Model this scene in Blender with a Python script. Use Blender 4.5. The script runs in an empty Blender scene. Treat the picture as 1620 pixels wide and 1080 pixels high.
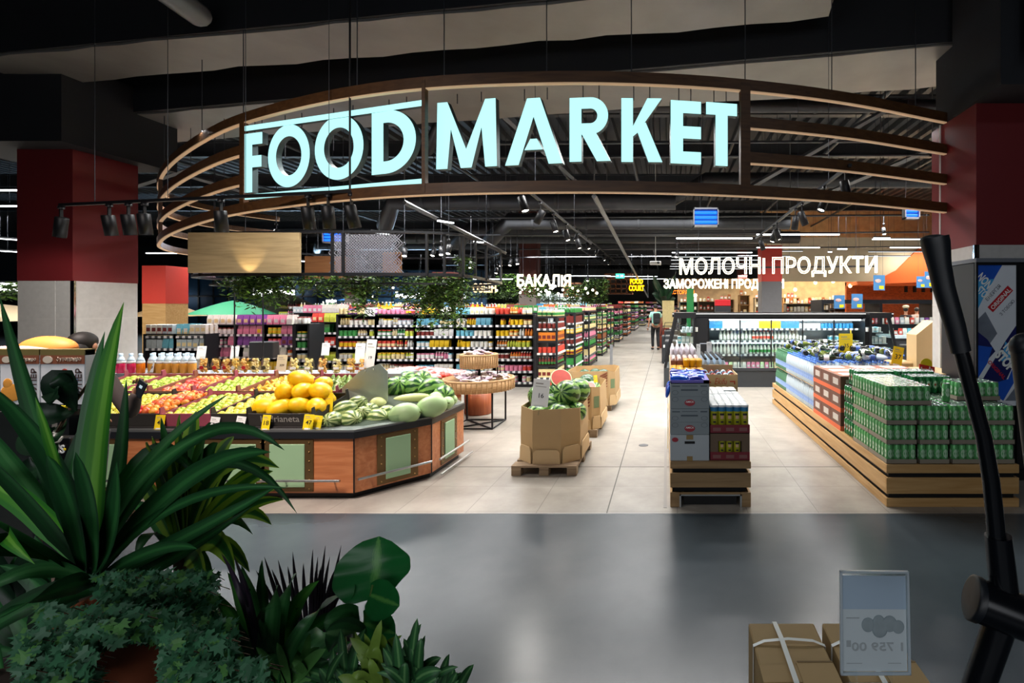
import bpy, math, random
from mathutils import Vector, Matrix, Euler
R = math.radians; PI = math.pi
rnd = random.Random(7)
SC = bpy.context.scene; COL = SC.collection
# ------------------------------------------------------------------ camera
F = 800.0; CX = 1055.0; CY = 485.0; EYE = 1.75
cam = bpy.data.cameras.new('camera'); cob = bpy.data.objects.new('camera', cam); COL.objects.link(cob)
cam.sensor_width = 36; cam.lens = 36 * F / 1620
cam.shift_x = (810 - CX) / 1620; cam.shift_y = (CY - 540) / 1620
cob.location = (0, 0, EYE); cob.rotation_euler = (R(90), 0, 0); cam.clip_start = .05; cam.clip_end = 200
SC.camera = cob
# ------------------------------------------------------------------ world, exposure
w = bpy.data.worlds.new('world'); SC.world = w; w.use_nodes = True
w.node_tree.nodes['Background'].inputs[0].default_value = (.55, .7, 1, 1)
w.node_tree.nodes['Background'].inputs[1].default_value = .045
SC.view_settings.view_transform = 'Standard'; SC.view_settings.look = 'None'
SC.view_settings.exposure = 0.55; SC.view_settings.gamma = 1; SC.view_settings.use_curve_mapping = False
SC.cycles.max_bounces = 5; SC.cycles.diffuse_bounces = 2; SC.cycles.glossy_bounces = 3
SC.cycles.transmission_bounces = 4; SC.cycles.transparent_max_bounces = 12
SC.cycles.caustics_reflective = False; SC.cycles.caustics_refractive = False
SC.cycles.sample_clamp_indirect = 4; SC.cycles.use_denoising = True

def area(loc, rot, sx, sy, power, col=(1, 1, 1), spread=180):
    l = bpy.data.lights.new('light', 'AREA'); l.shape = 'RECTANGLE'; l.size = sx; l.size_y = sy
    l.energy = power; l.color = col; l.spread = R(spread)
    o = bpy.data.objects.new('light', l); COL.objects.link(o); o.location = loc; o.rotation_euler = rot; return o
def spot(loc, target, power, size=100, col=(1, .96, .9), rad=.06, blend=.6):
    l = bpy.data.lights.new('spot', 'SPOT'); l.energy = power; l.spot_size = R(size); l.color = col
    l.shadow_soft_size = rad; l.spot_blend = blend
    o = bpy.data.objects.new('spot', l); COL.objects.link(o); o.location = loc
    o.rotation_euler = (Vector(target) - Vector(loc)).to_track_quat('-Z', 'Y').to_euler(); return o
# the hall's ceiling luminaires: linear lamps over the shop floor
for yy in (7.2, 10.6, 14, 18.5, 24, 31, 40, 50):
    for xx in (-17, -10.5, -5, -.2, 5, 11):
        if yy < 8 and (xx < -8 or xx > 6): continue
        area((xx, yy, 4.25), (0, 0, 0), 3.2, .25, (150 if yy < 20 else 210), (1, .985, .96), 150)
# mall side: added unseen frontal fill behind the camera, then lamps over the mall floor
area((-1.5, -5.2, 2.6), (R(82), 0, 0), 9, 2.6, 105, (.93, .96, 1))
area((-1.8, .6, 5.0), (R(8), 0, 0), 1.6, .4, 12, (.9, .95, 1))
area((-4.6, 1.9, 4.8), (R(38), 0, R(0)), 2.2, .3, 45, (1, .88, .8), 110)
spot((-3.6, 2.5, 5.0), (-3.4, 3.2, 0), 1300, 56, (1, .84, .78), .25, 1)
area((3.5, 1.5, 5.8), (0, 0, 0), 2, .5, 14, (.8, .9, 1))

# ------------------------------------------------------------------ helpers
def W(px, py, Y):
    return Vector(((px - CX) * Y / F, Y, EYE - (py - CY) * Y / F))
def X(px, Y): return (px - CX) * Y / F
def Zt(py, Y): return EYE - (py - CY) * Y / F

class MB:
    def __init__(s): s.v = []; s.f = []; s.m = []; s.sm = []; s.uv = None
    def add(s, vs, fs, m=0, smooth=False, M=None):
        n = len(s.v)
        if M is not None: vs = [M @ Vector(v) for v in vs]
        s.v += [tuple(v) for v in vs]
        for f in fs: s.f.append(tuple(n + i for i in f)); s.m.append(m); s.sm.append(smooth)
        return s
    def box(s, x0, x1, y0, y1, z0, z1, m=0, M=None):
        v = [(x0,y0,z0),(x1,y0,z0),(x1,y1,z0),(x0,y1,z0),(x0,y0,z1),(x1,y0,z1),(x1,y1,z1),(x0,y1,z1)]
        return s.add(v, [(0,3,2,1),(4,5,6,7),(0,1,5,4),(1,2,6,5),(2,3,7,6),(3,0,4,7)], m, False, M)
    def bbox(s, x0, x1, y0, y1, z0, z1, b=.005, m=0, M=None):   # box with chamfered edges
        vs = []
        for sx, x in ((1,x0),(-1,x1)):
            for sy, y in ((1,y0),(-1,y1)):
                for sz, z in ((1,z0),(-1,z1)):
                    vs += [(x, y+sy*b, z+sz*b), (x+sx*b, y, z+sz*b), (x+sx*b, y+sy*b, z)]
        def c(i, j, k): return (i*4+j*2+k)*3
        fs = []
        fs += [(c(0,0,0),c(0,0,1),c(0,1,1),c(0,1,0)), (c(1,0,0),c(1,1,0),c(1,1,1),c(1,0,1))]
        fs += [(c(0,0,0)+1,c(1,0,0)+1,c(1,0,1)+1,c(0,0,1)+1), (c(0,1,0)+1,c(0,1,1)+1,c(1,1,1)+1,c(1,1,0)+1)]
        fs += [(c(0,0,0)+2,c(0,1,0)+2,c(1,1,0)+2,c(1,0,0)+2), (c(0,0,1)+2,c(1,0,1)+2,c(1,1,1)+2,c(0,1,1)+2)]
        for k in (0,1):
            for i in (0,1): fs.append((c(i,0,k), c(i,1,k), c(i,1,k)+2, c(i,0,k)+2))
            for j in (0,1): fs.append((c(0,j,k)+1, c(1,j,k)+1, c(1,j,k)+2, c(0,j,k)+2))
        for i in (0,1):
            for j in (0,1): fs.append((c(i,j,0), c(i,j,1), c(i,j,1)+1, c(i,j,0)+1))
        for i in (0,1):
            for j in (0,1):
                for k in (0,1): fs.append((c(i,j,k), c(i,j,k)+1, c(i,j,k)+2))
        return s.add(vs, fs, m, False, M)
    def lathe(s, prof, n=16, m=0, smooth=True, M=None, cap=True, sx=1, sy=1):
        vs = []; fs = []
        for r, z in prof:
            for i in range(n): a = 2*PI*i/n; vs.append((r*sx*math.cos(a), r*sy*math.sin(a), z))
        for k in range(len(prof)-1):
            for i in range(n):
                j = (i+1) % n; fs.append((k*n+i, k*n+j, (k+1)*n+j, (k+1)*n+i))
        s.add(vs, fs, m, smooth, M)
        if cap:
            for k in (0, len(prof)-1):
                if prof[k][0] > 1e-4:
                    r, z = prof[k]; c = [(r*sx*math.cos(2*PI*i/n), r*sy*math.sin(2*PI*i/n), z) for i in range(n)]
                    s.add(c, [tuple(range(n))[::(-1 if k == 0 else 1)]], m, False, M)
        return s
    def tube(s, pts, r, n=8, m=0, cap=True, smooth=True, M=None):
        pts = [Vector(p) for p in pts]; rs = r if isinstance(r, (list, tuple)) else [r]*len(pts)
        vs = []; fs = []; up = Vector((0,0,1)); prev = None
        for i, p in enumerate(pts):
            d = (pts[min(i+1, len(pts)-1)] - pts[max(i-1, 0)]).normalized()
            if prev is None: a = d.cross(up if abs(d.z) < .95 else Vector((1,0,0))).normalized()
            else: a = (prev - d*prev.dot(d)).normalized()
            b = d.cross(a); prev = a
            for k in range(n):
                t = 2*PI*k/n; vs.append(p + (a*math.cos(t) + b*math.sin(t))*rs[i])
        for i in range(len(pts)-1):
            for k in range(n):
                j = (k+1) % n; fs.append((i*n+k, i*n+j, (i+1)*n+j, (i+1)*n+k))
        s.add(vs, fs, m, smooth, M)
        if cap:
            s.add(vs[:n], [tuple(range(n))[::-1]], m, False, M); s.add(vs[-n:], [tuple(range(n))], m, False, M)
        return s
    def ball(s, c, r, n=12, k=8, m=0, M=None):
        rx, ry, rz = r if isinstance(r, (list, tuple)) else (r, r, r)
        vs = []; fs = []
        for i in range(k+1):
            t = PI*i/k
            for j in range(n):
                a = 2*PI*j/n
                vs.append((c[0]+rx*math.sin(t)*math.cos(a), c[1]+ry*math.sin(t)*math.sin(a), c[2]-rz*math.cos(t)))
        for i in range(k):
            for j in range(n):
                q = (j+1) % n; fs.append((i*n+j, i*n+q, (i+1)*n+q, (i+1)*n+j))
        return s.add(vs, fs, m, True, M)
    def poly(s, pts, z0, z1, m=0, M=None, top=True):   # extruded outline in XY (or by M elsewhere)
        n = len(pts); vs = [(x, y, z0) for x, y in pts] + [(x, y, z1) for x, y in pts]
        fs = [tuple(range(n))[::-1], tuple(range(n, 2*n))] if top else []
        fs += [(i, (i+1) % n, n+(i+1) % n, n+i) for i in range(n)]
        return s.add(vs, fs, m, False, M)
    def sweep(s, pts, nrm, w_, h_, m=0):   # rectangular bar along horizontal path, nrm = outward normals
        vs = []; fs = []
        for p, q in zip(pts, nrm):
            p = Vector(p); q = Vector(q)
            for a, b in ((0,0),(1,0),(1,1),(0,1)): vs.append(p + q*(-w_*a) + Vector((0,0,h_*b)))
        for i in range(len(pts)-1):
            for k in range(4):
                j = (k+1) % 4; fs.append((i*4+k, i*4+j, (i+1)*4+j, (i+1)*4+k))
        fs += [(3,2,1,0), tuple(len(vs)-4+i for i in range(4))]
        return s.add(vs, fs, m)
    def mesh(s, name, mats):
        me = bpy.data.meshes.new(name); me.from_pydata(s.v, [], s.f); me.validate(clean_customdata=False)
        for mt in (mats if isinstance(mats, (list, tuple)) else [mats]): me.materials.append(mt)
        if len(me.polygons) == len(s.m):
            me.polygons.foreach_set('material_index', s.m); me.polygons.foreach_set('use_smooth', s.sm)
        if s.uv:
            l = me.uv_layers.new(name='UVMap')
            for i, lp in enumerate(me.loops): l.data[i].uv = s.uv[lp.vertex_index]
        me.update(); return me
    def build(s, name, mats, parent=None, loc=None, rot=None):
        return ob(name, s.mesh(name, mats), parent, loc, rot)
def ob(name, me, parent=None, loc=None, rot=None, sc=None):
    o = bpy.data.objects.new(name, me); COL.objects.link(o)
    if parent is not None: o.parent = parent
    if loc is not None: o.location = loc
    if rot is not None: o.rotation_euler = rot
    if sc is not None: o.scale = (sc, sc, sc) if isinstance(sc, (int, float)) else sc
    return o
def tag(o, label=None, cat=None, group=None, kind=None):
    if label: o['label'] = label
    if cat: o['category'] = cat
    if group: o['group'] = group
    if kind: o['kind'] = kind
    return o
def thing(name, label, cat, loc=(0,0,0), rz=0, group=None):
    o = ob(name, None, None, loc, (0,0,rz)); o.empty_display_size = .1; return tag(o, label, cat, group)
def struct(name, mb, m): return tag(mb.build(name, m), kind='structure')
def dup(o, loc=None, rot=None, label=None, group=None, parent=None, sc=None):
    c = o.copy(); COL.objects.link(c)
    if loc is not None: c.location = loc
    if rot is not None: c.rotation_euler = rot
    if sc is not None: c.scale = (sc,)*3 if isinstance(sc, (int, float)) else sc
    if label: c['label'] = label
    if group: c['group'] = group
    if parent is not None: c.parent = parent
    for ch in KIDS(o): dup(ch, parent=c)
    return c
def KIDS(o): return [x for x in o.children]
DG = None
def realize(o):
    dg = bpy.context.evaluated_depsgraph_get(); me = bpy.data.meshes.new_from_object(o.evaluated_get(dg))
    bpy.data.objects.remove(o); return me
TX = {}
def textmesh(s, size_w, size_h, extrude=.002, outline=0, bold=0, shear=0):
    c = bpy.data.curves.new('t', 'FONT'); c.body = s; c.size = 1; c.align_x = 'CENTER'; c.shear = shear
    c.resolution_u = 3
    if outline: c.fill_mode = 'NONE'; c.bevel_depth = outline; c.bevel_resolution = 1
    else: c.extrude = .01; c.offset = bold
    o = bpy.data.objects.new('t', c); COL.objects.link(o); me = realize(o)
    xs = [v.co.x for v in me.vertices]; ys = [v.co.y for v in me.vertices]
    if not xs: return me
    x0, x1, y0, y1 = min(xs), max(xs), min(ys), max(ys)
    kx = size_w/(x1-x0); ky = (size_h/(y1-y0)) if size_h else kx
    for v in me.vertices:
        v.co = ((v.co.x-(x0+x1)/2)*kx, v.co.y and (v.co.y-y0)*ky, v.co.z*((extrude/.01) if not outline else ky))
    return me
def text(s, name, m, w_, h_, loc, rot=(PI/2, 0, 0), parent=None, extrude=.002, outline=0, bold=0, mirror=False, shear=0):
    """lettering standing up facing -Y by default; loc = middle of the baseline"""
    key = (s, w_, h_, extrude, outline, bold, shear)
    if key not in TX:
        me = textmesh(s, w_, h_, extrude, outline, bold, shear); me.materials.clear(); me.materials.append(m); TX[key] = me
    me = TX[key]
    if me.materials[0] != m: me = me.copy(); me.materials.clear(); me.materials.append(m)
    me.name = name
    return ob(name, me, parent, loc, rot, ((-1 if mirror else 1), 1, 1))

# ------------------------------------------------------------------ materials
def lin(c):
    if isinstance(c, str): c = [int(c[i:i+2], 16)/255 for i in (0, 2, 4)]
    return tuple(x/12.92 if x <= .04045 else ((x+.055)/1.055)**2.4 for x in c) + (1,)
MT = {}
def mat(name, col, rough=.5, metal=0, var=.12, scale=8, bump=0, emit=0, ecol=None, trans=0, alpha=1, spec=.5, rand=0, stretch=(1,1,1), hue=0):
    if name in MT: return MT[name]
    m = bpy.data.materials.new(name); m.use_nodes = True; nt = m.node_tree; N = nt.nodes; L = nt.links
    b = N['Principled BSDF']; b.inputs['Roughness'].default_value = rough; b.inputs['Metallic'].default_value = metal
    b.inputs['Specular IOR Level'].default_value = spec
    c = lin(col)
    if var or bump:
        tc = N.new('ShaderNodeTexCoord'); mp = N.new('ShaderNodeMapping'); mp.inputs['Scale'].default_value = stretch
        nz = N.new('ShaderNodeTexNoise'); nz.inputs['Scale'].default_value = scale; nz.inputs['Detail'].default_value = 5
        L.new(tc.outputs['Object'], mp.inputs[0]); L.new(mp.outputs[0], nz.inputs['Vector'])
        mx = N.new('ShaderNodeMix'); mx.data_type = 'RGBA'
        mx.inputs['A'].default_value = tuple(x*(1-var) for x in c[:3])+(1,); mx.inputs['B'].default_value = tuple(min(1, x*(1+var)) for x in c[:3])+(1,)
        L.new(nz.outputs['Fac'], mx.inputs['Factor']); out = mx.outputs['Result']
        if bump:
            bp = N.new('ShaderNodeBump'); bp.inputs['Strength'].default_value = bump; L.new(nz.outputs['Fac'], bp.inputs['Height']); L.new(bp.outputs[0], b.inputs['Normal'])
    else:
        rg = N.new('ShaderNodeRGB'); rg.outputs[0].default_value = c; out = rg.outputs[0]
    if rand or hue:
        oi = N.new('ShaderNodeObjectInfo'); hs = N.new('ShaderNodeHueSaturation')
        mr = N.new('ShaderNodeMapRange'); mr.inputs['To Min'].default_value = .5-hue; mr.inputs['To Max'].default_value = .5+hue
        L.new(oi.outputs['Random'], mr.inputs[0]); L.new(mr.outputs[0], hs.inputs['Hue'])
        ml = N.new('ShaderNodeMath'); ml.operation = 'MULTIPLY'; ml.inputs[1].default_value = 7.31; fr = N.new('ShaderNodeMath'); fr.operation = 'FRACT'
        mr2 = N.new('ShaderNodeMapRange'); mr2.inputs['To Min'].default_value = 1-rand; mr2.inputs['To Max'].default_value = 1+rand
        L.new(oi.outputs['Random'], ml.inputs[0]); L.new(ml.outputs[0], fr.inputs[0]); L.new(fr.outputs[0], mr2.inputs[0]); L.new(mr2.outputs[0], hs.inputs['Value'])
        L.new(out, hs.inputs['Color']); out = hs.outputs[0]
    L.new(out, b.inputs['Base Color'])
    if emit:
        b.inputs['Emission Color'].default_value = lin(ecol or col); b.inputs['Emission Strength'].default_value = emit
    if trans: b.inputs['Transmission Weight'].default_value = trans
    if alpha < 1: b.inputs['Alpha'].default_value = alpha
    MT[name] = m; return m
def nodes(m): return m.node_tree.nodes, m.node_tree.links, m.node_tree.nodes['Principled BSDF']
def clear_mat(name, col=(1,1,1), mixf=.12, rough=.05):
    """thin glass or clear plastic: mostly see-through, some gloss"""
    if name in MT: return MT[name]
    m = bpy.data.materials.new(name); m.use_nodes = True; N = m.node_tree.nodes; L = m.node_tree.links; N.remove(N['Principled BSDF'])
    t = N.new('ShaderNodeBsdfTransparent'); t.inputs[0].default_value = lin(col) if isinstance(col, str) else (*col, 1)
    g = N.new('ShaderNodeBsdfGlossy'); g.inputs['Roughness'].default_value = rough
    fr = N.new('ShaderNodeLayerWeight'); fr.inputs[0].default_value = .3
    mr = N.new('ShaderNodeMapRange'); mr.inputs['To Min'].default_value = mixf*.5; mr.inputs['To Max'].default_value = min(1, mixf*3)
    mx = N.new('ShaderNodeMixShader'); L.new(fr.outputs['Fresnel'], mr.inputs[0]); L.new(mr.outputs[0], mx.inputs[0]); L.new(t.outputs[0], mx.inputs[1]); L.new(g.outputs[0], mx.inputs[2])
    L.new(mx.outputs[0], N['Material Output'].inputs[0]); MT[name] = m; return m
def wood(name, c1, c2, rough=.45, scale=3, axis='X', rot=0):
    if name in MT: return MT[name]
    m = mat(name, c1, rough, var=0); N, L, b = nodes(m)
    tc = N.new('ShaderNodeTexCoord'); mp = N.new('ShaderNodeMapping')
    mp.inputs['Scale'].default_value = {'X': (.6, 8, 8), 'Y': (8, .6, 8), 'Z': (8, 8, .6)}[axis]
    nz = N.new('ShaderNodeTexNoise'); nz.inputs['Scale'].default_value = scale; nz.inputs['Detail'].default_value = 8; nz.inputs['Distortion'].default_value = .6
    cr = N.new('ShaderNodeValToRGB'); cr.color_ramp.elements[0].color = lin(c1); cr.color_ramp.elements[1].color = lin(c2)
    cr.color_ramp.elements[0].position = .35; cr.color_ramp.elements[1].position = .65
    L.new(tc.outputs['Object'], mp.inputs[0]); L.new(mp.outputs[0], nz.inputs['Vector']); L.new(nz.outputs['Fac'], cr.inputs[0]); L.new(cr.outputs[0], b.inputs['Base Color'])
    bp = N.new('ShaderNodeBump'); bp.inputs['Strength'].default_value = .08; L.new(nz.outputs['Fac'], bp.inputs['Height']); L.new(bp.outputs[0], b.inputs['Normal'])
    return m
black = mat('black metal', '15161a', .45, .3, var=.05)
blackp = mat('black plastic', '0e1014', .5, var=.05)
darkgrey = mat('dark grey paint', '2b2d31', .6, var=.15, scale=2)
steel = mat('brushed steel', 'b9bcbc', .3, 1, var=.1, scale=20, stretch=(1, 1, .1))
chrome = mat('chrome', 'd8d8d8', .12, 1, var=0)
white = mat('white paint', 'e9e9e6', .5, var=.03)
whitep = mat('white paper', 'f1f1ee', .6, var=.02)
yellowp = mat('yellow paper', 'f4d313', .6, var=.03)
oak = wood('light oak', 'b58a52', 'c9a06a', axis='X'); oakY = wood('light oak lengthwise', 'b58a52', 'c9a06a', axis='Y')
kraft = mat('kraft cardboard', 'b39468', .8, var=.08, scale=5, rand=.03)
kraft2 = mat('pale cardboard', 'c2a57b', .8, var=.08, scale=3)
cablem = mat('suspension wire', '50535a', .4, .8, var=0)
# ------------------------------------------------------------------ floor
m = mat('polished dark concrete', '50555b', .27, var=0, spec=.3); N, L, b = nodes(m)
tc = N.new('ShaderNodeTexCoord'); n1 = N.new('ShaderNodeTexNoise'); n1.inputs['Scale'].default_value = 1.3; n1.inputs['Detail'].default_value = 8
cr = N.new('ShaderNodeValToRGB'); cr.color_ramp.elements[0].color = lin('343d43'); cr.color_ramp.elements[1].color = lin('424b51'); cr.color_ramp.elements[0].position = .3; cr.color_ramp.elements[1].position = .7
L.new(tc.outputs['Object'], n1.inputs[0]); L.new(n1.outputs['Fac'], cr.inputs[0]); L.new(cr.outputs[0], b.inputs['Base Color'])
n2 = N.new('ShaderNodeTexNoise'); n2.inputs['Scale'].default_value = 3; mr = N.new('ShaderNodeMapRange'); mr.inputs['To Min'].default_value = .22; mr.inputs['To Max'].default_value = .3
L.new(tc.outputs['Object'], n2.inputs[0]); L.new(n2.outputs['Fac'], mr.inputs[0]); struct('floor', MB().box(-30, 12, -6, 4.27, -.2, 0), m)
m = mat('grey stone floor tiles', 'c3beb6', .33, var=0, spec=.45); N, L, b = nodes(m)
tc = N.new('ShaderNodeTexCoord'); mp = N.new('ShaderNodeMapping'); mp.inputs['Location'].default_value = (.51, -5.53, 0)
bk = N.new('ShaderNodeTexBrick'); bk.offset = 0; bk.inputs['Scale'].default_value = 1; bk.inputs['Brick Width'].default_value = .6; bk.inputs['Row Height'].default_value = .6
bk.inputs['Mortar Size'].default_value = .004; bk.inputs['Color1'].default_value = lin('989289'); bk.inputs['Color2'].default_value = lin('9d978e'); bk.inputs['Mortar'].default_value = lin('7a766e')
n1 = N.new('ShaderNodeTexNoise'); n1.inputs['Scale'].default_value = 2.2; n1.inputs['Detail'].default_value = 9; n1.inputs['Roughness'].default_value = .65
mx = N.new('ShaderNodeMix'); mx.data_type = 'RGBA'; mx.blend_type = 'MULTIPLY'; mx.inputs['Factor'].default_value = .8
cr = N.new('ShaderNodeValToRGB'); cr.color_ramp.elements[0].color = (.62, .61, .6, 1); cr.color_ramp.elements[1].color = (1, 1, 1, 1); cr.color_ramp.elements[0].position = .33; cr.color_ramp.elements[1].position = .62
L.new(tc.outputs['Object'], mp.inputs[0]); L.new(mp.outputs[0], bk.inputs[0]); L.new(mp.outputs[0], n1.inputs[0]); L.new(n1.outputs['Fac'], cr.inputs[0])
L.new(bk.outputs['Color'], mx.inputs['A']); L.new(cr.outputs[0], mx.inputs['B']); L.new(mx.outputs['Result'], b.inputs['Base Color'])
struct('floor', MB().box(-48, 40, 4.285, 75, -.2, 0), m)
struct('trim_1', MB().box(-30, 12, 4.27, 4.285, -.2, .0015), mat('metal floor strip', '77777a', .4, .6, var=0))
jm = mat('dark expansion joint', '55524e', .7, var=0)
struct('trim_2', MB().box(-12, 8, 5.525, 5.535, -.01, .0015), jm)
struct('trim_3', MB().box(-.515, -.505, 4.29, 20, -.01, .0015), jm)
struct('trim_4', MB().box(-.03, .0, 4.4, 20, -.01, .002), mat('grey floor line', '8d8b86', .5, var=0))  # narrow grey line along the aisle floor
tag(MB().lathe([(.06, 0), (.06, .003), (.05, .004)], 20).build('floor_drain', mat('drain metal', '55565a', .4, .7, var=0), loc=W(1018, 704, 6.39).to_tuple()[:2]+(0,)), 'small round metal drain cap in the pale aisle floor', 'drain')

# ------------------------------------------------------------------ ceiling and far walls
deck = mat('grey corrugated deck', '3f4247', .6, .2, var=.1, scale=1)
mb = MB(); xs = []; x = -48
prof = []
while x < 40: prof += [(x, 7.4), (x+.16, 7.4), (x+.2, 7.25), (x+.36, 7.25)]; x += .4
vs = [(x, -6, z) for x, z in prof] + [(x, 75, z) for x, z in prof]; n = len(prof)
mb.add(vs, [(i, i+1, n+i+1, n+i) for i in range(n-1)])
struct('ceiling', mb, deck)
wallm = mat('grey hall wall panels', '7f858b', .7, var=.06)
mb = MB().box(-48, 40, 74, 74.3, 0, 7.4)
struct('wall_back', mb, wallm)
struct('wall_left', MB().box(-48.3, -48, -6, 75, 0, 7.4), mat('dark left wall', '2c3a48', .7))
struct('wall_right', MB().box(40, 40.3, -6, 75, 0, 7.4), wallm)
struct('wall_front', MB().box(-48, 40, -6.3, -6, 0, 7.4), mat('dark mall wall', '30333a', .7))

# big wrapped ducts and dark beams right above the entrance
foil = mat('foil wrapped duct', '8a8783', .45, .35, var=.3, scale=1.6, bump=.6)
soot = mat('near black beam', '14161c', .7, var=.1)
def plank(px0, py0, px1, py1, dz, wdt, hgt, name, mtl, lab, cat='duct', split=8, jag=0):
    """beam whose lower front edge passes two sighted points at height EYE+dz"""
    a = W(px0, py0, dz*F/(CY-py0)); c = W(px1, py1, dz*F/(CY-py1)); d = (c-a).normalized(); q = Vector((-d.y, d.x, 0)).normalized()
    if q.y < 0: q = -q
    mb = MB(); vs = []; fs = []; L_ = (c-a).length; r_ = random.Random(3)
    for i in range(split+1):
        p = a + d*L_*i/split; j = jag
        vs += [p + q*r_.uniform(-j, j), p+q*(wdt+r_.uniform(-j, j))+Vector((0, 0, r_.uniform(-j, j)*.4)), p+q*wdt+Vector((0, 0, hgt)), p+Vector((0, 0, hgt))]
    for i in range(split):
        for k in range(4): fs.append((i*4+k, i*4+(k+1) % 4, i*4+4+(k+1) % 4, i*4+4+k))
    fs += [(3, 2, 1, 0), tuple(split*4+i for i in range(4))]
    mb.add(vs, fs)
    return tag(mb.build(name, mtl), lab, cat)
# front duct: silver underside, dark front side beam above it
plank(-60, 96, 1330, -40, 3.5, .8, .6, 'wrapped_duct', foil, 'wide foil wrapped duct, nearest of the two crossing above the entrance', split=26, jag=.03)
plank(-60, 92, 1330, -44, 3.53, -.04, .9, 'dark_beam', soot, 'dark beam running along the front of the nearest wrapped duct', 'beam')
plank(100, 192, 1560, 68, 3.3, 1.25, .6, 'wrapped_duct', foil, 'foil wrapped duct just above the top rail of the arched sign', split=26, jag=.03)
plank(90, 190, 1570, 64, 3.32, -.06, 1.35, 'dark_beam', soot, 'tall black beam between the two wrapped ducts', 'beam')
tag(MB().tube([W(200, -60, 5.2), W(312, 22, 6.2)], .14, 16).ball(W(312, 22, 6.2), .14, 16, 8).build('round_duct', mat('pale grey pipe', '777b80', .4, .4)), 'short round pale duct end at the very top above the red column', 'duct')
dmet = mat('ceiling steel', '4a4d52', .5, .5, var=.15); dpipe = mat('dark round duct', '3a3c40', .45, .5, var=.15)
k = 0
names = ['nearest', 'second', 'third', 'fourth', 'fifth', 'sixth', 'seventh', 'eighth', 'ninth', 'tenth', 'eleventh']
for yy in (9.5, 12.5, 16, 20, 25, 31, 38, 46, 56):
    mb = MB().box(-40, 35, yy, yy+.2, 6.95, 7.0).box(-40, 35, yy, yy+.2, 6.5, 6.55).box(-40, 35, yy+.09, yy+.11, 6.55, 6.95)
    tag(mb.build('ceiling_beam', dmet), f'grey steel I-beam crossing the shop ceiling, {names[k]} from the entrance', 'beam'); k += 1
for i, (xx, zz, r_) in enumerate(((-6.5, 6.1, .05), (-3.2, 5.9, .035), (-.9, 5.6, .05), (1.6, 5.7, .04), (4.4, 6.0, .05), (8, 6.2, .05), (-10.5, 6.2, .05), (-15, 6.2, .05))):
    tag(MB().tube([(xx, 7.5, zz), (xx, 60, zz)], r_, 8).build('ceiling_pipe', dmet), f'long thin grey pipe running back under the deck, {names[i]} of the lengthwise pipes', 'pipe', 'lengthwise ceiling pipes')
for i, (y0, z0, x0, x1, r_) in enumerate(((11.5, 4.15, -6.2, .2, .2), (14.5, 4.2, -4.5, 3.5, .24), (18, 4.5, -7, 4, .26), (23, 4.9, -12, 6, .28), (9.2, 5.4, -4, 6, .12), (29, 5.3, -20, 12, .3), (13, 5.0, 1, 12, .2))):
    mb = MB().tube([(x0-1.1, y0+1.6, z0-.3), (x0, y0, z0), (x1, y0, z0)], r_, 16)
    for j in range(int((x1-x0)/1.5)): mb.lathe([(r_+.012, -.03), (r_+.012, .03)], 16, M=Matrix.Translation((x0+.7+j*1.5, y0, z0)) @ Matrix.Rotation(PI/2, 4, 'Y'), cap=False)
    o = tag(mb.build('ventilation_duct', dpipe), f'dark round ventilation duct crossing the shop ceiling, {names[i]} of the round ducts', 'duct')
    h = MB()
    for xx in (x0+.5, (x0+x1)/2, x1-.5): h.tube([(xx, y0, z0+r_*.9), (xx, y0, 7.3)], .008, 4)
    h.build('hanger', cablem, o)
# diagonal light trusses
for i, (p, q) in enumerate((((1180, 300, 9), (1400, 175, 9)), ((1250, 330, 12), (1475, 235, 9.5)), ((735, 130, 8), (960, 330, 13)), ((940, 310, 9), (1025, 470, 40)), ((200, 250, 11), (480, 330, 14)), ((200, 300, 12), (385, 240, 11)), ((640, 320, 10), (800, 400, 16)))):
    a, c = W(*p), W(*q); mb = MB()
    mb.tube([a, c], .05, 4, smooth=False)
    mb.tube([a, Vector((a.x, a.y, 7.3))], .012, 4).tube([c, Vector((c.x, c.y, 7.3))], .012, 4)
    tag(mb.build('ceiling_brace', mat('light steel', '77797c', .5, .5)), f'slanting light grey steel brace under the deck, {names[i]} of the braces', 'brace')
for i, (py, Y) in enumerate(((420, 30), (408, 24), (395, 20), (372, 15), (345, 12.5), (250, 9.5), (228, 9.2))):
    a = W(700, py, Y); c = W(1470, py-5, Y)
    mb = MB().tube([a, c], .025, 6)
    for t in (.1, .5, .9): p = a.lerp(c, t); mb.tube([p, (p.x, p.y, 7.3)], .008, 4)
    tag(mb.build('cable_tray', dmet), f'thin grey rail hung across the ceiling, {names[i]} of the cross rails', 'rail')

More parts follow.
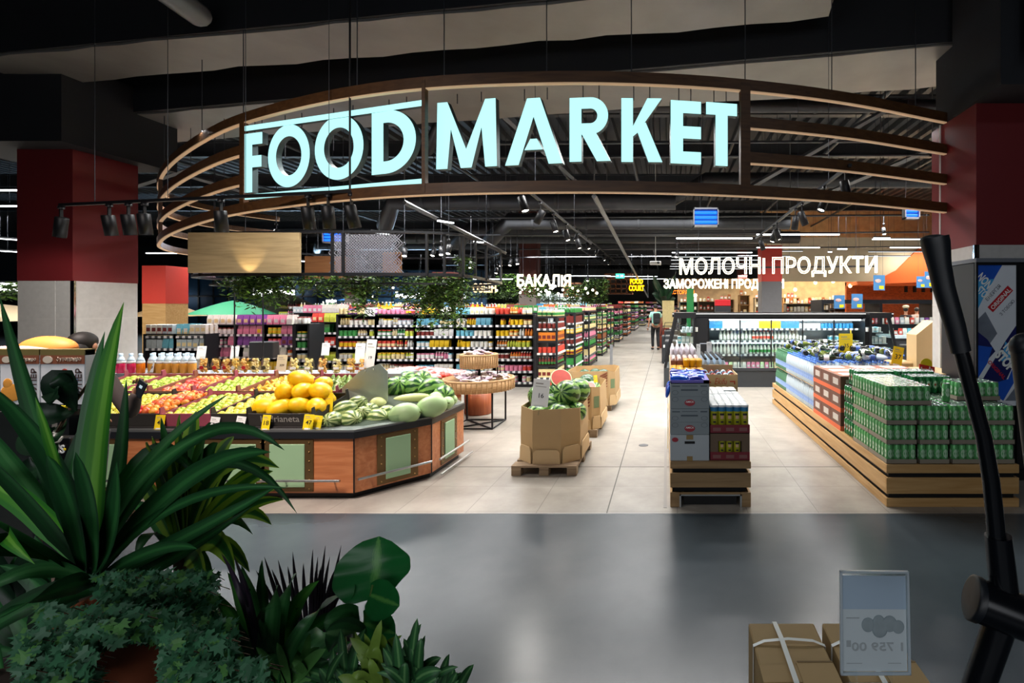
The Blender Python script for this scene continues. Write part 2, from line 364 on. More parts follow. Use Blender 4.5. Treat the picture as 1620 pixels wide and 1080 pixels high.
# ------------------------------------------------------------------ columns
red = mat('dark red paint', '701b1f', .55, var=.05); redb = mat('bright red paint', 'c8392c', .55, var=.04)
greyt = mat('grey stone cladding', 'c4c1bd', .5, var=.14, scale=14)
seam = mat('pale seam', 'd8d6d2', .5, var=0)
def column(x0, x1, y0, y1, zs, ztop, name, rm, gm=greyt, guard=False, seams=True, cap=None, side=1):
    mb = MB().box(x0, x1, y0, y1, 0, zs)
    o = struct(name, mb, gm)
    MB().box(x0-.005, x1+.005, y0-.005, y1+.005, zs, ztop).build('painted_top', rm, o)
    if seams:
        s = MB()
        for z in (zs*.36, zs*.72): s.box(x0-.003, x1+.003, y0-.003, y1+.003, z-.002, z+.002)
        for q in (.3,): s.box(x0-.003, x1+.003, y0+(y1-y0)*.75, y0+(y1-y0)*.75+.004, 0, zs)
        s.box(x0+(x1-x0)*.68, x0+(x1-x0)*.68+.004, y0-.003, y1, 0, zs)
        s.build('seam', seam, o)
    if guard:
        gx = x1 if side > 0 else x0
        MB().box(gx-.03, gx+.03, y0-.008, y0+.02, 0, zs).box(gx-.008*(1 if side < 0 else -1)-.004, gx-.008*(1 if side < 0 else -1)+.004, y0-.008, y0+.03, 0, zs).build('corner_guard', chrome, o)
    return o
c1 = column(-10.27, -9.4, 8.0, 8.98, 2.16, 4.24, 'column_left', red, guard=True)
MB().box(-11.2, -9.1, 7.6, 9.4, 4.24, 5.5).build('dark_casing', soot, c1)
c2 = column(3.55, 4.75, 5.8, 6.76, 2.46, 4.08, 'column_right', red, guard=True, side=-1)
MB().box(3.5, 5.6, 5.3, 6.2, 4.08, 6.9).box(3.62, 4.75, 6.2, 6.8, 4.08, 6.4).build('dark_casing', soot, c2)
MB().tube([(3.54, 6.55, 0), (3.54, 6.55, 4.1)], .012, 8).build('conduit', white, c2)
column(X(1205, 17), X(1237, 17), 17, 17.7, Zt(445, 17), Zt(388, 17), 'column_dairy', redb, mat('mid grey cladding', '6f6e70', .6), seams=False)
column(X(225, 17), X(262, 17), 17, 17.8, Zt(480, 17), Zt(420, 17), 'column_far_left', redb, oak, seams=False)
column(X(684, 15), X(718, 15), 15, 15.7, Zt(462, 15), Zt(430, 15), 'column_greenery', mat('brown red paint', '5a2b25', .6), mat('taupe cladding', '6f6560', .6), seams=False)
for i, (a, c_, Y, s_) in enumerate(((821, 848, 26, 'middle'), (1168/1, 1182, 40, 'right'), (545, 562, 24, 'garden'))):
    column(X(a, Y), X(c_, Y), Y, Y+.9, Zt(466, Y), 7.2 if i != 2 else 4.5, 'column_' + s_, mat('brown red paint', '5a2b25', .6), mat('taupe cladding', '6f6560', .6), seams=False)
for nm in ('column_dairy', 'column_far_left', 'column_greenery'):
    pass
# stair-like metal grille box at the very top right corner
mb = MB()
for i in range(6): mb.box(3.7, 4.6, 4.9, 5.2, 4.45+i*.12, 4.49+i*.12)
mb.box(3.68, 3.72, 4.9, 5.2, 4.4, 7.3); tag(mb.build('ceiling_grille', mat('grey grille', '6a6c78', .5, .4)), 'grey louvred grille hanging in the top corner beside the right column', 'grille')
# ------------------------------------------------------------------ far left: garden shop front in blue, far right: warm bakery hall
blue = mat('blue lit shop front', '274e70', .6, var=.25, scale=.6)
bw = struct('wall_shopfront', MB().box(-34, -12.2, 34, 34.3, 0, 4.2), blue)
mb = MB()
for i in range(22): mb.box(-33.5+i, -33.42+i, 33.93, 34, .1, 4.1)
mb.box(-34, -12.2, 33.93, 34, 2.4, 2.5); mb.build('frame', mat('dark frame', '1a232c', .5), bw)
gw = struct('window_1', MB().box(-14.5, -8.6, 52, 52.2, 0, 3.1), mat('pale lit shop window', 'cfe0dd', .5, emit=.12, var=.3, scale=.5))
mb = MB()
for i in range(6): mb.box(-14.5+i*1.15, -14.42+i*1.15, 51.9, 52, 0, 3.1)
mb.box(-14.5, -8.6, 51.9, 52, 2.3, 2.4); mb.build('window_frame', darkgrey, gw)
cream = mat('cream plaster', 'd9cdb6', .7, var=.03)
o = struct('wall_bakery', MB().box(5.2, 26, 28, 28.3, 0, 7.2), mat('stone bakery wall', 'b59c77', .8, var=.45, scale=3))
struct('wall_bakery_left', MB().box(.6, 5.2, 28, 28.3, 0, 3.3), mat('stone bakery wall', 'b59c77'))
struct('trim_5', MB().box(4.6, 26, 23, 23.25, 2.9, 4.9), cream)
mb = MB()
oc = [(10.2, 2.75), (11.5, 3.4), (12.5, 4.4), (13.2, 4.75), (13.6, 4.2), (14.4, 3.95), (14.9, 3.6), (15, 3.1), (14.4, 2.95)]
mb.poly(oc, 0, .12, M=Matrix.Translation((-1.1, 22.98, 0)) @ Matrix.Rotation(PI/2, 4, 'X'))
og = mat('bright orange paint', 'd9642a', .6, var=.04)
tag(mb.build('wall_shape', og), 'big curved orange shape on the cream bulkhead beside the neon dairy letters', 'wall decoration')
mb = MB().tube([(15.2+1.9*math.cos(a), 22.85, 2.9+1.9*math.sin(a)) for a in [PI*i/20 for i in range(21)]], .06, 8)
tag(mb.build('arch_light', mat('soft white tube', 'fff6e0', .5, emit=3, var=0)), 'glowing white arch tube on the cream bulkhead by the right column', 'lamp')
m = mat('orange terracotta tiles', 'b5521c', .35, var=0); N, L, b = nodes(m)
tc = N.new('ShaderNodeTexCoord'); bk = N.new('ShaderNodeTexBrick'); bk.inputs['Scale'].default_value = 6; bk.inputs['Color1'].default_value = lin('b5521c'); bk.inputs['Color2'].default_value = lin('8e3a12'); bk.inputs['Mortar'].default_value = lin('5a2a12')
mp = N.new('ShaderNodeMapping'); mp.inputs['Rotation'].default_value = (PI/2, 0, 0); L.new(tc.outputs['Object'], mp.inputs[0]); L.new(mp.outputs[0], bk.inputs[0]); L.new(bk.outputs[0], b.inputs['Base Color'])
struct('wall_terracotta', MB().box(8.7, 18, 24.5, 24.7, 0, 2.95), m)
mb = MB()
for i in range(14): mb.box(11.5+i*.42, 11.62+i*.42, 24.4, 24.5, 2.45, 2.75)
tag(mb.build('dark_slots', black, o), kind=None)
struct('trim_6', MB().box(8.7, 20, 23.0, 24.7, 2.75, 2.9), og)
for i in range(5): area((6+i*3, 24.2 if i < 1 else 22.3, 3.6), (R(-55), 0, 0), 2, .3, 70, (1, .8, .5))
area((9, 26.5, 3.8), (0, 0, 0), 8, 1.5, 300, (1, .82, .55)); area((14, 22, 4.3), (0, 0, 0), 8, 1, 250, (1, .88, .7))
area((-20, 30, 4.6), (R(-60), 0, 0), 18, .4, 500, (.5, .75, 1))
# ------------------------------------------------------------------ arched sign
def catmull(P, n=10):
    out = []; P = [Vector(p) for p in P]; P = [P[0]*2-P[1]] + P + [P[-1]*2-P[-2]]
    for i in range(1, len(P)-2):
        for k in range(n):
            t = k/n; a, b_, c, d = P[i-1:i+3]
            out.append(.5*((2*b_)+(c-a)*t+(2*a-5*b_+4*c-d)*t*t+(3*b_-a-3*c+d)*t**3))
    out.append(P[-2]); return out
arc = catmull([(3.55, 6.4, 0), (2.1, 5.8, 0), (.85, 5.46, 0), (-.2, 5.3, 0), (-1.26, 5.27, 0), (-2.6, 5.4, 0), (-3.9, 5.76, 0), (-5.4, 6.42, 0), (-6.6, 7.15, 0), (-8.05, 8.2, 0), (-9.3, 9.25, 0), (-10.35, 10.3, 0), (-11, 11.4, 0), (-11.1, 12.6, 0), (-10.6, 13.8, 0)], 6)
nr = []
for i in range(len(arc)):
    d = (arc[min(i+1, len(arc)-1)]-arc[max(i-1, 0)]).normalized(); nr.append(Vector((d.y, -d.x, 0)) if (Vector((d.y, -d.x, 0)).dot(arc[i]-Vector((-2, 14, 0))) > 0) else Vector((-d.y, d.x, 0)))
sign = thing('arched_sign', 'huge curved brown timber frame hanging over the entrance with big glowing white letters', 'sign', (0, 0, 0))
railm = wood('brown sign timber', '46290f', '5a3a1c', .5)
stripm = mat('tan underside glow', 'd9b48e', .6, emit=.22, var=.03)  # rail underside: light from below put into a paler, weakly glowing tan
def idx(xv): return min(range(len(arc)), key=lambda i: abs(arc[i].x-xv) if arc[i].y < 12 else 99)
iR, iA, iB = 0, idx(.92), idx(-5.35)
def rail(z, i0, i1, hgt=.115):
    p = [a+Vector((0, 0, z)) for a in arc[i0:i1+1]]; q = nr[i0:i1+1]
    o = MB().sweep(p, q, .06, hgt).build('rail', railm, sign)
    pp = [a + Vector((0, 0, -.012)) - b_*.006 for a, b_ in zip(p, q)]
    MB().sweep(pp, q, .048, .012).build('glow_underside', stripm, o)
Z0 = EYE+1.2
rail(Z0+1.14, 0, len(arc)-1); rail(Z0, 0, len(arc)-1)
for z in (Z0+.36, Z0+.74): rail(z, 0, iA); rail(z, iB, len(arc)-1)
def upright(i, wd, name='upright'):
    p = arc[i]; q = nr[i]; a = math.atan2(q.y, q.x)+PI/2
    MB().box(-wd/2, wd/2, 0, .055, 0, 1.2).build(name, railm, sign, (p.x, p.y-.004, Z0+.02), (0, 0, a))
upright(iA, .11); upright(iB, .1); upright(idx(-9.3), .08); upright(idx(-2.62), .04)
for xv in (3.0, 1.9, .9, -.3, -1.3, -2.4, -3.4, -5.3, -6.6, -8.6):
    p = arc[idx(xv)]; MB().tube([(p.x, p.y+.03, Z0+1.2), (p.x, p.y+.03, 7.3)], .006, 5).build('suspension_cable', cablem, sign)
glow = mat('glowing cyan white face', '304848', .5, emit=.82, ecol='b6fbfc', var=.02, scale=3); rimm = mat('dark letter side', '3c4f52', .5, .4, var=0)
def letter(ch, h):
    s = h*.195; mb = []; P = []
    def bar(pts): P.append(pts)
    def arcband(cx, cy, rx, ry, a0, a1, n=28, t=s):
        o = [(cx+rx*math.cos(a0+(a1-a0)*i/n), cy+ry*math.sin(a0+(a1-a0)*i/n)) for i in range(n+1)]
        i_ = [(cx+(rx-t)*math.cos(a0+(a1-a0)*i/n), cy+(ry-t)*math.sin(a0+(a1-a0)*i/n)) for i in range(n+1)]
        for k in range(n): P.append([o[k], o[k+1], i_[k+1], i_[k]])
    if ch == 'F': w_ = h*.45; bar([(0,0),(s,0),(s,h),(0,h)]); bar([(s,h-s),(w_,h-s),(w_,h),(s,h)]); bar([(s,h*.42),(w_*.95,h*.42),(w_*.95,h*.42+s),(s,h*.42+s)])
    if ch == 'E': w_ = h*.48; bar([(0,0),(s,0),(s,h),(0,h)]); [bar([(s,y),(w_,y),(w_,y+s),(s,y+s)]) for y in (0, (h-s)/2, h-s)]
    if ch == 'O': w_ = h*1.0; arcband(h*.5, h*.5, h*.5, h*.52, 0, 2*PI, 48)
    if ch == 'D': w_ = h*.72; bar([(0,0),(s,0),(s,h),(0,h)]); bar([(s,0),(h*.24,0),(h*.24,s),(s,s)]); bar([(s,h-s),(h*.24,h-s),(h*.24,h),(s,h)]); arcband(h*.24, h*.5, h*.48, h*.5, -PI/2, PI/2)
    if ch == 'M': w_ = h*.98; bar([(0,0),(s*.95,0),(s*1.25,h*.6),(s*.95,h),(s*.1,h)]); bar([(s*.95,h),(s*1.2,h*.62),(w_/2-s*.45,0),(w_/2,0),(w_/2,h*.28)]); bar([(w_-s*.95,h),(w_/2,h*.28),(w_/2,0),(w_/2+s*.45,0),(w_-s*1.2,h*.62)]); bar([(w_,0),(w_-s*.1,h),(w_-s*.95,h),(w_-s*1.25,h*.6),(w_-s*.95,0)])
    if ch == 'A': w_ = h*.86; bar([(0,0),(s*1.05,0),(w_/2,h*.72),(w_/2,h),(w_/2-s*.5,h)]); bar([(w_,0),(w_/2+s*.5,h),(w_/2,h),(w_/2,h*.72),(w_-s*1.05,0)]); bar([(s*1.5,h*.22),(w_-s*1.5,h*.22),(w_-s*1.95,h*.22+s*.85),(s*1.95,h*.22+s*.85)])
    if ch == 'R': w_ = h*.66; bar([(0,0),(s,0),(s,h),(0,h)]); bar([(s,h*.42),(h*.34,h*.42),(h*.34,h*.42+s*.9),(s,h*.42+s*.9)]); bar([(s,h-s*.9),(h*.34,h-s*.9),(h*.34,h),(s,h)]); arcband(h*.34, h*.71, h*.29, h*.29, -PI/2, PI/2, 20, s*.9); bar([(h*.2,h*.43),(w_-s*1.1,0),(w_+s*.05,0),(h*.43,h*.45)])
    if ch == 'K': w_ = h*.68; bar([(0,0),(s,0),(s,h),(0,h)]); bar([(s,h*.4),(s*1.4,h*.46),(w_,h),(w_-s*1.25,h),(s,h*.56)]); bar([(s*1.2,h*.56),(w_-s*1.15,0),(w_+s*.05,0),(s*2.1,h*.62)])
    if ch == 'T': w_ = h*.5; bar([((w_-s)/2,0),((w_+s)/2,0),((w_+s)/2,h-s),((w_-s)/2,h-s)]); bar([(0,h-s),(w_,h-s),(w_,h),(0,h)])
    return P, w_
def lettermesh(ch, h, wid, dep=.07):
    P, w_ = letter(ch, h); k = wid/w_; mb = MB()
    for p in P:
        n = len(p); f = [(x*k, 0, y) for x, y in p]; bk = [(x*k, dep, y) for x, y in p]
        mb.add(f, [tuple(range(n))], 0); mb.add(f+bk, [tuple(range(n, 2*n))[::-1]]+[(i, n+i, n+(i+1) % n, (i+1) % n) for i in range(n)], 1)
    return mb
def place_letter(ch, i0, pxa, pxb, pyt, pyb, Y, yb=None, Yb=None):
    Yb = Yb or Y; a = W(pxa, pyb, Y); c = W(pxb, pyb if yb is None else yb, Yb); h = (pyb-pyt)*Y/F
    wd = math.hypot(c.x-a.x, c.y-a.y); ang = math.atan2(c.y-a.y, c.x-a.x)
    mb = lettermesh(ch, h, wd); o = mb.build('letter', [glow, rimm], sign, a, (0, 0, ang)); o['label'] = f'glowing cyan white letter {ch}'
    for t in (.3, .7): MB().tube([(wd*t, .06, h if ch != 'O' else h*.5), (wd*t, .06, Z0+1.16-a.z)], .006, 5).build('bracket', cablem, o)
def fy(px): return 6.35+(px-385)*(5.53-6.35)/(672-385)
for ch, a, b_, t, bt in (('F', 387, 415, 212, 305), ('O', 424, 490, 203, 297), ('O', 498, 575, 190, 286), ('D', 588, 658, 178, 277)):
    place_letter(ch, 0, a, b_, t, bt, fy(a), None, fy(b_))
for ch, a, b_, t, bt, y0, y1 in (('M', 690, 786, 163, 268, 5.6, 5.46), ('A', 799, 890, 158, 262, 5.46, 5.36), ('R', 901, 965, 155, 256, 5.36, 5.32), ('K', 983, 1047, 155, 256, 5.32, 5.33), ('E', 1061, 1109, 158, 258, 5.35, 5.4), ('T', 1117, 1166, 161, 261, 5.42, 5.48)):
    place_letter(ch, 0, a, b_, t, bt, y0, None, y1)
for (pa, pb) in ((204, 161), (314, 284)):
    a, c = W(387, pa, fy(387)), W(671, pb, fy(671)); d = (c-a); ang = math.atan2(d.y, d.x); ln = math.hypot(d.x, d.y)
    a.z = c.z = (a.z+c.z)/2
    MB().box(0, ln, 0, .01, -.03, .03, 0).box(0, ln, .01, .06, -.03, .03, 1).build('light_bar', [glow, rimm], sign, a, (0, 0, ang))

# ------------------------------------------------------------------ spotlights on tracks
lampface = mat('lit lamp face', 'fff4e2', .5, emit=14, var=0)
def head_mesh():
    mb = MB().lathe([(.001, .22), (.05, .22), (.055, .215), (.055, 0), (.05, 0), (.048, .03), (.001, .03)], 18)
    return mb
HM = head_mesh().mesh('body', black); LM = MB().lathe([(.001, .028), (.047, .028), (.047, .022), (.001, .022)], 18).mesh('lens', lampface); LM2 = LM.copy(); LM2.materials[0] = mat('unlit lens', '6c6a66', .3)
YK = MB().box(-.006, .006, -.015, .015, .12, .3).lathe([(.03, .28), (.03, .31), (.001, .31)], 10).mesh('yoke', black)
def head(loc, tilt, lab, on=True, tgt=None, pw=60, gr=None, s=1, size=100):
    """cylinder spotlight under a track; tilt = (rx, ry)"""
    t = thing('spotlight', lab, 'spotlight', loc, 0, gr); t.scale = (s,)*3
    ob('yoke', YK, t, (0, 0, -.31), (0, 0, 0))
    r = Euler((tilt[0], tilt[1], 0)); M = r.to_matrix(); off = Vector((0, 0, -.2)) - M @ Vector((0, 0, .14))
    b_ = ob('body', HM, t, off, r); ob('lens', LM if on else LM2, b_)
    if on and pw:
        p = Vector(loc) + (off + M @ Vector((0, 0, -.01)))*s
        d = M @ Vector((0, 0, -1)); spot(p, p + d, pw, size)
    return t
def track(a, c, lab, hang=4):
    a, c = Vector(a), Vector(c); d = (c-a).normalized(); q = Vector((-d.y, d.x, 0)).normalized(); ang = math.atan2(d.y, d.x); ln = (c-a).length
    t = thing('lighting_track', lab, 'lighting track', a, 0); t.rotation_euler = (0, -math.asin(d.z), ang)
    MB().box(0, ln, -.018, .018, 0, .035).build('rail', black, t)
    for i in range(hang):
        x = ln*(i+.5)/hang; MB().tube([(x, 0, .035), (x, 0, 7.3-a.z)], .004, 4).build('suspension_cable', cablem, t)
    return t
# left track in front of the red column
a, c = W(95, 345, 6.4), W(590, 320, 5.6); a.z = c.z = 3.02
track(a, c, 'black lighting track running in front of the red column and under the arched sign'); q_ = a.lerp(c, .935); tag(MB().tube([(0, 0, 0), (0, 0, 4.3)], .011, 8).build('ceiling_rod', black, None, (q_.x, q_.y, q_.z+.03)), 'thin black ceiling rod crossing the left glowing word and holding the track', 'rod')
for i, (px, on) in enumerate(((97, 0), (182, 0), (215, 0), (242, 0), (366, 0), (498, 0), (527, 0), (560, 0))):
    t = min(1, max(0, (px-95)/495)); p = a.lerp(c, t); 
    head((p.x, p.y, p.z), ((.16 if i % 3 else .1), (.25, -.03, 0, -.04, .03, -.02, -.03, -.18)[i]), 'black spotlight on the left track, ' + ('tilted outward at its left end', 'first of three in front of the red column', 'second of the three beside the red column', 'third beside the red column', 'alone above the oak panel', 'first of the trio below the left glowing word', 'middle of the trio below the left glowing word', 'last at the right end')[i], True, pw=36 if i else 0, s=1.15, size=110)
    if i == 0: spot((p.x-.25, p.y+.15, p.z-.4), (-9.9, 8.1, 1.4), 70, 60)
a, c = W(822, 292, 6.6), W(935, 388, 12.9); a.z = c.z = 3.34
track(a, c, 'black lighting track running back over the watermelon bins')
for i, (Y, tl) in enumerate(((6.75, (.25, .35)), (7.7, (.1, -.45)), (8.6, (.2, .35)), (9.7, (.2, .3)), (11, (.15, .3)))):
    p = a.lerp(c, (Y-a.y)/(c.y-a.y)); head(p, (-tl[0], -tl[1]), 'black cylinder spotlight on the track over the melon bins, ' + ('nearest and unlit looking', 'second from the front, swung left', 'third from the front', 'fourth from the front, lens lit', 'farthest back, lens lit')[i], True, pw=75, size=105)
a, c = W(1345, 262, 5.74), W(1196, 372, 11.9); a.z = c.z = 3.34
track(a, c, 'black lighting track running back over the stacked drink packs')
for i, (Y, tl) in enumerate(((5.9, (0, .2)), (6.7, (.2, -.4)), (7.8, (.1, .35)), (8.2, (0, -.15)), (9.6, (.2, .3)), (9.9, (.2, -.3)), (11.2, (.1, .3)))):
    p = a.lerp(c, (Y-a.y)/(c.y-a.y)); head(p, (-tl[0], -tl[1]), 'black spotlight on the track over the drinks, ' + ('nearest', 'second, tilted left', 'third', 'fourth', 'fifth', 'sixth', 'farthest back')[i] + ' from the front', True, pw=75, size=105)
# further tracks
a = Vector((X(850, 15), 15, 4.3)); c = Vector((X(990, 30), 30, 4.3))
track((-2.5, 13.5, 3.9), (-2.5, 24, 3.9), 'black lighting track far back over the shelf ends')
for i, Y in enumerate((14, 16, 18, 20, 22)): head((-2.5, Y, 3.9), (-.2, (-.3 if i % 2 else .3)), 'small distant spotlight over the shelf ends, ' + names[i] + ' on its track', True, pw=90)
for i, (px, py, Y) in enumerate(((745, 425, 14), (792, 422, 16), (808, 421, 15), (818, 419, 15), (786, 433, 18), (775, 443, 20), (640, 407, 11), (686, 406, 12), (698, 405, 11), (710, 403, 10.5), (340, 431, 9.6), (388, 429, 9.6), (503, 452, 15), (600, 455, 20), (555, 450, 18), (437, 380, 10), (1398, 372, 14), (1071, 408, 15), (930, 445, 20))):
    p = W(px, py, Y); t = head((p.x, p.y, p.z+.33), (-.5, rnd.uniform(-.3, .3)), f'small lit spotlight pointing toward the entrance, {("left of the neon grocery word", "yellowish, left of the neon grocery word", "pinkish, left of the neon grocery word", "whitest, just left of the neon grocery word", "lower, under the yellowish lamp", "lowest, over the reversed neon word", "first of the row at the canopy end", "second of the row at the canopy end", "third of the row at the canopy end", "last of the row at the canopy end", "left one under the oak panel", "right one under the oak panel", "over the grey parasol", "behind the hanging greenery", "beside the garden shop column", "between canopy posts", "right over the dairy letters", "left end over the dairy letters", "before the far wall")[i]}', True, pw=0)
    MB().tube([(0, 0, 0), (0, 0, 7.3-t.location.z)], .008, 4).build('drop_rod', cablem, t)
# bare bulbs clustered under the neon word
bulbm = mat('glowing bulb', 'fff3dd', .5, emit=9, var=0)
bb = None
for i in range(44):
    if i < 26: px, py, Y = rnd.uniform(815, 945), rnd.uniform(452, 466), rnd.uniform(19, 23)
    else: px, py, Y = rnd.choice([(rnd.uniform(500, 700), rnd.uniform(448, 470), rnd.uniform(24, 28)), (rnd.uniform(700, 815), rnd.uniform(440, 466), 24)])
    p = W(px, py, Y)
    if bb is None:
        bb = thing('hanging_bulb', 'round glowing bulb hanging on a thin wire among many under the ceiling', 'bulb', p, 0, 'round bulbs hanging far back')
        MB().ball((0, 0, 0), .05, 10, 6).build('bulb', bulbm, bb); MB().tube([(0, 0, .05), (0, 0, 5.4)], .004, 3).build('wire', cablem, bb)
        o0 = bb
    else: dup(o0, p)
# LED line lamps over the dairy hall
led = mat('white LED line', 'f4fbff', .5, emit=4, var=0); led2 = mat('soft white LED line', 'd4dcdf', .5, emit=.8, var=0)
for i, (xa, xb, py, Y) in enumerate(((1070, 1190, 376, 13.2), (1197, 1328, 370, 13.2), (1063, 1190, 399, 16), (1197, 1297, 391, 16), (1062, 1190, 406, 18), (1062, 1200, 411, 20), (1062, 1200, 417, 22), (1060, 1195, 421, 24), (1060, 1190, 425, 26), (1235, 1270, 397, 18), (1235, 1250, 405, 20), (1380, 1460, 378, 15), (1382, 1408, 376, 12.5), (1325, 1340, 393, 14), (1310, 1316, 398, 15), (1408, 1470, 391, 15.5), (1374, 1470, 398, 17.5), (1350, 1440, 405, 19))):
    a, c = W(xa, py, Y), W(xb, py, Y); t = thing('line_lamp', f'straight glowing white LED line lamp above the dairy area, {(names+["twelfth","thirteenth","fourteenth","fifteenth","sixteenth","seventeenth","eighteenth"])[i]} counting back from the entrance'.replace('nearest counting', 'first counting'), 'lamp', a)
    ln = c.x-a.x; MB().box(0, ln, -.02, .02, 0, .03).build('housing', black, t); MB().box(0, ln, -.02, .02, -.03 if Y < 15 else -.018, 0).build('diffuser', led if Y < 17 else led2, t)
    for x in (.1*ln, .9*ln): MB().tube([(x, 0, .03), (x, 0, 7.3-a.z)], .004, 3).build('suspension_cable', cablem, t)
for i, (px, py, Y, ln, az) in enumerate(((12, 397, 14, 1.5, 1), (0, 377, 14, 1, 1), (355, 403, 13, .9, 0), (262, 400, 16, 1.2, 0), (485, 413, 14, .6, 1), (780, 441, 18, 1.4, 0), (930, 436, 22, 2, 0), (1000, 437, 30, 3, 0), (15, 300, 9.5, 1.2, 0), (15, 325, 9.5, 1.2, 0), (705, 350, 9, .3, 1), (757, 382, 10, .2, 1), (600, 368, 11, .4, 1), (1040, 441, 45, 4, 0))):
    p = W(px, py, Y); t = thing('line_lamp', 'glowing white line lamp ' + ('seen beside the left red column, lower', 'seen beside the left red column, upper', 'seen between the canopy posts', 'behind the left canopy posts', 'right of the oak panel', 'over the reversed neon word', 'between the neon word and food court', 'far back over the food court', 'high at the left edge, upper', 'high at the left edge, lower', 'short, slanting left of the melon bins track', 'shortest, slanting', 'behind the mesh canopy', 'farthest back')[i], 'lamp', p)
    if az: t.rotation_euler = (0, 0, R(60))
    MB().box(-ln/2, ln/2, -.03, .03, 0, .04).build('housing', black, t); MB().box(-ln/2, ln/2, -.03, .03, -.02, 0).build('diffuser', led, t)
    MB().tube([(0, 0, .03), (0, 0, 7.3-p.z)], .004, 3).build('suspension_cable', cablem, t)
# insect lamps, exit sign
bl = mat('blue insect lamp tube', '1030a0', .5, emit=1.5, ecol='1268ff', var=0)
for i, (x0, x1, y0, y1, Y) in enumerate(((1097, 1137, 328, 358, 9), (1432, 1456, 320, 346, 8.4), (509, 547, 365, 384, 11))):
    a, c = W(x0, y1, Y), W(x1, y0, Y); wd, hh = c.x-a.x, c.z-a.z
    t = thing('insect_lamp', 'hanging grey insect lamp with blue tubes, ' + ('above the aisle', 'beside the right red column', 'in front of the mesh canopy')[i], 'lamp', a)
    MB().box(0, wd, 0, .12, 0, .03).box(0, wd, 0, .12, hh-.03, hh).box(0, .02, 0, .12, 0, hh).box(wd-.02, wd, 0, .12, 0, hh).box(0, wd, .11, .12, 0, hh).build('housing', mat('lamp housing grey', '8a8d94', .4, .6), t)
    for z in (.25, .5, .75): MB().tube([(.03, .05, hh*z), (wd-.03, .05, hh*z)], hh*.09, 8).build('tube', bl, t)
    MB().tube([(wd/2-.1, .05, hh), (wd/2, .05, 7.3-a.z)], .005, 4).build('suspension_cable', cablem, t)
gm = mat('green exit face', '35d6a8', .5, emit=1.6, var=0)
a = W(974, 440, 22); t = thing('exit_sign', 'small glowing green exit sign hanging over the aisle', 'sign', a)
MB().box(0, .38, 0, .05, 0, .2).build('panel', gm, t); MB().tube([(.19, .03, .2), (.19, .03, 7.3-a.z)], .006, 4).build('suspension_cable', cablem, t)
wl = mat('white sign lettering', 'ffffff', .5, emit=2, var=0)
text('H 30', 'lettering', wl, .28, .1, (.19, -.006, .05), parent=t)
# projector
p = W(1037, 416, 18); t = thing('projector', 'white ceiling projector hanging on a pole above the aisle', 'projector', p)
MB().bbox(-.2, .2, -.15, .15, -.06, .06, .02).build('body', white, t); MB().tube([(0, 0, .05), (0, 0, 7.3-p.z)], .015, 6).build('pole', white, t); MB().lathe([(.04, 0), (.04, .03)], 12).build('lens', black, t, (.1, -.15, 0), (PI/2, 0, 0))
# ------------------------------------------------------------------ neon signs
neon = mat('warm white neon tube', 'fff6dd', .5, emit=5, ecol='fff0c8', var=0); neony = mat('yellow neon tube', 'ffd000', .5, emit=3.5, ecol='ffb800', var=0); neono = mat('orange neon tube', 'ff7a20', .5, emit=3, ecol='ff6a10', var=0); neonw = mat('white glowing letters', 'ffffff', .5, emit=2.6, var=0)
neonp = mat('faint warm neon', 'f0d4a8', .5, emit=1.3, ecol='f0c890', var=0)
def neon_sign(s, lab, x0, x1, yt, yb, Y, m, outline=.02, extrude=.03, rz=0, mirror=False, bold=0, Y1=None, parts=True):
    Y1 = Y1 or Y; a, c = W(x0, yb, Y), W(x1, yb, Y1); h = (yb-yt)*(Y+Y1)/2/F; t = thing('neon_sign', lab, 'sign', ((a+c)/2).to_tuple()); ang = math.atan2(c.y-a.y, c.x-a.x); ln = (c-a).xy.length; t.rotation_euler = (0, 0, ang); t.location.z = min(a.z, c.z)
    text(s, 'lettering', m, ln, h, (0, 0, 0), parent=t, outline=outline, extrude=extrude, mirror=mirror, bold=bold)
    MB().box(-ln/2, ln/2, .06, .09, h*.5-.02, h*.5+.02).build('back_rail', black, t)
    for x in (-ln*.4, ln*.4): MB().tube([(x, .07, h*.5), (x, .07, 7.3-t.location.z)], .006, 4).build('suspension_cable', cablem, t)
    return t
neon_sign('МОЛОЧНl ПРОДУКТИ', 'large white neon outlined sign reading МОЛОЧНІ ПРОДУКТИ above the dairy coolers', 1075, 1388, 405, 437, 12.2, neon, outline=.019, Y1=11.6)
neon_sign('ЗАМОРОЖЕНl ПРОДУКТИ', 'smaller white neon sign reading ЗАМОРОЖЕНІ ПРОДУКТИ, partly behind the dairy column', 1050, 1240, 441, 459, 20, neon, outline=.028)
neon_sign('БАКАЛlЯ', 'white neon outlined sign reading БАКАЛІЯ over the grocery shelves', 818, 903, 434, 453, 15, neon, outline=.026)
neon_sign('ОЗЕІН', 'dim reversed neon sign left of the grocery sign', 748, 785, 448, 463, 19, neonp, outline=.035)
t = neon_sign('FOOD', 'yellow neon sign reading FOOD COURT hanging far back over the aisle', 997, 1017, 441, 449, 24, neony, outline=0, bold=.03)
text('COURT', 'lettering', neony, .72, .27, (0, 0, -.33), parent=t, extrude=.03, bold=.03)
neon_sign('РЕСТОРАНИ', 'dim orange neon sign under the frozen food sign', 1057, 1098, 459, 465, 27, neono, outline=0)
neon_sign('Садові меблі', 'white glowing sign reading Садові меблі above the grey parasol', 399, 466, 453, 469, 33.4, neonw, outline=0, bold=.03)
neon_sign('новинки дня', 'blurred white glowing sign behind the hanging greenery', 626, 675, 465, 473, 33.4, neonw, outline=0, bold=.03)
neon_sign('сезон', 'small white glowing sign left of the reversed neon word', 720, 737, 466, 472, 33.4, neonw, outline=0, bold=.03)
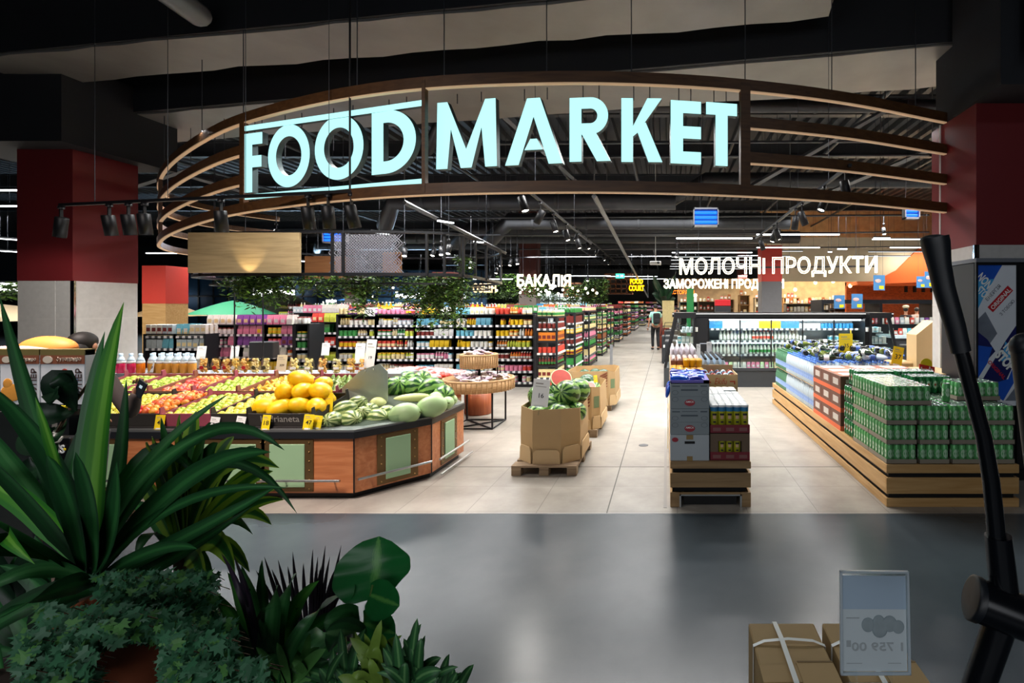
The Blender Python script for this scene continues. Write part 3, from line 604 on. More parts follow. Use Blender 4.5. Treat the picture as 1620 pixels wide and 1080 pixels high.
neon_sign('кафе', 'small white glowing sign beside the garden shop column', 516, 532, 473, 479, 33.4, neonw, outline=0, bold=.03)
neon_sign('КВІТИ', 'white glowing sign left of the beige parasol', 262, 296, 470, 477, 33.4, neonw, outline=0, bold=.03)
neon_sign('кулінарія', 'pale sign far back right of the grocery neon word', 895, 920, 466, 473, 40, neonw, outline=0, bold=.02)
neon_sign('МАЛЯТА', 'white glowing letters left of the red column at the left edge', -20, 27, 446, 460, 14, neonw, outline=0, bold=.03)
# ------------------------------------------------------------------ mesh canopy over the produce
can = thing('hanging_canopy', 'large oval black hanging canopy frame with mesh and an oak panel over the fruit counter', 'canopy', (0, 0, 0))
zl, zu = 2.29, 3.03
P = catmull([(-9.25, 10.6, 0), (-9.0, 9.6, 0), (-8.3, 9.0, 0), (-7.4, 8.85, 0), (-5.6, 8.75, 0), (-4.2, 8.85, 0), (-3.7, 9.2, 0), (-3.75, 10.5, 0), (-4.1, 12.5, 0), (-5.5, 13.6, 0), (-7.5, 13.4, 0), (-9.1, 12.2, 0), (-9.25, 10.6, 0)], 6)
NN = []
for i in range(len(P)):
    d = (P[(i+1) % len(P)]-P[i-1]).normalized() if 0 < i < len(P)-1 else (P[1]-P[-2]).normalized(); q = Vector((d.y, -d.x, 0)); NN.append(q if q.dot(P[i]-Vector((-6.5, 11, 0))) > 0 else -q)
for z, hh in ((zl, .05), (zu, .04)): MB().sweep([p+Vector((0, 0, z)) for p in P], NN, .07, hh).build('ring', black, can)
MB().sweep([p+Vector((0, 0, zl-.14))-q*.25 for p, q in zip(P, NN)], NN, .03, .03).build('inner_ring', black, can)
for i in range(0, len(P)-1, 6): MB().box(P[i].x-.02, P[i].x+.02, P[i].y-.02, P[i].y+.02, zl, zu).build('post', black, can)
for x, y in ((-7.7, 8.86), (-8.0, 8.93), (-5.8, 8.77), (-3.95, 8.98), (-3.8, 9.3), (-3.75, 9.9)): MB().box(x-.02, x+.02, y-.02, y+.02, zl, zu).build('post', black, can)
for i in (2, 8, 16, 24, 33, 42, 50, 60): MB().tube([P[i]+Vector((0, 0, zu)), P[i]+Vector((0, 0, 7.3))], .006, 4).build('suspension_cable', cablem, can)
xo0, xo1 = X(305, 8.75), X(480, 8.75)
tag(MB().box(xo0, xo1, 8.66, 8.7, 2.33, 3.02).build('panel', wood('pale oak panel', '8f7a58', 'a58e68', .5), can), 'pale oak board')
spot(((xo0+xo1)/2+.1, 8.45, 2.22), ((xo0+xo1)/2+.1, 8.72, 2.75), 9, 70, (1, .8, .45), .02)
# mesh: diamond lattice with real strips
def lattice(i0, i1, nm):
    seg = P[i0:i1+1]; ns = NN[i0:i1+1]; mb = MB(); ls = [0]
    for i in range(1, len(seg)): ls.append(ls[-1]+(seg[i]-seg[i-1]).length)
    tot = ls[-1]; H_ = zu-zl-.05; st = .05
    def at(u):
        u = max(0, min(tot, u))
        for i in range(1, len(ls)):
            if u <= ls[i]+1e-9: t = (u-ls[i-1])/(ls[i]-ls[i-1]); return seg[i-1].lerp(seg[i], t)-ns[i-1]*.03
        return seg[-1]
    u = -H_
    while u < tot:
        for sgn in (1, -1):
            k = 4
            for j in range(k):
                z0, z1 = H_*j/k, H_*(j+1)/k; u0 = u+(z0 if sgn > 0 else H_-z0); u1 = u+(z1 if sgn > 0 else H_-z1)
                if min(u0, u1) < 0 or max(u0, u1) > tot: continue
                a, c = at(u0), at(u1); a = Vector((a.x, a.y, zl+.05+z0)); c = Vector((c.x, c.y, zl+.05+z1)); w_ = Vector((0, 0, .009))
                mb.add([a-w_, c-w_, c+w_, a+w_, a-w_+Vector((0, .006, 0)), c-w_+Vector((0, .006, 0)), c+w_+Vector((0, .006, 0)), a+w_+Vector((0, .006, 0))], [(0, 1, 2, 3), (7, 6, 5, 4), (0, 4, 5, 1), (3, 2, 6, 7)])
        u += st
    mb.build(nm, mat('grey expanded metal', '7d7d86', .4, .5, var=0), can)
lattice(2, 13, 'mesh_panel'); lattice(min(range(len(P)//2), key=lambda i: abs(P[i].x+5.75)), min(range(len(P)//2), key=lambda i: abs(P[i].x+4.65)), 'mesh_panel')
MB().box(X(600, 9.2), X(630, 9.2), 9.3, 9.33, 2.34, 2.75).build('panel', wood('brown board', '8a5a38', '9a6a44'), can); MB().box(X(482, 10), X(545, 10), 10, 10.03, 2.3, 2.75).build('panel', wood('brown board', '8a5a38', '9a6a44'), can)
area((-5.2, 9.6, 2.5), (R(60), 0, 0), 1.2, .05, 18, (.75, .8, 1)); area((-8.8, 9.9, 2.5), (R(60), 0, 0), .5, .05, 8, (1, .5, .6))
# hanging greenery: many thin leaves in trailing clumps
leafg = mat('dark hanging leaves', '2c4419', .6, var=.35, scale=6, spec=.2); leafg2 = mat('light hanging leaves', '587a2c', .6, var=.35, scale=6, spec=.2)
def garland(lab, boxes, n, L0=.1, sd=1):
    r_ = random.Random(sd); t = thing('hanging_greenery', lab, 'greenery', boxes[0][:1]+boxes[0][2:3]+(0,)); ox, oy = boxes[0][0], boxes[0][2]
    mb = MB()
    for (x0, x1, y0, y1, zt, dr) in boxes:
        for k in range(int(n*(x1-x0)*14)):
            sx, sy = r_.uniform(x0, x1), r_.uniform(y0, y1); ln = dr*r_.uniform(.3, 1); p = Vector((sx-ox, sy-oy, zt+r_.uniform(-.05, .05)))
            d = Vector((r_.uniform(-.3, .3), r_.uniform(-.3, .3), -1)).normalized()
            for j in range(int(ln/.045)):
                p = p + d*.045 + Vector((r_.uniform(-.012, .012), r_.uniform(-.012, .012), 0)); q = Vector((r_.uniform(-1, 1), r_.uniform(-1, 1), r_.uniform(-.7, .3))).normalized()
                s_ = q.cross(Vector((r_.uniform(-1, 1), r_.uniform(-1, 1), r_.uniform(-1, 1)))).normalized(); l_ = L0*r_.uniform(.7, 1.2)
                mb.add([p, p+q*l_*.5+s_*l_*.16, p+q*l_, p+q*l_*.5-s_*l_*.16], [(0, 1, 2, 3)], 0 if r_.random() < .7 else 1)
    o = mb.build('foliage', [leafg, leafg2], t)
    for (x0, x1, y0, y1, zt, dr) in boxes: MB().box(x0-ox, x1-ox, (y0+y1)/2-oy-.02, (y0+y1)/2-oy+.02, zt-.02, zt+.02).build('support_bar', black, t)
    return t
garland('dark leafy garland hanging from the canopy ring over the beige parasol', [(-8.0, -6.6, 8.9, 9.4, 2.32, .42), (-7.6, -6.9, 8.9, 9.2, 2.28, .62)], 9, sd=1)
garland('leafy garland hanging from the middle of the canopy ring over the grey parasol', [(-6.5, -5.0, 8.9, 9.4, 2.32, .42), (-5.65, -5.3, 8.9, 9.2, 2.2, .7)], 9, sd=2)
garland('big bushy clump of hanging leaves at the right end of the canopy', [(-4.9, -3.7, 9.1, 9.7, 2.32, .75), (-4.45, -3.85, 9.2, 9.6, 2.25, 1.05), (-3.85, -3.65, 9.2, 9.6, 2.7, .4)], 12, sd=3)
for i, (px, Y, zt, wd, dr) in enumerate(((805, 19, 3.0, .9, .9), (848, 20, 2.9, .8, .9), (905, 24, 2.8, .8, 1.1), (943, 24, 3.1, 1.0, 1.4), (800, 30, 2.7, 6, .6), (880, 36, 2.4, 5, .5), (15, 12, 2.35, 1.2, .5))):
    garland('distant clump of hanging leaves, ' + ('left of the brown column', 'in front of the brown column', 'right of the grocery neon word', 'beside the hanging timber frames', 'long strip behind the reversed word', 'long strip on the lit shop front', 'at the left edge behind the red column')[i], [(X(px, Y)-wd/2, X(px, Y)+wd/2, Y, Y+.5, zt, dr)], 4 if wd < 2 else 2, .16, sd=10+i)
# hanging timber lattices far back
tim = wood('reddish timber', '7a4a30', '93603e')
for i, (x0, x1, yt, yb, Y) in enumerate(((892, 917, 448, 468, 26), (930, 940, 455, 468, 30), (957, 1000, 433, 464, 30))):
    a, c = W(x0, yb, Y), W(x1, yt, Y); t = thing('hanging_lattice', 'hanging reddish timber lattice box, ' + ('left of the pair before the far wall', 'smallest, between the other two', 'largest, left of the food court neon')[i], 'ceiling decoration', a)
    mb = MB(); wd, hh = c.x-a.x, c.z-a.z; nx = max(3, int(wd/.3))
    for k in range(5): mb.box(0, wd, 0, .9, hh*k/4-.04, hh*k/4+.04)
    for k in range(nx+1): mb.box(wd*k/nx-.03, wd*k/nx+.03, 0, .08, -.04, hh+.04)
    mb.build('slats', tim, t); MB().tube([(wd/2, .1, hh), (wd/2, .1, 7.3-a.z)], .01, 4).build('suspension_cable', cablem, t)
# ------------------------------------------------------------------ fruit counter
veneer = wood('cherry veneer', 'a8623a', 'c07c50', .4, axis='X'); sage = mat('sage green panel', '8fb08a', .5, var=.03); brass = mat('aged brass', '6e5636', .4, .6, var=.1); brassd = mat('brass studs', 'b08c55', .3, .8, var=0)
stone = mat('black counter edge', '1c1e22', .35, var=.05); clearp = clear_mat('clear acrylic', (.93, .97, .96), .12)
cnt = thing('fruit_counter', 'long angled fruit counter with cherry veneer sides, green panels and black rim', 'counter', (0, 0, 0))
K = [(-9.2, 4.59), (-2.84, 4.59), (-2.395, 5.15), (-2.38, 5.92), (-2.9, 6.6), (-3.9, 7.0), (-9.2, 7.0)]
MB().poly([(x, y) for x, y in K], .06, .555).build('body', veneer, cnt)
def inset(pts, d):
    c = Vector((-5, 5.8)); return [(x+d*(1 if x < c.x else -1)*.8, y+d*(1 if y < c.y else -1)) for x, y in pts]
MB().poly(inset(K, .05), 0, .06).build('plinth', black, cnt)
MB().poly(inset(K, -.015), .555, .615).build('rim', stone, cnt)
MB().poly(inset(K, .0), .615, .63).build('worktop', mat('steel worktop', '9da0a0', .35, .8), cnt)
def side_panel(x0, y0, x1, y1, u0, u1, nm='x'):
    a = Vector((x0, y0, 0)); d = Vector((x1-x0, y1-y0, 0)); ln = d.length; ang = math.atan2(d.y, d.x)
    M = Matrix.Translation(a) @ Matrix.Rotation(ang, 4, 'Z')
    f = MB().box(u0-.075, u1+.075, -.008, 0, .075, .545, M=M).build('panel_frame', brass, cnt)
    tag(MB().bbox(u0, u1, -.016, -.006, .115, .505, .004, M=M).build('green_panel', sage, cnt), 'sage green inset panel')
    st = MB()
    for u in (u0-.04, u1+.04):
        for k in range(6): st.ball((u, -.01, .1+k*.084), .007, 6, 4, M=M)
    st.build('studs', brassd, f)
side_panel(*K[0], *K[1], 5.0, 5.48); side_panel(*K[0], *K[1], 5.5+.1, 5.5+.42); 
side_panel(*K[0], *K[1], 3.4, 4.2)
side_panel(*K[1], *K[2], .27, .5); side_panel(*K[2], *K[3], .27, .5)
for (xx, yy) in (K[1], K[2], (-3.516, 4.59), (-4.596, 4.59)): MB().box(xx-.004, xx+.004, yy-.006, yy+.004, .06, .555).build('panel_joint', black, cnt)
def bumper(pts, z=.19):
    o = MB().tube([(x, y, z) for x, y in pts], .012, 8).build('bumper_rail', steel, cnt); br = MB()
    for i in range(len(pts)-1):
        for t in (.12, .88):
            x, y = pts[i][0]+(pts[i+1][0]-pts[i][0])*t, pts[i][1]+(pts[i+1][1]-pts[i][1])*t; br.tube([(x, y, z), (x-.03, y+.07, z-.02)], .007, 5)
    br.build('bracket', steel, o)
bumper([(-8.5, 4.53), (-3.55, 4.53)]); bumper([(-3.5, 4.53), (-2.93, 4.53)]); bumper([(-2.79, 4.57), (-2.37, 5.1)]); bumper([(-2.32, 5.17), (-2.31, 5.9)])
MB().tube([(-2.30, 5.15, .045), (-2.29, 5.95, .045)], .01, 8).build('floor_rail', steel, cnt)
# sloped display deck, glass edge, upper shelf
S0, S1 = (4.66, .64), (5.85, .86)
vs = [(-9.1, S0[0], S0[1]), (-3.3, S0[0], S0[1]), (-3.3, S1[0], S1[1]), (-9.1, S1[0], S1[1])]
MB().add([(x, y, .62) for x, y, z in vs] + vs, [(4, 5, 6, 7), (0, 1, 5, 4), (1, 2, 6, 5), (2, 3, 7, 6), (3, 0, 4, 7)]).build('display_slope', mat('dark display deck', '1e1a18', .7), cnt)
MB().box(-9.1, -3.12, 5.95, 6.35, .93, .955).box(-9.1, -3.12, 5.93, 5.95, .92, .965).build('upper_shelf', mat('pale metal shelf', 'aeb4bd', .35, .5), cnt)
MB().box(-9.1, -3.3, 6.02, 6.3, .62, .93).build('shelf_support', black, cnt)
gl = MB()
for (xa, ya), (xb, yb) in ((K[1], K[2]), (K[2], K[3])): gl.add([(xa-.02, ya+.02, .62), (xb-.02, yb, .62), (xb-.02, yb, .7), (xa-.02, ya+.02, .7), (xa-.028, ya+.026, .62), (xb-.028, yb, .62), (xb-.028, yb, .7), (xa-.028, ya+.026, .7)], [(0, 1, 2, 3), (7, 6, 5, 4), (3, 2, 6, 7)])
gl.box(-3.26, -2.86, 4.6, 4.607, .62, .70); gl.build('clear_edge', clearp, cnt)
# steel divider
a, b_, c, d, e = W(415/4.5+450, 560+340/4.5, 5.3), W(450+415/4.5, 560+240/4.5, 5.3), W(570, 587, 5.62), W(601, 575, 5.62), W(612, 588, 5.6)
f = W(611, 636, 5.6)
def slab(pts, t, m, name, par):
    n = len(pts); q = (pts[1]-pts[0]).cross(pts[2]-pts[1]).normalized()*t; mb = MB().add(list(pts)+[p+q for p in pts], [tuple(range(n)), tuple(range(n, 2*n))[::-1]]+[(i, n+i, n+(i+1) % n, (i+1) % n) for i in range(n)])
    return mb.build(name, m, par)
slab([W(542, 642, 5.3), W(541, 613, 5.32), W(570, 586, 5.36), W(601, 575, 5.4), W(613, 588, 5.42), W(613, 640, 5.42)], .015, mat('polished steel', 'a9b0a9', .42, .75, var=.25, scale=5), 'divider', cnt)
st = MB()
for x in (578, 591): st.ball(W(x, 587-(x-578)*.2, 5.37), .008, 8, 5)
st.build('studs', chrome, cnt)

# fruit
def fruit_mat(name, c1, c2, rough=.35, hue=.015, rand=.12, sc=3, bump=0):
    m = mat(name, c1, rough, var=0, hue=hue, rand=rand); N, L, b = nodes(m)
    tc = N.new('ShaderNodeTexCoord'); nz = N.new('ShaderNodeTexNoise'); nz.inputs['Scale'].default_value = sc*10; cr = N.new('ShaderNodeValToRGB')
    cr.color_ramp.elements[0].color = lin(c1); cr.color_ramp.elements[1].color = lin(c2); cr.color_ramp.elements[0].position = .38; cr.color_ramp.elements[1].position = .62
    L.new(tc.outputs['Object'], nz.inputs[0]); L.new(nz.outputs['Fac'], cr.inputs[0])
    hs = [x for x in N if x.bl_idname == 'ShaderNodeHueSaturation'][0]; L.new(cr.outputs[0], hs.inputs['Color'])
    if bump:
        bp = N.new('ShaderNodeBump'); bp.inputs['Strength'].default_value = bump; L.new(nz.outputs['Fac'], bp.inputs['Height']); L.new(bp.outputs[0], b.inputs['Normal'])
    return m
def fruit_mesh(name, r, m, kind='apple'):
    mb = MB()
    if kind == 'apple': mb.lathe([(.001, -.8*r), (.35*r, -.88*r), (.75*r, -.65*r), (.98*r, -.1*r), (.97*r, .3*r), (.75*r, .7*r), (.4*r, .86*r), (.15*r, .78*r), (.001, .66*r)], 14); mb.tube([(0, 0, .66*r), (.1*r, 0, 1.05*r)], .06*r, 4, 1)
    if kind == 'round': mb.ball((0, 0, 0), (r, r, r*.95), 14, 9)
    if kind == 'pear': mb.lathe([(.001, -r), (.6*r, -.9*r), (r, -.3*r), (.9*r, .2*r), (.5*r, .9*r), (.35*r, 1.3*r), (.001, 1.45*r)], 12); mb.tube([(0, 0, 1.4*r), (.1*r, 0, 1.75*r)], .06*r, 4, 1)
    if kind == 'oval': mb.ball((0, 0, 0), (r, r, r*1.4), 14, 9)
    if kind == 'long': mb.ball((0, 0, 0), (r, r, r*1.9), 16, 10)
    return mb.mesh(name, [m, mat('stem brown', '5a4020', .7, var=0)])
FR = {'red': ('red_apple', .037, fruit_mat('red apple skin', 'c8281e', 'e0603a'), 'apple'), 'orange': ('apple', .037, fruit_mat('orange apple skin', 'e0662a', 'f0a040'), 'apple'),
 'green': ('green_apple', .036, fruit_mat('green apple skin', '8fae2e', 'b7c94a'), 'apple'), 'yellow': ('yellow_apple', .036, fruit_mat('yellow apple skin', 'cdc23a', 'dcd25a'), 'apple'),
 'pear': ('pear', .032, fruit_mat('pear skin', 'd8a52a', 'e4bc50'), 'pear'), 'avo': ('avocado', .033, fruit_mat('avocado skin', '5f7a34', '7f9448'), 'pear'),
 'melon': ('yellow_melon', .085, fruit_mat('yellow melon rind', 'f2b80a', 'f7cc1c', .4, .004, .05, 2, .2), 'oval')}
FM = {k: fruit_mesh(v[0], v[1], v[2], v[3]) for k, v in FR.items()}
def slope_z(y): return S0[1]+(y-S0[0])/(S1[0]-S0[0])*(S1[1]-S0[1])
def pile(kinds, x0, x1, y0, y1, base, crown, lab, grp, cat, seed=1):
    r_ = random.Random(seed); r = FR[kinds[0]][1]; st = r*1.88; row = 0; y = y0+r
    while y < y1-r*.5:
        x = x0+r+(r if row % 2 else 0)
        while x < x1-r*.7:
            k = kinds[0] if len(kinds) == 1 else r_.choice(kinds)
            u = (x-x0)/(x1-x0); v = (y-y0)/(y1-y0); z = base(y)+crown*math.sin(PI*min(max(u, .05), .95))**.6*(.35+.65*math.sin(PI*min(1, .15+v*.8)))
            o = ob(FR[k][0], FM[k], None, (x+r_.uniform(-1, 1)*r*.18, y+r_.uniform(-1, 1)*r*.15, z+r+r_.uniform(0, r*.35)), (r_.uniform(-.8, .8), r_.uniform(-.8, .8), r_.uniform(0, 6)), r_.uniform(.92, 1.06))
            tag(o, lab[k] if isinstance(lab, dict) else lab, cat, grp)
            x += st
        y += st*.86; row += 1
mag = mat('magenta fruit crate', 'a24a5c', .6, var=.08); blk = mat('black fruit crate', '2a2622', .7, var=.1); brw = mat('brown fruit crate', '8a5a42', .7, var=.1)
magw = mat('faded crate print', 'c98f98', .7, var=0)
def crate(x0, x1, y0, y1, m, lab, word=None, h=.085, grp=None):
    t = thing('fruit_crate', lab, 'crate', ((x0+x1)/2, y0, slope_z(y0)+.002), 0, grp); ang = math.atan2(S1[1]-S0[1], S1[0]-S0[0]); t.rotation_euler = (ang, 0, 0)
    w_ = (x1-x0)/2; ln = (y1-y0)/math.cos(ang)
    MB().box(-w_, w_, 0, ln, 0, .008).build('bottom', m, t); MB().box(-w_, w_, 0, .008, .008, h).build('front_wall', m, t); MB().box(-w_, w_, ln-.008, ln, .008, h).build('back_wall', m, t)
    for s in (-1, 1):
        MB().box(s*w_-(.004 if s > 0 else -.0), s*w_+(.0 if s > 0 else .004), .008, ln-.008, .008, h*.95).build('side_wall', m, t)
        for yy in (0, ln-.06):
            MB().poly([(yy, h*.7), (yy+.06, h*.7), (yy+.05, h+.05), (yy+.015, h+.05)], s*w_-.004, s*w_+.002, M=Matrix(((0, 0, 1, 0), (1, 0, 0, 0), (0, 1, 0, 0), (0, 0, 0, 1)))).build('corner_tab', m, t)
    if word: text(word, 'lettering', magw if m != blk else mat('grey print', '9a958c', .7, var=0), w_*1.2, None, (0, -.002, h*.35), parent=t, extrude=.001)
    return t
Yb0, Yb1 = 4.68, 5.23; Yc0, Yc1 = 5.25, 5.82
X_ = lambda px, Y=4.72: X(px, Y)
b0 = lambda y: slope_z(y)+.035
front = [(105, 200, blk, ('yellow',), 'black crate of yellow apples behind the plants', 'apples by the person', None, 'apple'),
 (201, 262, blk, ('red', 'orange', 'orange'), 'black crate of red and orange apples at the counter front', 'red and orange apples in the front black crate', None, 'apple'),
 (263, 341, mag, ('yellow', 'green'), 'magenta crate of yellow green apples at the counter front', 'yellow green apples in the front magenta crate', None, 'apple'),
 (343, 398, blk, ('yellow',), 'black crate of yellow apples between two white price cards', 'yellow apples between the white price cards', None, 'apple'),
 (400, 500, blk, ('melon',), 'black printed crate holding the big yellow melons', 'big yellow melons', 'hadrianeta', 'melon')]
for i, (a, c, m, ks, lab, grp, wd, cat) in enumerate(front):
    crate(X_(a), X_(c), Yb0, Yb1, m, lab, wd, .12)
    if ks[0] != 'melon': pile(ks, X_(a), X_(c), Yb0, Yb1, b0, .02 if i != 1 else .06, {'red': 'red apple in the front black crate beside the yellow price card', 'orange': 'orange blushed apple in the front black crate beside the yellow price card', 'yellow': ('yellow apple in the pile behind the plants', '', 'yellow apple in the front magenta crate', 'yellow apple between the two white price cards')[i] if i != 1 else '', 'green': 'green apple mixed into the front magenta crate'}, grp, cat, 20+i)
back = [(125, 188, mag, ('green',), 'magenta crate of green apples at the back by the person', 'green apples behind the person', 'apple', None),
 (190, 243, mag, ('green',), 'magenta crate of green apples behind the raised phone', 'green apples behind the phone', 'apple', None),
 (245, 312, brw, ('red', 'orange'), 'brown crate of red apples at the back left of the green ones', 'red apples in the back row', 'apple', None),
 (314, 382, mag, ('green',), 'magenta crate of bright green apples in the middle of the back row', 'green apples in the middle of the back row', 'apple', None),
 (384, 460, brw, ('pear',), 'brown crate of yellow pears in the back row', 'yellow pears in the back row', 'pear', None),
 (462, 538, mag, ('avo',), 'magenta crate of green avocados beside the steel divider', 'avocados beside the steel divider', 'avocado', None)]
pt = {0: {'green': 'green apple in the back crate by the person'}, 1: {'green': 'green apple behind the raised phone'}, 2: {'red': 'red apple in the back row crate', 'orange': 'orange blushed apple in the back row crate'}, 3: {'green': 'bright green apple in the middle of the back row'}, 4: {'pear': 'yellow pear in the back row crate'}, 5: {'avo': 'green avocado in the crate beside the steel divider'}}
for i, (a, c, m, ks, lab, grp, cat, _) in enumerate(back):
    crate(X(a, 5.3), X(c, 5.3), Yc0, Yc1, m, lab, None, .13); pile(ks, X(a, 5.3), X(c, 5.3), Yc0, Yc1, b0, .015, pt[i], grp, cat, 40+i)
# big yellow melons
rr = random.Random(5)
ml = [(405, 660, 4.82), (418, 662, 4.95), (437, 651, 4.85), (440, 625, 5.0), (456, 640, 4.95), (478, 645, 4.88), (430, 637, 5.05), (480, 622, 5.1), (468, 624, 5.15), (450, 655, 4.75), (493, 655, 4.78), (425, 655, 5.1), (480, 620, 5.2), (478, 660, 4.8)]
ml = [(-3.83, 4.83, 0), (-3.66, 4.8, 0), (-3.5, 4.84, 0), (-3.36, 4.85, 0), (-3.78, 5.03, 0), (-3.6, 5.02, 0), (-3.42, 5.04, 0), (-3.72, 4.93, .11), (-3.55, 4.94, .115), (-3.4, 4.96, .11), (-3.62, 5.0, .21), (-3.47, 5.1, .12)]
for i, (x, y, dz) in enumerate(ml):
    if i == 10: lb = 'big yellow melon on the very top of the melon heap'
    elif dz: lb = 'big yellow melon in the second layer of the heap'
    else: lb = 'big yellow melon in the bottom layer of the heap'
    tag(ob('yellow_melon', FM['melon'], None, (x, y, b0(y)+.085+dz), (rr.uniform(1.0, 1.9), rr.uniform(-.4, .4), rr.uniform(0, 6))), lb, 'melon', 'big yellow melons')
# watermelons
def melon_mat(name, c1, c2, n=11, pw=.5):
    m = mat(name, c1, .3, var=0, rand=.12); N, L, b = nodes(m); tc = N.new('ShaderNodeTexCoord'); sp = N.new('ShaderNodeSeparateXYZ'); L.new(tc.outputs['Object'], sp.inputs[0])
    def mth(op, a, c=None):
        q = N.new('ShaderNodeMath'); q.operation = op
        for i, v in ((0, a), (1, c)):
            if v is None: continue
            if isinstance(v, (int, float)): q.inputs[i].default_value = v
            else: L.new(v, q.inputs[i])
        return q.outputs[0]
    nz = N.new('ShaderNodeTexNoise'); nz.inputs['Scale'].default_value = 22; nz.inputs['Detail'].default_value = 3; L.new(tc.outputs['Object'], nz.inputs[0])
    a = mth('ARCTAN2', sp.outputs[1], sp.outputs[0]); a = mth('ADD', mth('MULTIPLY', a, n), mth('MULTIPLY', nz.outputs['Fac'], 4.5)); s = mth('SINE', a)
    cr = N.new('ShaderNodeValToRGB'); cr.color_ramp.elements[0].color = lin(c1); cr.color_ramp.elements[1].color = lin(c2); cr.color_ramp.elements[0].position = pw-.12; cr.color_ramp.elements[1].position = pw+.12
    L.new(mth('ADD', mth('MULTIPLY', s, .5), .5), cr.inputs[0])
    hs = [x for x in N if x.bl_idname == 'ShaderNodeHueSaturation'][0]; L.new(cr.outputs[0], hs.inputs['Color']); return m
wm = melon_mat('watermelon rind', '17491f', '86b05c', 9); wm2 = melon_mat('small melon rind', '4f6a35', 'b4bf83', 10); wmd = melon_mat('dark watermelon rind', '1c3a22', '2e5232', 7)
pale = mat('pale melon rind', 'a9c68c', .45, var=.15, scale=12, rand=.08); pale2 = mat('pale yellow melon rind', 'c9cf86', .45, var=.15, scale=12)
stemm = mat('stem green', '5b6a2c', .7, var=0)
def wmesh(nm, rx, rz, m): return MB().ball((0, 0, 0), (rx, rx, rz), 24, 14).tube([(0, 0, rz*.97), (.01, 0, rz+.02)], .006, 5, 1).mesh(nm, [m, stemm])
WM = wmesh('watermelon', .135, .15, wm); WS = wmesh('striped_melon', .085, .1, wm2); PM = wmesh('pale_melon', .11, .15, pale); PY = wmesh('pale_melon', .1, .14, pale2); WMD = wmesh('watermelon', .13, .14, wmd)
pod = MB().poly(inset(K, .05), .0, .0)
def mel(me, px, py, Y, rot, lab, cat, sc=1, nm=None, grp=None):
    p = W(px, py, Y); return tag(ob(nm or me.name.split('.')[0], me, None, p, rot, sc), lab, cat, grp)
# raised bed so the heap rests on something
MB().add([(-3.3, 4.75, .63), (-2.85, 4.75, .63), (-2.5, 5.2, .63), (-2.5, 5.9, .63), (-3.3, 6.2, .63), (-3.2, 5.0, .66), (-2.95, 4.95, .66), (-2.68, 5.3, .68), (-2.66, 5.85, .76), (-3.2, 6.0, .84)], [(0, 1, 6, 5), (1, 2, 7, 6), (2, 3, 8, 7), (3, 4, 9, 8), (4, 0, 5, 9), (5, 6, 7, 8, 9)]).build('display_bed', mat('dark green bed', '2f3b28', .8), cnt)
L1 = [(527, 665, 4.78, (1.3, .3, 0), 'small striped melon lowest at the corner of the glass edge', 1), (555, 664, 4.86, (1.4, 0, 1.0), 'small striped melon second along the glass edge', 1.1), (546, 648, 5.0, (1.3, .5, 2), 'small striped melon resting on the front pair by the divider', 1.1), (565, 640, 5.15, (1.0, .2, 1.2), 'small dark striped melon leaning against the steel divider', 1.05),
 (597, 662, 5.0, (1.5, 0, 1.3), 'small striped melon beside the big pale melon', 1.15), (585, 650, 5.15, (1.2, .5, .3), 'small striped melon in the second row behind', 1.0), (610, 655, 5.12, (1, .2, 2.3), 'greyish striped melon half behind the pale melon', 1.0), (575, 655, 4.98, (.9, .2, .3), 'small yellowish striped melon wedged between neighbours', .9)]
for px, py, Y, r_, lb, s in L1: mel(WS, px, py, Y, r_, lb, 'melon', s)
mel(PM, 640, 655, 5.03, (.2, 1.4, .2), 'big pale green melon in the middle of the glass edge', 'melon', 1.02); mel(PM, 683, 643, 5.2, (.2, 1.35, .5), 'big pale green melon at the right of the glass edge', 'melon', 1.02)
mel(PY, 598, 640, 5.35, (1.2, .3, 0), 'pale yellow green melon behind the striped ones', 'melon', .8); mel(PM, 690, 632, 5.55, (1.5, .2, .4), 'pale green melon behind the right pale one', 'melon', .8)
mel(PY, 652, 631, 5.55, (0, 1.5, .1), 'long yellow green melon lying across under the watermelons', 'melon', (.62, .62, 1.5)); mel(WS, 611, 628, 5.7, (1, 0, 0), 'dark little melon in the gap below the first watermelon', 'melon', .8)
mel(PM, 708, 637, 5.5, (1.5, .2, .2), 'pale green melon near the right corner of the counter', 'melon', .62); mel(PM, 713, 632, 5.75, (1.5, .2, .9), 'small pale green melon at the right end of the rim', 'melon', .6)
L2 = [(627, 614, 5.75, (.9, .3, .5), 'watermelon at the left of the top row beside the divider', 1.0), (656, 612, 5.8, (1.4, .1, 1.2), 'watermelon in the middle of the top row', .92), (683, 614, 5.75, (1.3, .5, 2), 'watermelon at the right of the top row', .95), (702, 625, 5.65, (1.5, .2, .5), 'watermelon at the right end of the heap', .85), (645, 603, 6.05, (1, .2, 0), 'pale topped watermelon behind the top row', .9), (668, 600, 6.1, (1, 1, 0), 'watermelon farthest back in the heap', .8)]
for px, py, Y, r_, lb, s in L2: mel(WM, px, py, Y, r_, lb, 'watermelon', s)
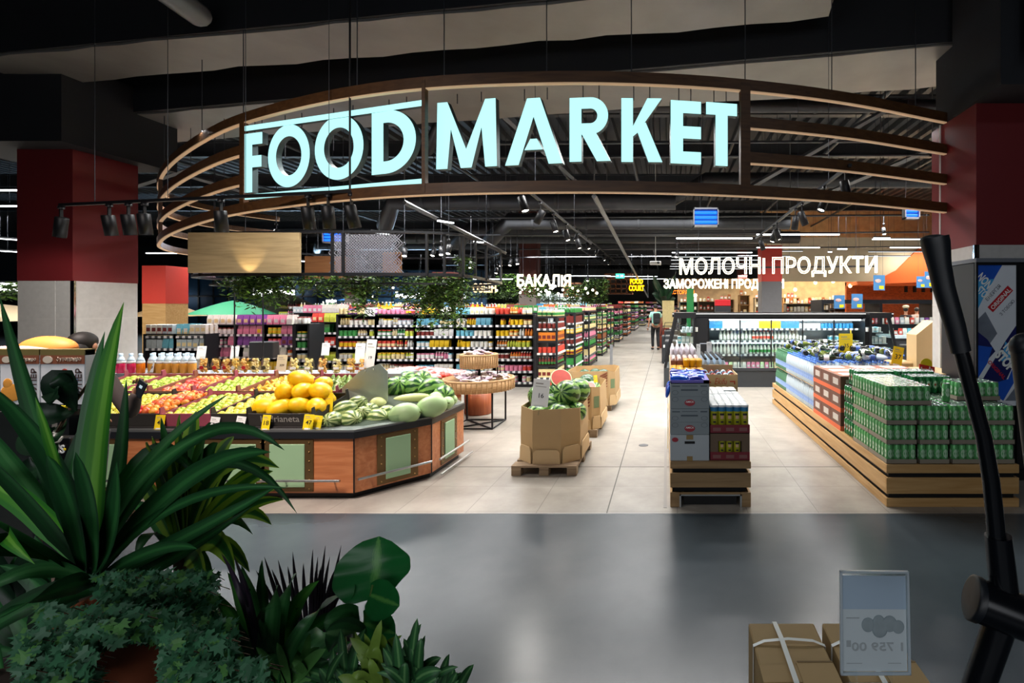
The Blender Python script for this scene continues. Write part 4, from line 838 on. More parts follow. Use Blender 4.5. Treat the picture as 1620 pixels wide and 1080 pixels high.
# price cards
def card(px, py, Y, w_, h_, m, lab, txt=None, tilt=.15, ry=0, name='price_card', base=None, pole=None, tw=.6, rz=0):
    p = W(px, py, Y); t = thing(name, lab, 'price card', p, rz); t.rotation_euler = (-tilt, ry, rz)
    MB().bbox(-w_/2, w_/2, 0, .003, 0, h_, .0008).build('card', m, t)
    MB().box(-w_*.35, w_*.1, -.0006, 0, h_*.82, h_*.86).box(-w_*.35, w_*.3, -.0006, 0, h_*.72, h_*.74).build('small_print', mat('grey print', '9a958c', .7, var=0), t)
    if txt: text(txt, 'lettering', mat('black print', '1a1a1c', .6, var=0), w_*tw, None, (w_*.05, -.001, h_*.32), parent=t, extrude=.0006, bold=.01)
    if pole: MB().box(-.006, .006, 0, .004, -pole, 0).build('holder', clearp, t)
    MB().box(-w_*.3, w_*.3, -.002, .012, -.004, .012).build('clip', clearp if m == whitep else whitep, t)
    return t
card(251, 679, 4.64, .09, .13, yellowp, 'yellow price card below the red and orange apples', '49')
card(336, 683, 4.64, .085, .135, whitep, 'white price card, left of the two white ones at the counter front', '79', ry=.1); card(377, 682, 4.64, .085, .135, whitep, 'white price card, right of the two white ones at the counter front', '79', ry=.12)
card(419, 680, 4.62, .075, .135, yellowp, 'yellow price card under the big yellow melons', '18', ry=.04); card(486, 679, 4.62, .09, .135, yellowp, 'yellow price card beside the clear corner of the counter', '47', ry=.05)
card(500, 678, 4.66, .08, .12, yellowp, 'second yellow price card tucked behind the one at the clear corner', None, ry=.1)
card(516, 655, 4.9, .12, .2, yellowp, 'pale yellow price card in front of the steel divider', None, ry=-.06)
card(620, 613, 5.95, .09, .15, yellowp, 'yellow card at the right edge of the steel divider', None)
# ------------------------------------------------------------------ juice and dried fruit on the upper shelf
ZS = .957
def bottle_set():
    r_ = {}
    for nm, c in (('pink', 'd92a5c'), ('amber', 'd89a3c'), ('orange', 'ea7a1a')):
        t = thing('juice_bottle', 'x', 'bottle', (0, 0, 0))
        prof = [(.001, 0), (.036, 0), (.04, .006), (.04, .12), (.036, .14)]
        b_ = MB().lathe(prof, 18).build('juice', mat(nm + ' juice', c, .25, var=.05, spec=.6, emit=.0), t)
        MB().lathe([(.036, .14), (.04, .142), (.03, .175), (.018, .2), (.016, .215)], 18, cap=False).build('bottle_neck', mat('pale plastic', 'cfe2ee', .25, var=.05), t)
        MB().lathe([(.019, .21), (.019, .235), (.001, .235)], 14).build('cap', mat('pale blue cap', 'bcd8f0', .4, var=0), t)
        MB().lathe([(.0345, .145), (.0405, .142), (.0405, .118), (.034, .118)], 18, cap=False).build('label_band', mat('white label', 'eeeeea', .6, var=.1), t)
        r_[nm] = t
    return r_
BS = bottle_set()
seq = [(166, 'pink'), (182, 'pink'), (197, 'pink'), (213, 'pink'), (228, 'orange'), (246, 'amber'), (259, 'amber'), (271, 'amber'), (284, 'amber'), (297, 'amber'), (309, 'amber')]
lb = ['pink juice bottle hidden by the big leaf', 'pink juice bottle just left of the leaf tip', 'pink juice bottle, first right of the tall leaf', 'pink juice bottle beside the orange one', 'bright orange juice bottle between pink and amber ones']+[f'amber juice bottle, {q} right of the small white card' for q in ('first', 'second', 'third', 'fourth', 'fifth', 'last')]
used = set()
for i, (px, k) in enumerate(seq):
    loc = (X(px, 6.08), 6.04, ZS)
    if k not in used: BS[k].location = loc; BS[k]['label'] = lb[i]; BS[k]['group'] = 'juice bottles on the counter shelf'; used.add(k)
    else: dup(BS[k], loc, label=lb[i], group='juice bottles on the counter shelf')
for i, px in enumerate((250, 264, 277, 290, 303)): dup(BS['amber'], (X(px, 6.2), 6.15, ZS), label='amber juice bottle in the row behind, neck showing over the front ones', group='juice bottles in the back row')
card(237, 589, 6.0, .075, .13, whitep, 'small white price card among the juice bottles', '39')
bagm = clear_mat('cellophane', (.97, .97, .95), .1, .2)
chips = [fruit_mat('dried mango', 'f0a83a', 'ffdc84', .6, .01, .1, 4, .5), fruit_mat('banana crisps', 'e2c664', 'f7ecb4', .6, .01, .1, 4, .5)]
def pouch(px, m, lab, k=0, w_=.085, h_=.2, badge='c0221f'):
    t = thing('dried_fruit_pack', lab, 'snack pack', (X(px, 6.03), 6.03, ZS), rnd.uniform(-.1, .1), 'dried fruit packs on the counter shelf')
    q = lambda s, d, z: [(-w_*s/2, -d, z), (w_*s/2, -d, z), (w_*s/2, d, z), (-w_*s/2, d, z)]
    mb = MB(); vs = q(.95, .028, 0)+q(1, .032, h_*.35)+q(.95, .02, h_*.7)+q(.9, .004, h_*.9)+q(.9, .002, h_)
    mb.add(vs, [(i*4+j, i*4+(j+1) % 4, i*4+4+(j+1) % 4, i*4+4+j) for i in range(4) for j in range(4)]+[(3, 2, 1, 0), (16, 17, 18, 19)]); mb.build('wrapper', bagm, t)
    r_ = random.Random(px); mc = MB()
    for i in range(40):
        z = r_.uniform(.015, h_*.84); d = .022*(1-z/h_*.9); mc.ball((r_.uniform(-w_*.38, w_*.38), r_.uniform(-d, d*.3), z), (.016, .008, .016), 6, 4)
    mc.build('contents', m, t)
    if badge: M = Matrix.Translation((w_*.05*(-1)**px, -.034, h_*.35)) @ Matrix.Rotation(PI/2, 4, 'X'); MB().lathe([(.022, -.001), (.022, .002)], 16, M=M).build('badge', mat('round badge '+badge, badge, .5, var=0), t)
    else: MB().box(-w_*.3, w_*.3, -.035, -.031, h_*.25, h_*.38).build('badge', whitep, t)
for i, px in enumerate((322, 342, 359, 373, 388, 404, 421)): pouch(px, chips[0 if i < 5 else 1], 'clear pouch of ' + ('dried orange fruit, first beside the juice', 'dried fruit with red and white badge, second pouch', 'dark orange dried fruit with red badge, third pouch', 'pale dried fruit with white badge, fourth pouch', 'dried fruit with round red badge, fifth pouch', 'yellow green crisps with dark badge, left one', 'yellow green crisps with dark badge, right one')[i], badge=('b01c22', 'c0221f', 'b01c22', 'e9e3d6', 'b82026', '3d3a22', '3d3a22')[i])
for i, px in enumerate((466, 489, 511, 534, 556, 575)): pouch(px, chips[(1, 1, 0, 1, 0, 0)[i]], 'clear pack of dried fruit with white label, ' + names[i].replace('nearest', 'first') + ' right of the 309 price card', w_=.1, h_=.2, badge=None)
card(444, 588, 5.99, .12, .2, mat('beige paper', 'd8c9a8', .6, var=.04), 'beige price card reading 309 on the counter shelf', '309', tw=.45)
card(583, 582, 6.0, .12, .34, whitep, 'tall white price card at the right end of the counter shelf', '19', ry=.04, tw=.3)
card(568, 575, 6.3, .12, .25, whitep, 'white price card behind the tall one at the end of the shelf', None); card(514, 562, 6.5, .1, .16, whitep, 'white card on a clear stand behind the dried fruit', None, pole=.3); card(317, 568, 6.6, .12, .17, whitep, 'white card on a stand above the juice bottles', None, pole=.35); card(370, 568, 6.7, .11, .17, whitep, 'white card on a stand above the dried fruit pouches', None, pole=.35)
# scale on the counter with thin pole
t = thing('weighing_scale', 'black weighing scale screen with a paper slot behind the dried fruit', 'scale', (X(418, 6.7), 6.7, .63)); MB().bbox(-.16, .16, -.06, .06, .44, .66, .01).build('screen', blackp, t); MB().box(-.03, .03, -.02, .02, 0, .45).build('stand', black, t)
for i, px in enumerate((371, 416)): t = thing('counter_pole', 'thin dark pole rising from the counter, ' + ('left one above the pouches', 'right one behind the scale')[i], 'pole', (X(px, 6.45), 6.45, .63)); MB().tube([(0, 0, 0), (0, 0, 1.3)], .008, 6).build('pole', black, t)

# ------------------------------------------------------------------ wooden crate table with pink packs and rattan stand behind
crw = wood('orange pine', 'b4672f', 'cc7f42', .5)
cr_t = thing('produce_table', 'slanting orange pine table heaped with pink fruit packs behind the melons', 'display table', (0, 0, 0))
M = Matrix.Translation((X(665, 8), 7.9, 0)) @ Matrix.Rotation(R(-12), 4, 'Z')
MB().box(-.72, .62, -.35, .5, .52, .66, M=M).build('tray', crw, cr_t); MB().box(-.6, .5, -.25, .4, 0, .52, M=M).build('base', wood('dark red wood', '7a3a1c', '8f4a28'), cr_t)
pk = [mat('pink fruit pack', 'e89a9a', .4, var=.3, scale=30), mat('red fruit pack', 'd8483e', .4, var=.3, scale=30), mat('orange fruit pack', 'f0902a', .4, var=.25, scale=30)]
PK = [MB().ball((0, 0, 0), (.055, .045, .03), 8, 6).mesh('fruit_pack', p) for p in pk]
r_ = random.Random(11)
for i in range(17):
    for j in range(9):
        x, y = -.66+i*.075, -.3+j*.09; k = 2 if i < 3 and j > 1 else (1 if r_.random() < .2 else 0); z = .69+.09*math.sin(PI*(i+1)/18)*math.sin(PI*(j+2)/11)
        tag(ob('fruit_pack', PK[k], None, M @ Vector((x+r_.uniform(-.02, .02), y, z)), (r_.uniform(-.4, .4), r_.uniform(-.4, .4), r_.uniform(0, 6))), ('small pink net of fruit on the pine table', 'small red net of fruit on the pine table', 'small orange net of fruit on the pine table')[k], 'fruit pack', 'fruit nets heaped on the pine table')
rat = mat('rattan weave', 'b48a5c', .7, var=0); N, L, b = nodes(rat); tc = N.new('ShaderNodeTexCoord')
cb = N.new('ShaderNodeTexWave'); cb.wave_type = 'BANDS'; cb.bands_direction = 'Z'; cb.inputs['Scale'].default_value = 22; cb.inputs['Distortion'].default_value = 1.5; cb.inputs['Detail'].default_value = 3; cb.inputs['Detail Scale'].default_value = 4
cr = N.new('ShaderNodeValToRGB'); cr.color_ramp.elements[0].color = lin('84603a'); cr.color_ramp.elements[1].color = lin('cfa878'); L.new(tc.outputs['Object'], cb.inputs[0]); L.new(cb.outputs['Fac'], cr.inputs[0]); L.new(cr.outputs[0], b.inputs['Base Color'])
rt = thing('rattan_stand', 'two tier round rattan display stand on black metal legs', 'display stand', (X(758, 7.5), 7.5, 0))
def basket(r, z0, z1, nm):
    mb = MB().lathe([(r*.96, z0), (r, z0+.01), (r, z1), (r-.025, z1), (r-.03, z1-.04), (.001, z1-.05)], 40, cap=False).lathe([(.001, z0), (r*.96, z0)], 40, cap=False)
    for i in range(44): a = 2*PI*i/44; mb.tube([((r+.003)*math.cos(a), (r+.003)*math.sin(a), z0), ((r+.003)*math.cos(a), (r+.003)*math.sin(a), z1)], .006, 4)
    mb.lathe([(r+.006, z1-.02), (r+.01, z1-.008), (r+.003, z1+.004), (r-.02, z1+.004)], 40, cap=False)
    return mb.build(nm, rat, rt)
basket(.5, .53, .7, 'lower_basket'); basket(.26, .85, 1.05, 'upper_basket')
MB().tube([(0, 0, .5), (0, 0, .9)], .02, 10).tube([(.24, 0.1, .7), (.24, .1, .86)], .012, 8).build('pole', black, rt)
for i in range(4):
    a = PI/4+i*PI/2; MB().tube([(.42*math.cos(a), .42*math.sin(a), .01), (.42*math.cos(a), .42*math.sin(a), .54)], .014, 6).build('leg', black, rt)
MB().tube([(.42*math.cos(PI/4+i*PI/2), .42*math.sin(PI/4+i*PI/2), .012) for i in range(5)], .012, 6).tube([(-.3, -.3, .012), (.3, .3, .012)], .012, 6).tube([(.3, -.3, .012), (-.3, .3, .012)], .012, 6).build('base_frame', black, rt)
tag(MB().lathe([(.2, 0), (.22, .02), (.22, .34), (.2, .35)], 24).build('wooden_tub', wood('red barrel wood', '8a4424', 'a45a34', axis='Z'), loc=(X(757, 8.3), 8.3, 0)), 'reddish round wooden tub on the floor under the rattan stand', 'tub')
pv = [mat('mauve packet', '9c8492', .5, var=.35, scale=25), mat('pale packet', 'd9cbc8', .5, var=.3, scale=25)]
PV = [MB().bbox(-.05, .05, -.035, .035, -.012, .012, .008).mesh('sweet_packet', p) for p in pv]
for i in range(110):
    up = i > 80; rr_ = (.21 if up else .43)*math.sqrt(r_.random()); a = r_.uniform(0, 2*PI); k = 0 if r_.random() < .45 else 1
    z = (1.02 if up else .67)+.012+r_.uniform(0, .05)+(.03 if up else .02)*(1-rr_/(.21 if up else .43))
    if not up and rr_ < .05: continue
    tag(ob('sweet_packet', PV[k], None, (X(758, 7.5)+rr_*math.cos(a), 7.5+rr_*math.sin(a), z), (r_.uniform(-.5, .5), r_.uniform(-.5, .5), r_.uniform(0, 6))), ('mauve' if k == 0 else 'pale')+' sweet packet in the '+('upper' if up else 'lower')+' rattan basket', 'packet', ('upper' if up else 'lower')+' basket sweets')

# ------------------------------------------------------------------ watermelon bins on pallets
palw = wood('weathered pallet wood', '7c6650', '9a8468', .8)
def pallet(x0, x1, y0, y1, lab):
    t = thing('wooden_pallet', lab, 'pallet', ((x0+x1)/2, y0, 0)); w_ = (x1-x0)/2; ln = y1-y0
    for i in range(5): y = ln*i/5; MB().box(-w_, w_, y, y+ln*.15, .085, .102).build('deck_board', palw, t)
    for i, x in enumerate((-w_, -.05, w_-.1)):
        MB().box(x, x+.1, 0, ln, .068, .085).build('stringer', palw, t)
        for y in (0, ln/2-.05, ln-.1): MB().bbox(x, x+.1, y, y+.1, 0, .068, .003).build('block', palw, t)
    return t
stripes = mat('printed brown stripes', '7d3a2c', .8, var=0); gprint = mat('printed green patch', '6d7f5a', .8, var=0)
def octagon(x0, x1, y0, y1, c): return [(x0+c, y0), (x1-c, y0), (x1, y0+c), (x1, y1-c), (x1-c, y1), (x0+c, y1), (x0, y1-c), (x0, y0+c)]
def bin_(x0, x1, y0, y1, lab, plain=True, h=.56):
    cx, cy = (x0+x1)/2, (y0+y1)/2; t = thing('cardboard_bin', lab, 'cardboard bin', (cx, cy, .103)); mb = MB()
    O = octagon(x0-cx, x1-cx, y0-cy, y1-cy, .17 if plain else .1); I = [(x*.985, y*.985) for x, y in O]; n = 8
    zt = [h+(.012*math.sin(i*2.1)) for i in range(8)]
    vs = [(x*1.0, y*1.0, 0) for x, y in O]+[(x*1.025, y*1.025, h*.55) for x, y in O]+[(x, y, z) for (x, y), z in zip(O, zt)]+[(x, y, z) for (x, y), z in zip(I, zt)]+[(x, y, .02) for x, y in I]
    fs = [tuple(range(8))[::-1], tuple(32+i for i in range(8))]
    for k in range(4): fs += [(k*8+i, k*8+(i+1) % 8, k*8+8+(i+1) % 8, k*8+8+i) for i in range(8)]
    mb.add(vs, fs); mb.build('shell', kraft, t)
    fl = MB(); E = [(x*1.035, y*1.035) for x, y in O]
    for (i, a, b_) in ((0, .02, .98), (7, .05, .97), (1, .05, .97), (2, .03, .97)):
        p, q = Vector(E[i]+(0,)), Vector(E[(i+1) % 8]+(0,)); u = p.lerp(q, a); v = p.lerp(q, b_); n_ = Vector((q.y-p.y, p.x-q.x, 0)).normalized()*.012; o = Vector((0, 0, .0)); hh = h*(.26 if i == 0 else .3)
        A = [u, v, v.lerp(u, .03)+Vector((0, 0, hh*.8)), v.lerp(u, .12)+Vector((0, 0, hh)), u.lerp(v, .12)+Vector((0, 0, hh)), u.lerp(v, .03)+Vector((0, 0, hh*.8))]
        m_ = len(A); fl.add([x+n_ for x in A]+A, [tuple(range(m_)), tuple(range(m_, 2*m_))[::-1]]+[(k, m_+k, m_+(k+1) % m_, (k+1) % m_) for k in range(m_)])
    fl.build('bottom_flap', kraft2, t)
    if not plain:
        M_ = Matrix.Translation((x1-cx-.17, y0-cy, 0)); 
        s = MB()
        yf = y0-cy-.014
        for i in range(6):
            z = h*.45+i*.045; s.add([(x1-cx-.24, yf, z), (x1-cx-.12, yf, z+.06), (x1-cx-.12, yf, z+.08), (x1-cx-.24, yf, z+.02), (x1-cx-.24, yf+.01, z), (x1-cx-.12, yf+.01, z+.06), (x1-cx-.12, yf+.01, z+.08), (x1-cx-.24, yf+.01, z+.02)], [(0, 1, 2, 3), (4, 7, 6, 5), (3, 2, 6, 7), (0, 4, 5, 1)])
        s.build('printed_stripes', stripes, t)
        p, q = Vector(O[1]+(0,))*1.03, Vector(O[2]+(0,))*1.03; u, v = p.lerp(q, .25), p.lerp(q, .85)
        MB().add([u+Vector((0, 0, h*.5)), v+Vector((0, 0, h*.5)), v+Vector((0, 0, h*.78)), u+Vector((0, 0, h*.78))], [(0, 1, 2, 3)]).build('green_print', gprint, t)
    # false floor carrying the fruit
    MB().poly([(x*.97, y*.97) for x, y in O], h*.55, h*.57).build('inner_pad', kraft2, t)
    return t
XL, XR = -1.61, -.935
pallet(XL, XR, 5.23, 6.28, 'weathered wooden pallet under the nearest melon bin'); bin_(XL+.03, XR-.01, 5.32, 6.2, 'plain kraft octagonal cardboard bin full of watermelons, nearest of three')
pallet(XL, XR, 6.76, 7.8, 'wooden pallet under the middle melon bin'); bin_(XL+.03, XR+.02, 6.8, 7.7, 'octagonal cardboard bin with brown printed stripes, middle of three', False)
pallet(XL, XR, 8.5, 9.5, 'wooden pallet under the farthest melon bin'); bin_(XL-.06, XR+.06, 8.45, 9.4, 'dark rimmed cardboard bin with printed stripes, farthest of three', False)
B = [(-1.42, 5.55, .52, 'low at the front left corner', 1), (-1.17, 5.52, .54, 'low at the middle of the front', 1), (-1.0, 5.62, .55, 'pale one low at the right corner', .8), (-1.45, 5.8, .7, 'upper left beside the white card', 1), (-1.12, 5.68, .75, 'big round upper right with stem facing out', 1.1), (-1.25, 5.95, .72, 'in the middle behind the card', 1), (-1.05, 5.95, .74, 'behind the big round one', 1.05), (-1.4, 6.05, .6, 'back left', 1), (-1.28, 5.68, .62, 'under the cut half', .95)]
for x, y, z, lb, s in B: tag(ob('watermelon', WM, None, (x, y, z+.03), (r_.uniform(1.0, 1.6), r_.uniform(-.5, .5), r_.uniform(-.6, .6)), s), 'watermelon in the nearest bin, '+lb, 'watermelon', 'watermelons in the nearest bin')
flesh = mat('red melon flesh', 'd8564a', .45, var=.15, scale=18)
def half(loc, rot, lab, s=1):
    t = thing('watermelon_half', lab, 'watermelon', loc); t.rotation_euler = rot; t.scale = (s,)*3
    MB().lathe([(.001, -.13), (.06, -.12), (.1, -.085), (.125, -.04), (.13, 0)], 24, cap=False).build('rind', wm, t)
    MB().lathe([(.13, 0), (.118, .001)], 24, cap=False).build('white_rim', mat('pale melon rim', 'dfe3b8', .5, var=0), t); MB().lathe([(.118, .001), (.001, .003)], 24, cap=False).build('flesh', flesh, t)
half((-1.2, 5.75, .94), (.75, .5, 0), 'cut red watermelon half on top of the nearest bin', .95)
for x, y, z, lb, s, me in ((-1.15, 7.3, .65, 'dark watermelon whole in the middle bin beside the yellow card', 1, WMD), (-1.45, 7.3, .5, 'watermelon low in the middle bin', 1, WM), (-1.05, 7.15, .58, 'striped watermelon at the right of the middle bin', .9, WM)): tag(ob('watermelon', me, None, (x, y, z), (1.2, .2, .4), s), lb, 'watermelon')
half((-1.18, 7.05, .68), (.5, .2, 0), 'cut red watermelon half on the middle bin, left one', .75); half((-1.06, 6.98, .66), (.6, .3, 0), 'cut red watermelon half on the middle bin, right one', .6)
for i, x in enumerate((-1.45, -1.28, -1.12)): tag(ob('watermelon', WMD, None, (x, 8.9+.1*(i % 2), .55), (1.2, .2, i), .8), 'dark round watermelon inside the farthest bin, '+('left', 'middle', 'right')[i]+' one', 'watermelon')
card(853, 643, 5.28, .175, .285, whitep, 'large tilted white price card reading 16 on the nearest melon bin', '16', tilt=.05, ry=.1, pole=.09, tw=.3)
card(944, 616, 7.1, .07, .2, yellowp, 'narrow yellow price card standing in the middle melon bin', None, rz=.9)
# floor-standing post and mat
t = thing('floor_sign_post', 'thin grey signpost standing in the aisle beyond the melon bins', 'post', (X(967, 10.7), 10.7, 0)); MB().box(-.03, .03, -.01, .01, .02, .95).build('post', mat('grey post', '8b9096', .5, .3), t); MB().lathe([(.09, 0), (.09, .02)], 16).build('base', darkgrey, t)
# ------------------------------------------------------------------ shelf goods: a queue, nearest ones become objects, the far rest one mesh per kind
pal = ['d94a3a', 'e8862a', 'f0c020', '3c8f46', '2f7fb0', 'e88aa8', 'efe9dc', '9c5a2c', '8a4fa0', '6fb7c9', 'c9d34a', '7a2f2a', 'f3d9a0', 'b8c4c8']
def gm_(c): return mat('goods '+c, c, .4, var=.25, scale=30, spec=.4)
glassy = mat('pale goods glass', 'cfd6c4', .2, var=.2)
def goods_mesh(kind, c, c2):
    mb = MB()
    if kind == 'jar': mb.lathe([(.001, 0), (.034, 0), (.036, .01), (.036, .085), (.03, .095)], 8, 0).lathe([(.032, .095), (.032, .115), (.001, .115)], 8, 1).lathe([(.0368, .025), (.0368, .07)], 8, 2, cap=False)
    if kind == 'bottle': mb.lathe([(.001, 0), (.036, 0), (.037, .13), (.014, .18), (.013, .2)], 8, 0).lathe([(.016, .2), (.016, .225), (.001, .225)], 8, 1).lathe([(.0378, .04), (.0378, .1)], 8, 2, cap=False)
    if kind == 'pouch': mb.add([(-.045, -.025, 0), (.045, -.025, 0), (.045, .025, 0), (-.045, .025, 0), (-.05, -.02, .08), (.05, -.02, .08), (.05, .02, .08), (-.05, .02, .08), (-.047, -.002, .16), (.047, -.002, .16), (.047, .002, .16), (-.047, .002, .16)], [(0, 1, 5, 4), (1, 2, 6, 5), (2, 3, 7, 6), (3, 0, 4, 7), (4, 5, 9, 8), (5, 6, 10, 9), (6, 7, 11, 10), (7, 4, 8, 11), (8, 9, 10, 11)], 0).add([(-.03, -.0262, .03), (.03, -.0262, .03), (.03, -.0255, .09), (-.03, -.0255, .09)], [(0, 1, 2, 3)], 2)
    if kind == 'carton': mb.bbox(-.04, .04, -.03, .03, 0, .15, .003, 0).add([(-.03, -.0305, .04), (.03, -.0305, .04), (.03, -.0305, .1), (-.03, -.0305, .1)], [(0, 1, 2, 3)], 2)
    if kind == 'tin': mb.lathe([(.001, 0), (.035, 0), (.036, .004), (.036, .1), (.034, .104), (.001, .104)], 10, 0).lathe([(.0365, .02), (.0365, .085)], 10, 2, cap=False)
    return mb
KMESH = {}; QUEUE = []
def gkey(kind, c, c2, c3): return (kind, c, c2, c3)
def goods(kind, x, y, z, c, c2='e9e6dc', c3='f1efe6', sc=1, rz=0, where='', grp=''):
    QUEUE.append((math.hypot(x, y), kind, x, y, z, c, c2, c3, sc, rz, where, grp))
CN = {'d94a3a': 'red', 'e8862a': 'orange', 'f0c020': 'yellow', '3c8f46': 'green', '2f7fb0': 'blue', 'e88aa8': 'pink', 'efe9dc': 'white', '9c5a2c': 'brown', '8a4fa0': 'purple', '6fb7c9': 'light blue', 'c9d34a': 'lime', '7a2f2a': 'dark red', 'f3d9a0': 'cream', 'b8c4c8': 'grey'}
PL = {'jar': 'jar', 'bottle': 'bottle', 'pouch': 'bag', 'carton': 'carton', 'tin': 'tin'}
def flush_goods():
    QUEUE.sort(key=lambda q: q[0]); cnt_ = {}; rest = {}
    for q in QUEUE:
        d, kind, x, y, z, c, c2, c3, sc, rz, where, grp = q; k = (kind, c, c2, c3)
        if k not in KMESH: KMESH[k] = goods_mesh(kind, c, c2).mesh(kind, [gm_(c), gm_(c2), gm_(c3)])
        cnt_[kind] = cnt_.get(kind, 0)+1
        if cnt_[kind] <= 290:
            tag(ob(kind, KMESH[k], None, (x, y, z), (0, 0, rz), sc), f'small {CN.get(c, "pale")} {PL[kind]} {where}', PL[kind], f'{CN.get(c, "pale")} {PL[kind]}s {grp}')
        else: rest.setdefault(kind, []).append(q)
    for kind, L_ in rest.items():
        mb = MB(); ms = []; mi = {}; g = goods_mesh(kind, 0, 0)
        for q in L_:
            d, _, x, y, z, c, c2, c3, sc, rz, where, grp = q; M = Matrix.Translation((x, y, z)) @ Matrix.Rotation(rz, 4, 'Z') @ Matrix.Scale(sc, 4)
            ids = []
            for cc in (c, c2, c3):
                if cc not in mi: mi[cc] = len(ms); ms.append(gm_(cc))
                ids.append(mi[cc])
            n = len(mb.v); mb.v += [tuple(M @ Vector(v)) for v in g.v]; mb.f += [tuple(n+i for i in f) for f in g.f]; mb.m += [ids[m_] for m_ in g.m]; mb.sm += g.sm
        tag(mb.build('distant_'+kind, ms), f'countless small {PL[kind]}s in many colours on the more distant shelves', PL[kind]+'s', None, 'stuff')
# ------------------------------------------------------------------ gondola shelving
shelfm = mat('dark shelf metal', '26282c', .5, .4, var=.05); stripw = mat('price strip', 'c9ccd0', .5, var=0)
N, L, b = nodes(stripw); tc = N.new('ShaderNodeTexCoord'); wv = N.new('ShaderNodeTexWave'); wv.inputs['Scale'].default_value = 2.6; wv.bands_direction = 'X'; cr = N.new('ShaderNodeValToRGB'); cr.color_ramp.interpolation = 'CONSTANT'
cr.color_ramp.elements[0].color = lin('4a4d52'); cr.color_ramp.elements[1].color = lin('f2f2f0'); cr.color_ramp.elements[1].position = .5; L.new(tc.outputs['Object'], wv.inputs[0]); L.new(wv.outputs['Fac'], cr.inputs[0]); L.new(cr.outputs[0], b.inputs['Base Color'])
rg = random.Random(21)
def bay(x0, x1, y, levels, top, lab, dep=.45, cols=None, kinds=('jar', 'bottle'), where='', grp='', dens=1, rows=2, topgoods=True, faces=(-1,), end=False):
    """shelving bay facing -Y; x0..x1 wide"""
    t = thing('shelf_bay', lab, 'shelf', (x0, y, 0)); w_ = x1-x0
    for x in (0, w_): MB().box(x-.02, x+.02, 0, dep, 0, top).build('upright', shelfm, t)
    MB().box(0, w_, dep-.02, dep, 0, top).build('back_panel', mat('dark back panel', '1d1e21', .6), t); MB().box(.0, w_, .02, dep, 0, .1).build('plinth', shelfm, t)
    for z in levels:
        s = MB().box(.02, w_-.02, .01, dep-.02, z-.025, z).build('shelf', shelfm, t)
        MB().box(.02, w_-.02, 0, .01, z-.035, z+.012).build('price_strip', stripw, s)
    MB().box(0, w_, 0, dep, top-.02, top).build('top_board', shelfm, t)
    for li, z in enumerate(list(levels)+([top] if topgoods else [])):
        x = x0+.06
        while x < x1-.06:
            kind = rg.choice(kinds); c = rg.choice(cols[li % len(cols)] if cols else pal); c2 = rg.choice(('e9e6dc', 'd94a3a', 'f0c020', '7a2f2a')); c3 = rg.choice(('f1efe6', 'f3d9a0', c, c, c2)); step = {'jar': .08, 'bottle': .082, 'pouch': .11, 'carton': .088, 'tin': .078}[kind]; n = rg.randint(2, 4)
            gap = levels[1]-levels[0] if len(levels) > 1 else .25; hh = {'jar': .115, 'bottle': .225, 'pouch': .16, 'carton': .15, 'tin': .104}[kind]; sc = min(1.25, max(.7, (gap-.06)/hh*rg.uniform(.8, .95))); step *= sc
            for i in range(n):
                if x > x1-.05: break
                if rg.random() < .96*dens:
                    for r_ in range(rows): goods(kind, x, y+.06+r_*step, z+.0005, c, c2, c3, sc, 0, where, grp)
                x += step
    return t
LV = [.1, .34, .6, .86, 1.1, 1.34]
ys = lambda: rg.random()
colA = [['3c8f46', 'c9d34a', 'f3d9a0', 'efe9dc'], ['f3d9a0', 'efe9dc', '3c8f46'], ['f3d9a0', 'c9d34a'], ['efe9dc', 'f3d9a0', 'd94a3a'], ['3c8f46', 'c9d34a', 'f3d9a0'], ['f3d9a0', 'efe9dc', 'b8c4c8'], ['e88aa8', 'f3d9a0', '8a4fa0']]
colB = [['f0c020', '6fb7c9', 'efe9dc'], ['f0c020', '6fb7c9', '6fb7c9', 'efe9dc'], ['f0c020', '6fb7c9', 'efe9dc', 'e88aa8']]
colC = [['d94a3a', 'efe9dc', 'e88aa8'], ['d94a3a', 'e88aa8', 'f3d9a0'], ['e8862a', 'd94a3a', 'efe9dc'], ['e8862a', 'd94a3a', 'c9d34a'], ['e8862a', 'f0c020', 'efe9dc'], ['9c5a2c', 'e8862a', 'f0c020'], ['e8862a', 'd94a3a', 'f3d9a0']]
px_ = [533, 594, 656, 719, 782, 845]
for i in range(5):
    bay(X(px_[i], 11), X(px_[i+1], 11), 11, LV, 1.585, 'dark shelf bay facing the entrance, '+('first after the green produce', 'second, of jars', 'third, with yellow and blue goods', 'fourth, with yellow packs behind the rattan stand', 'fifth, ending at the aisle corner')[i], cols=(colA, colA, colB, colB, colC)[i], kinds=(('jar', 'bottle', 'tin'), ('jar', 'bottle'), ('tin', 'pouch', 'bottle'), ('tin', 'bottle', 'pouch'), ('jar', 'tin', 'bottle'))[i], where='on the grocery shelf bays facing the entrance', grp='on the front grocery bays')
colP = [['e88aa8', '8a4fa0', 'efe9dc'], ['e88aa8', 'd94a3a', 'f0c020'], ['e88aa8', 'efe9dc', 'e8862a'], ['8a4fa0', 'e88aa8', 'f0c020'], ['e88aa8', 'efe9dc', 'c9d34a']]
for i, (a, c) in enumerate(((325, 372), (372, 420), (420, 464))):
    bay(X(a, 10.5), X(c, 10.5), 10.5, [.1, .4, .7, .94, 1.17], 1.38, 'low shelf bay of pink and purple packs, '+('left one', 'middle one', 'right one beside the dark end unit')[i], cols=colP, kinds=('pouch', 'jar', 'pouch'), where='on the low pink and purple shelves', grp='on the pink shelves')
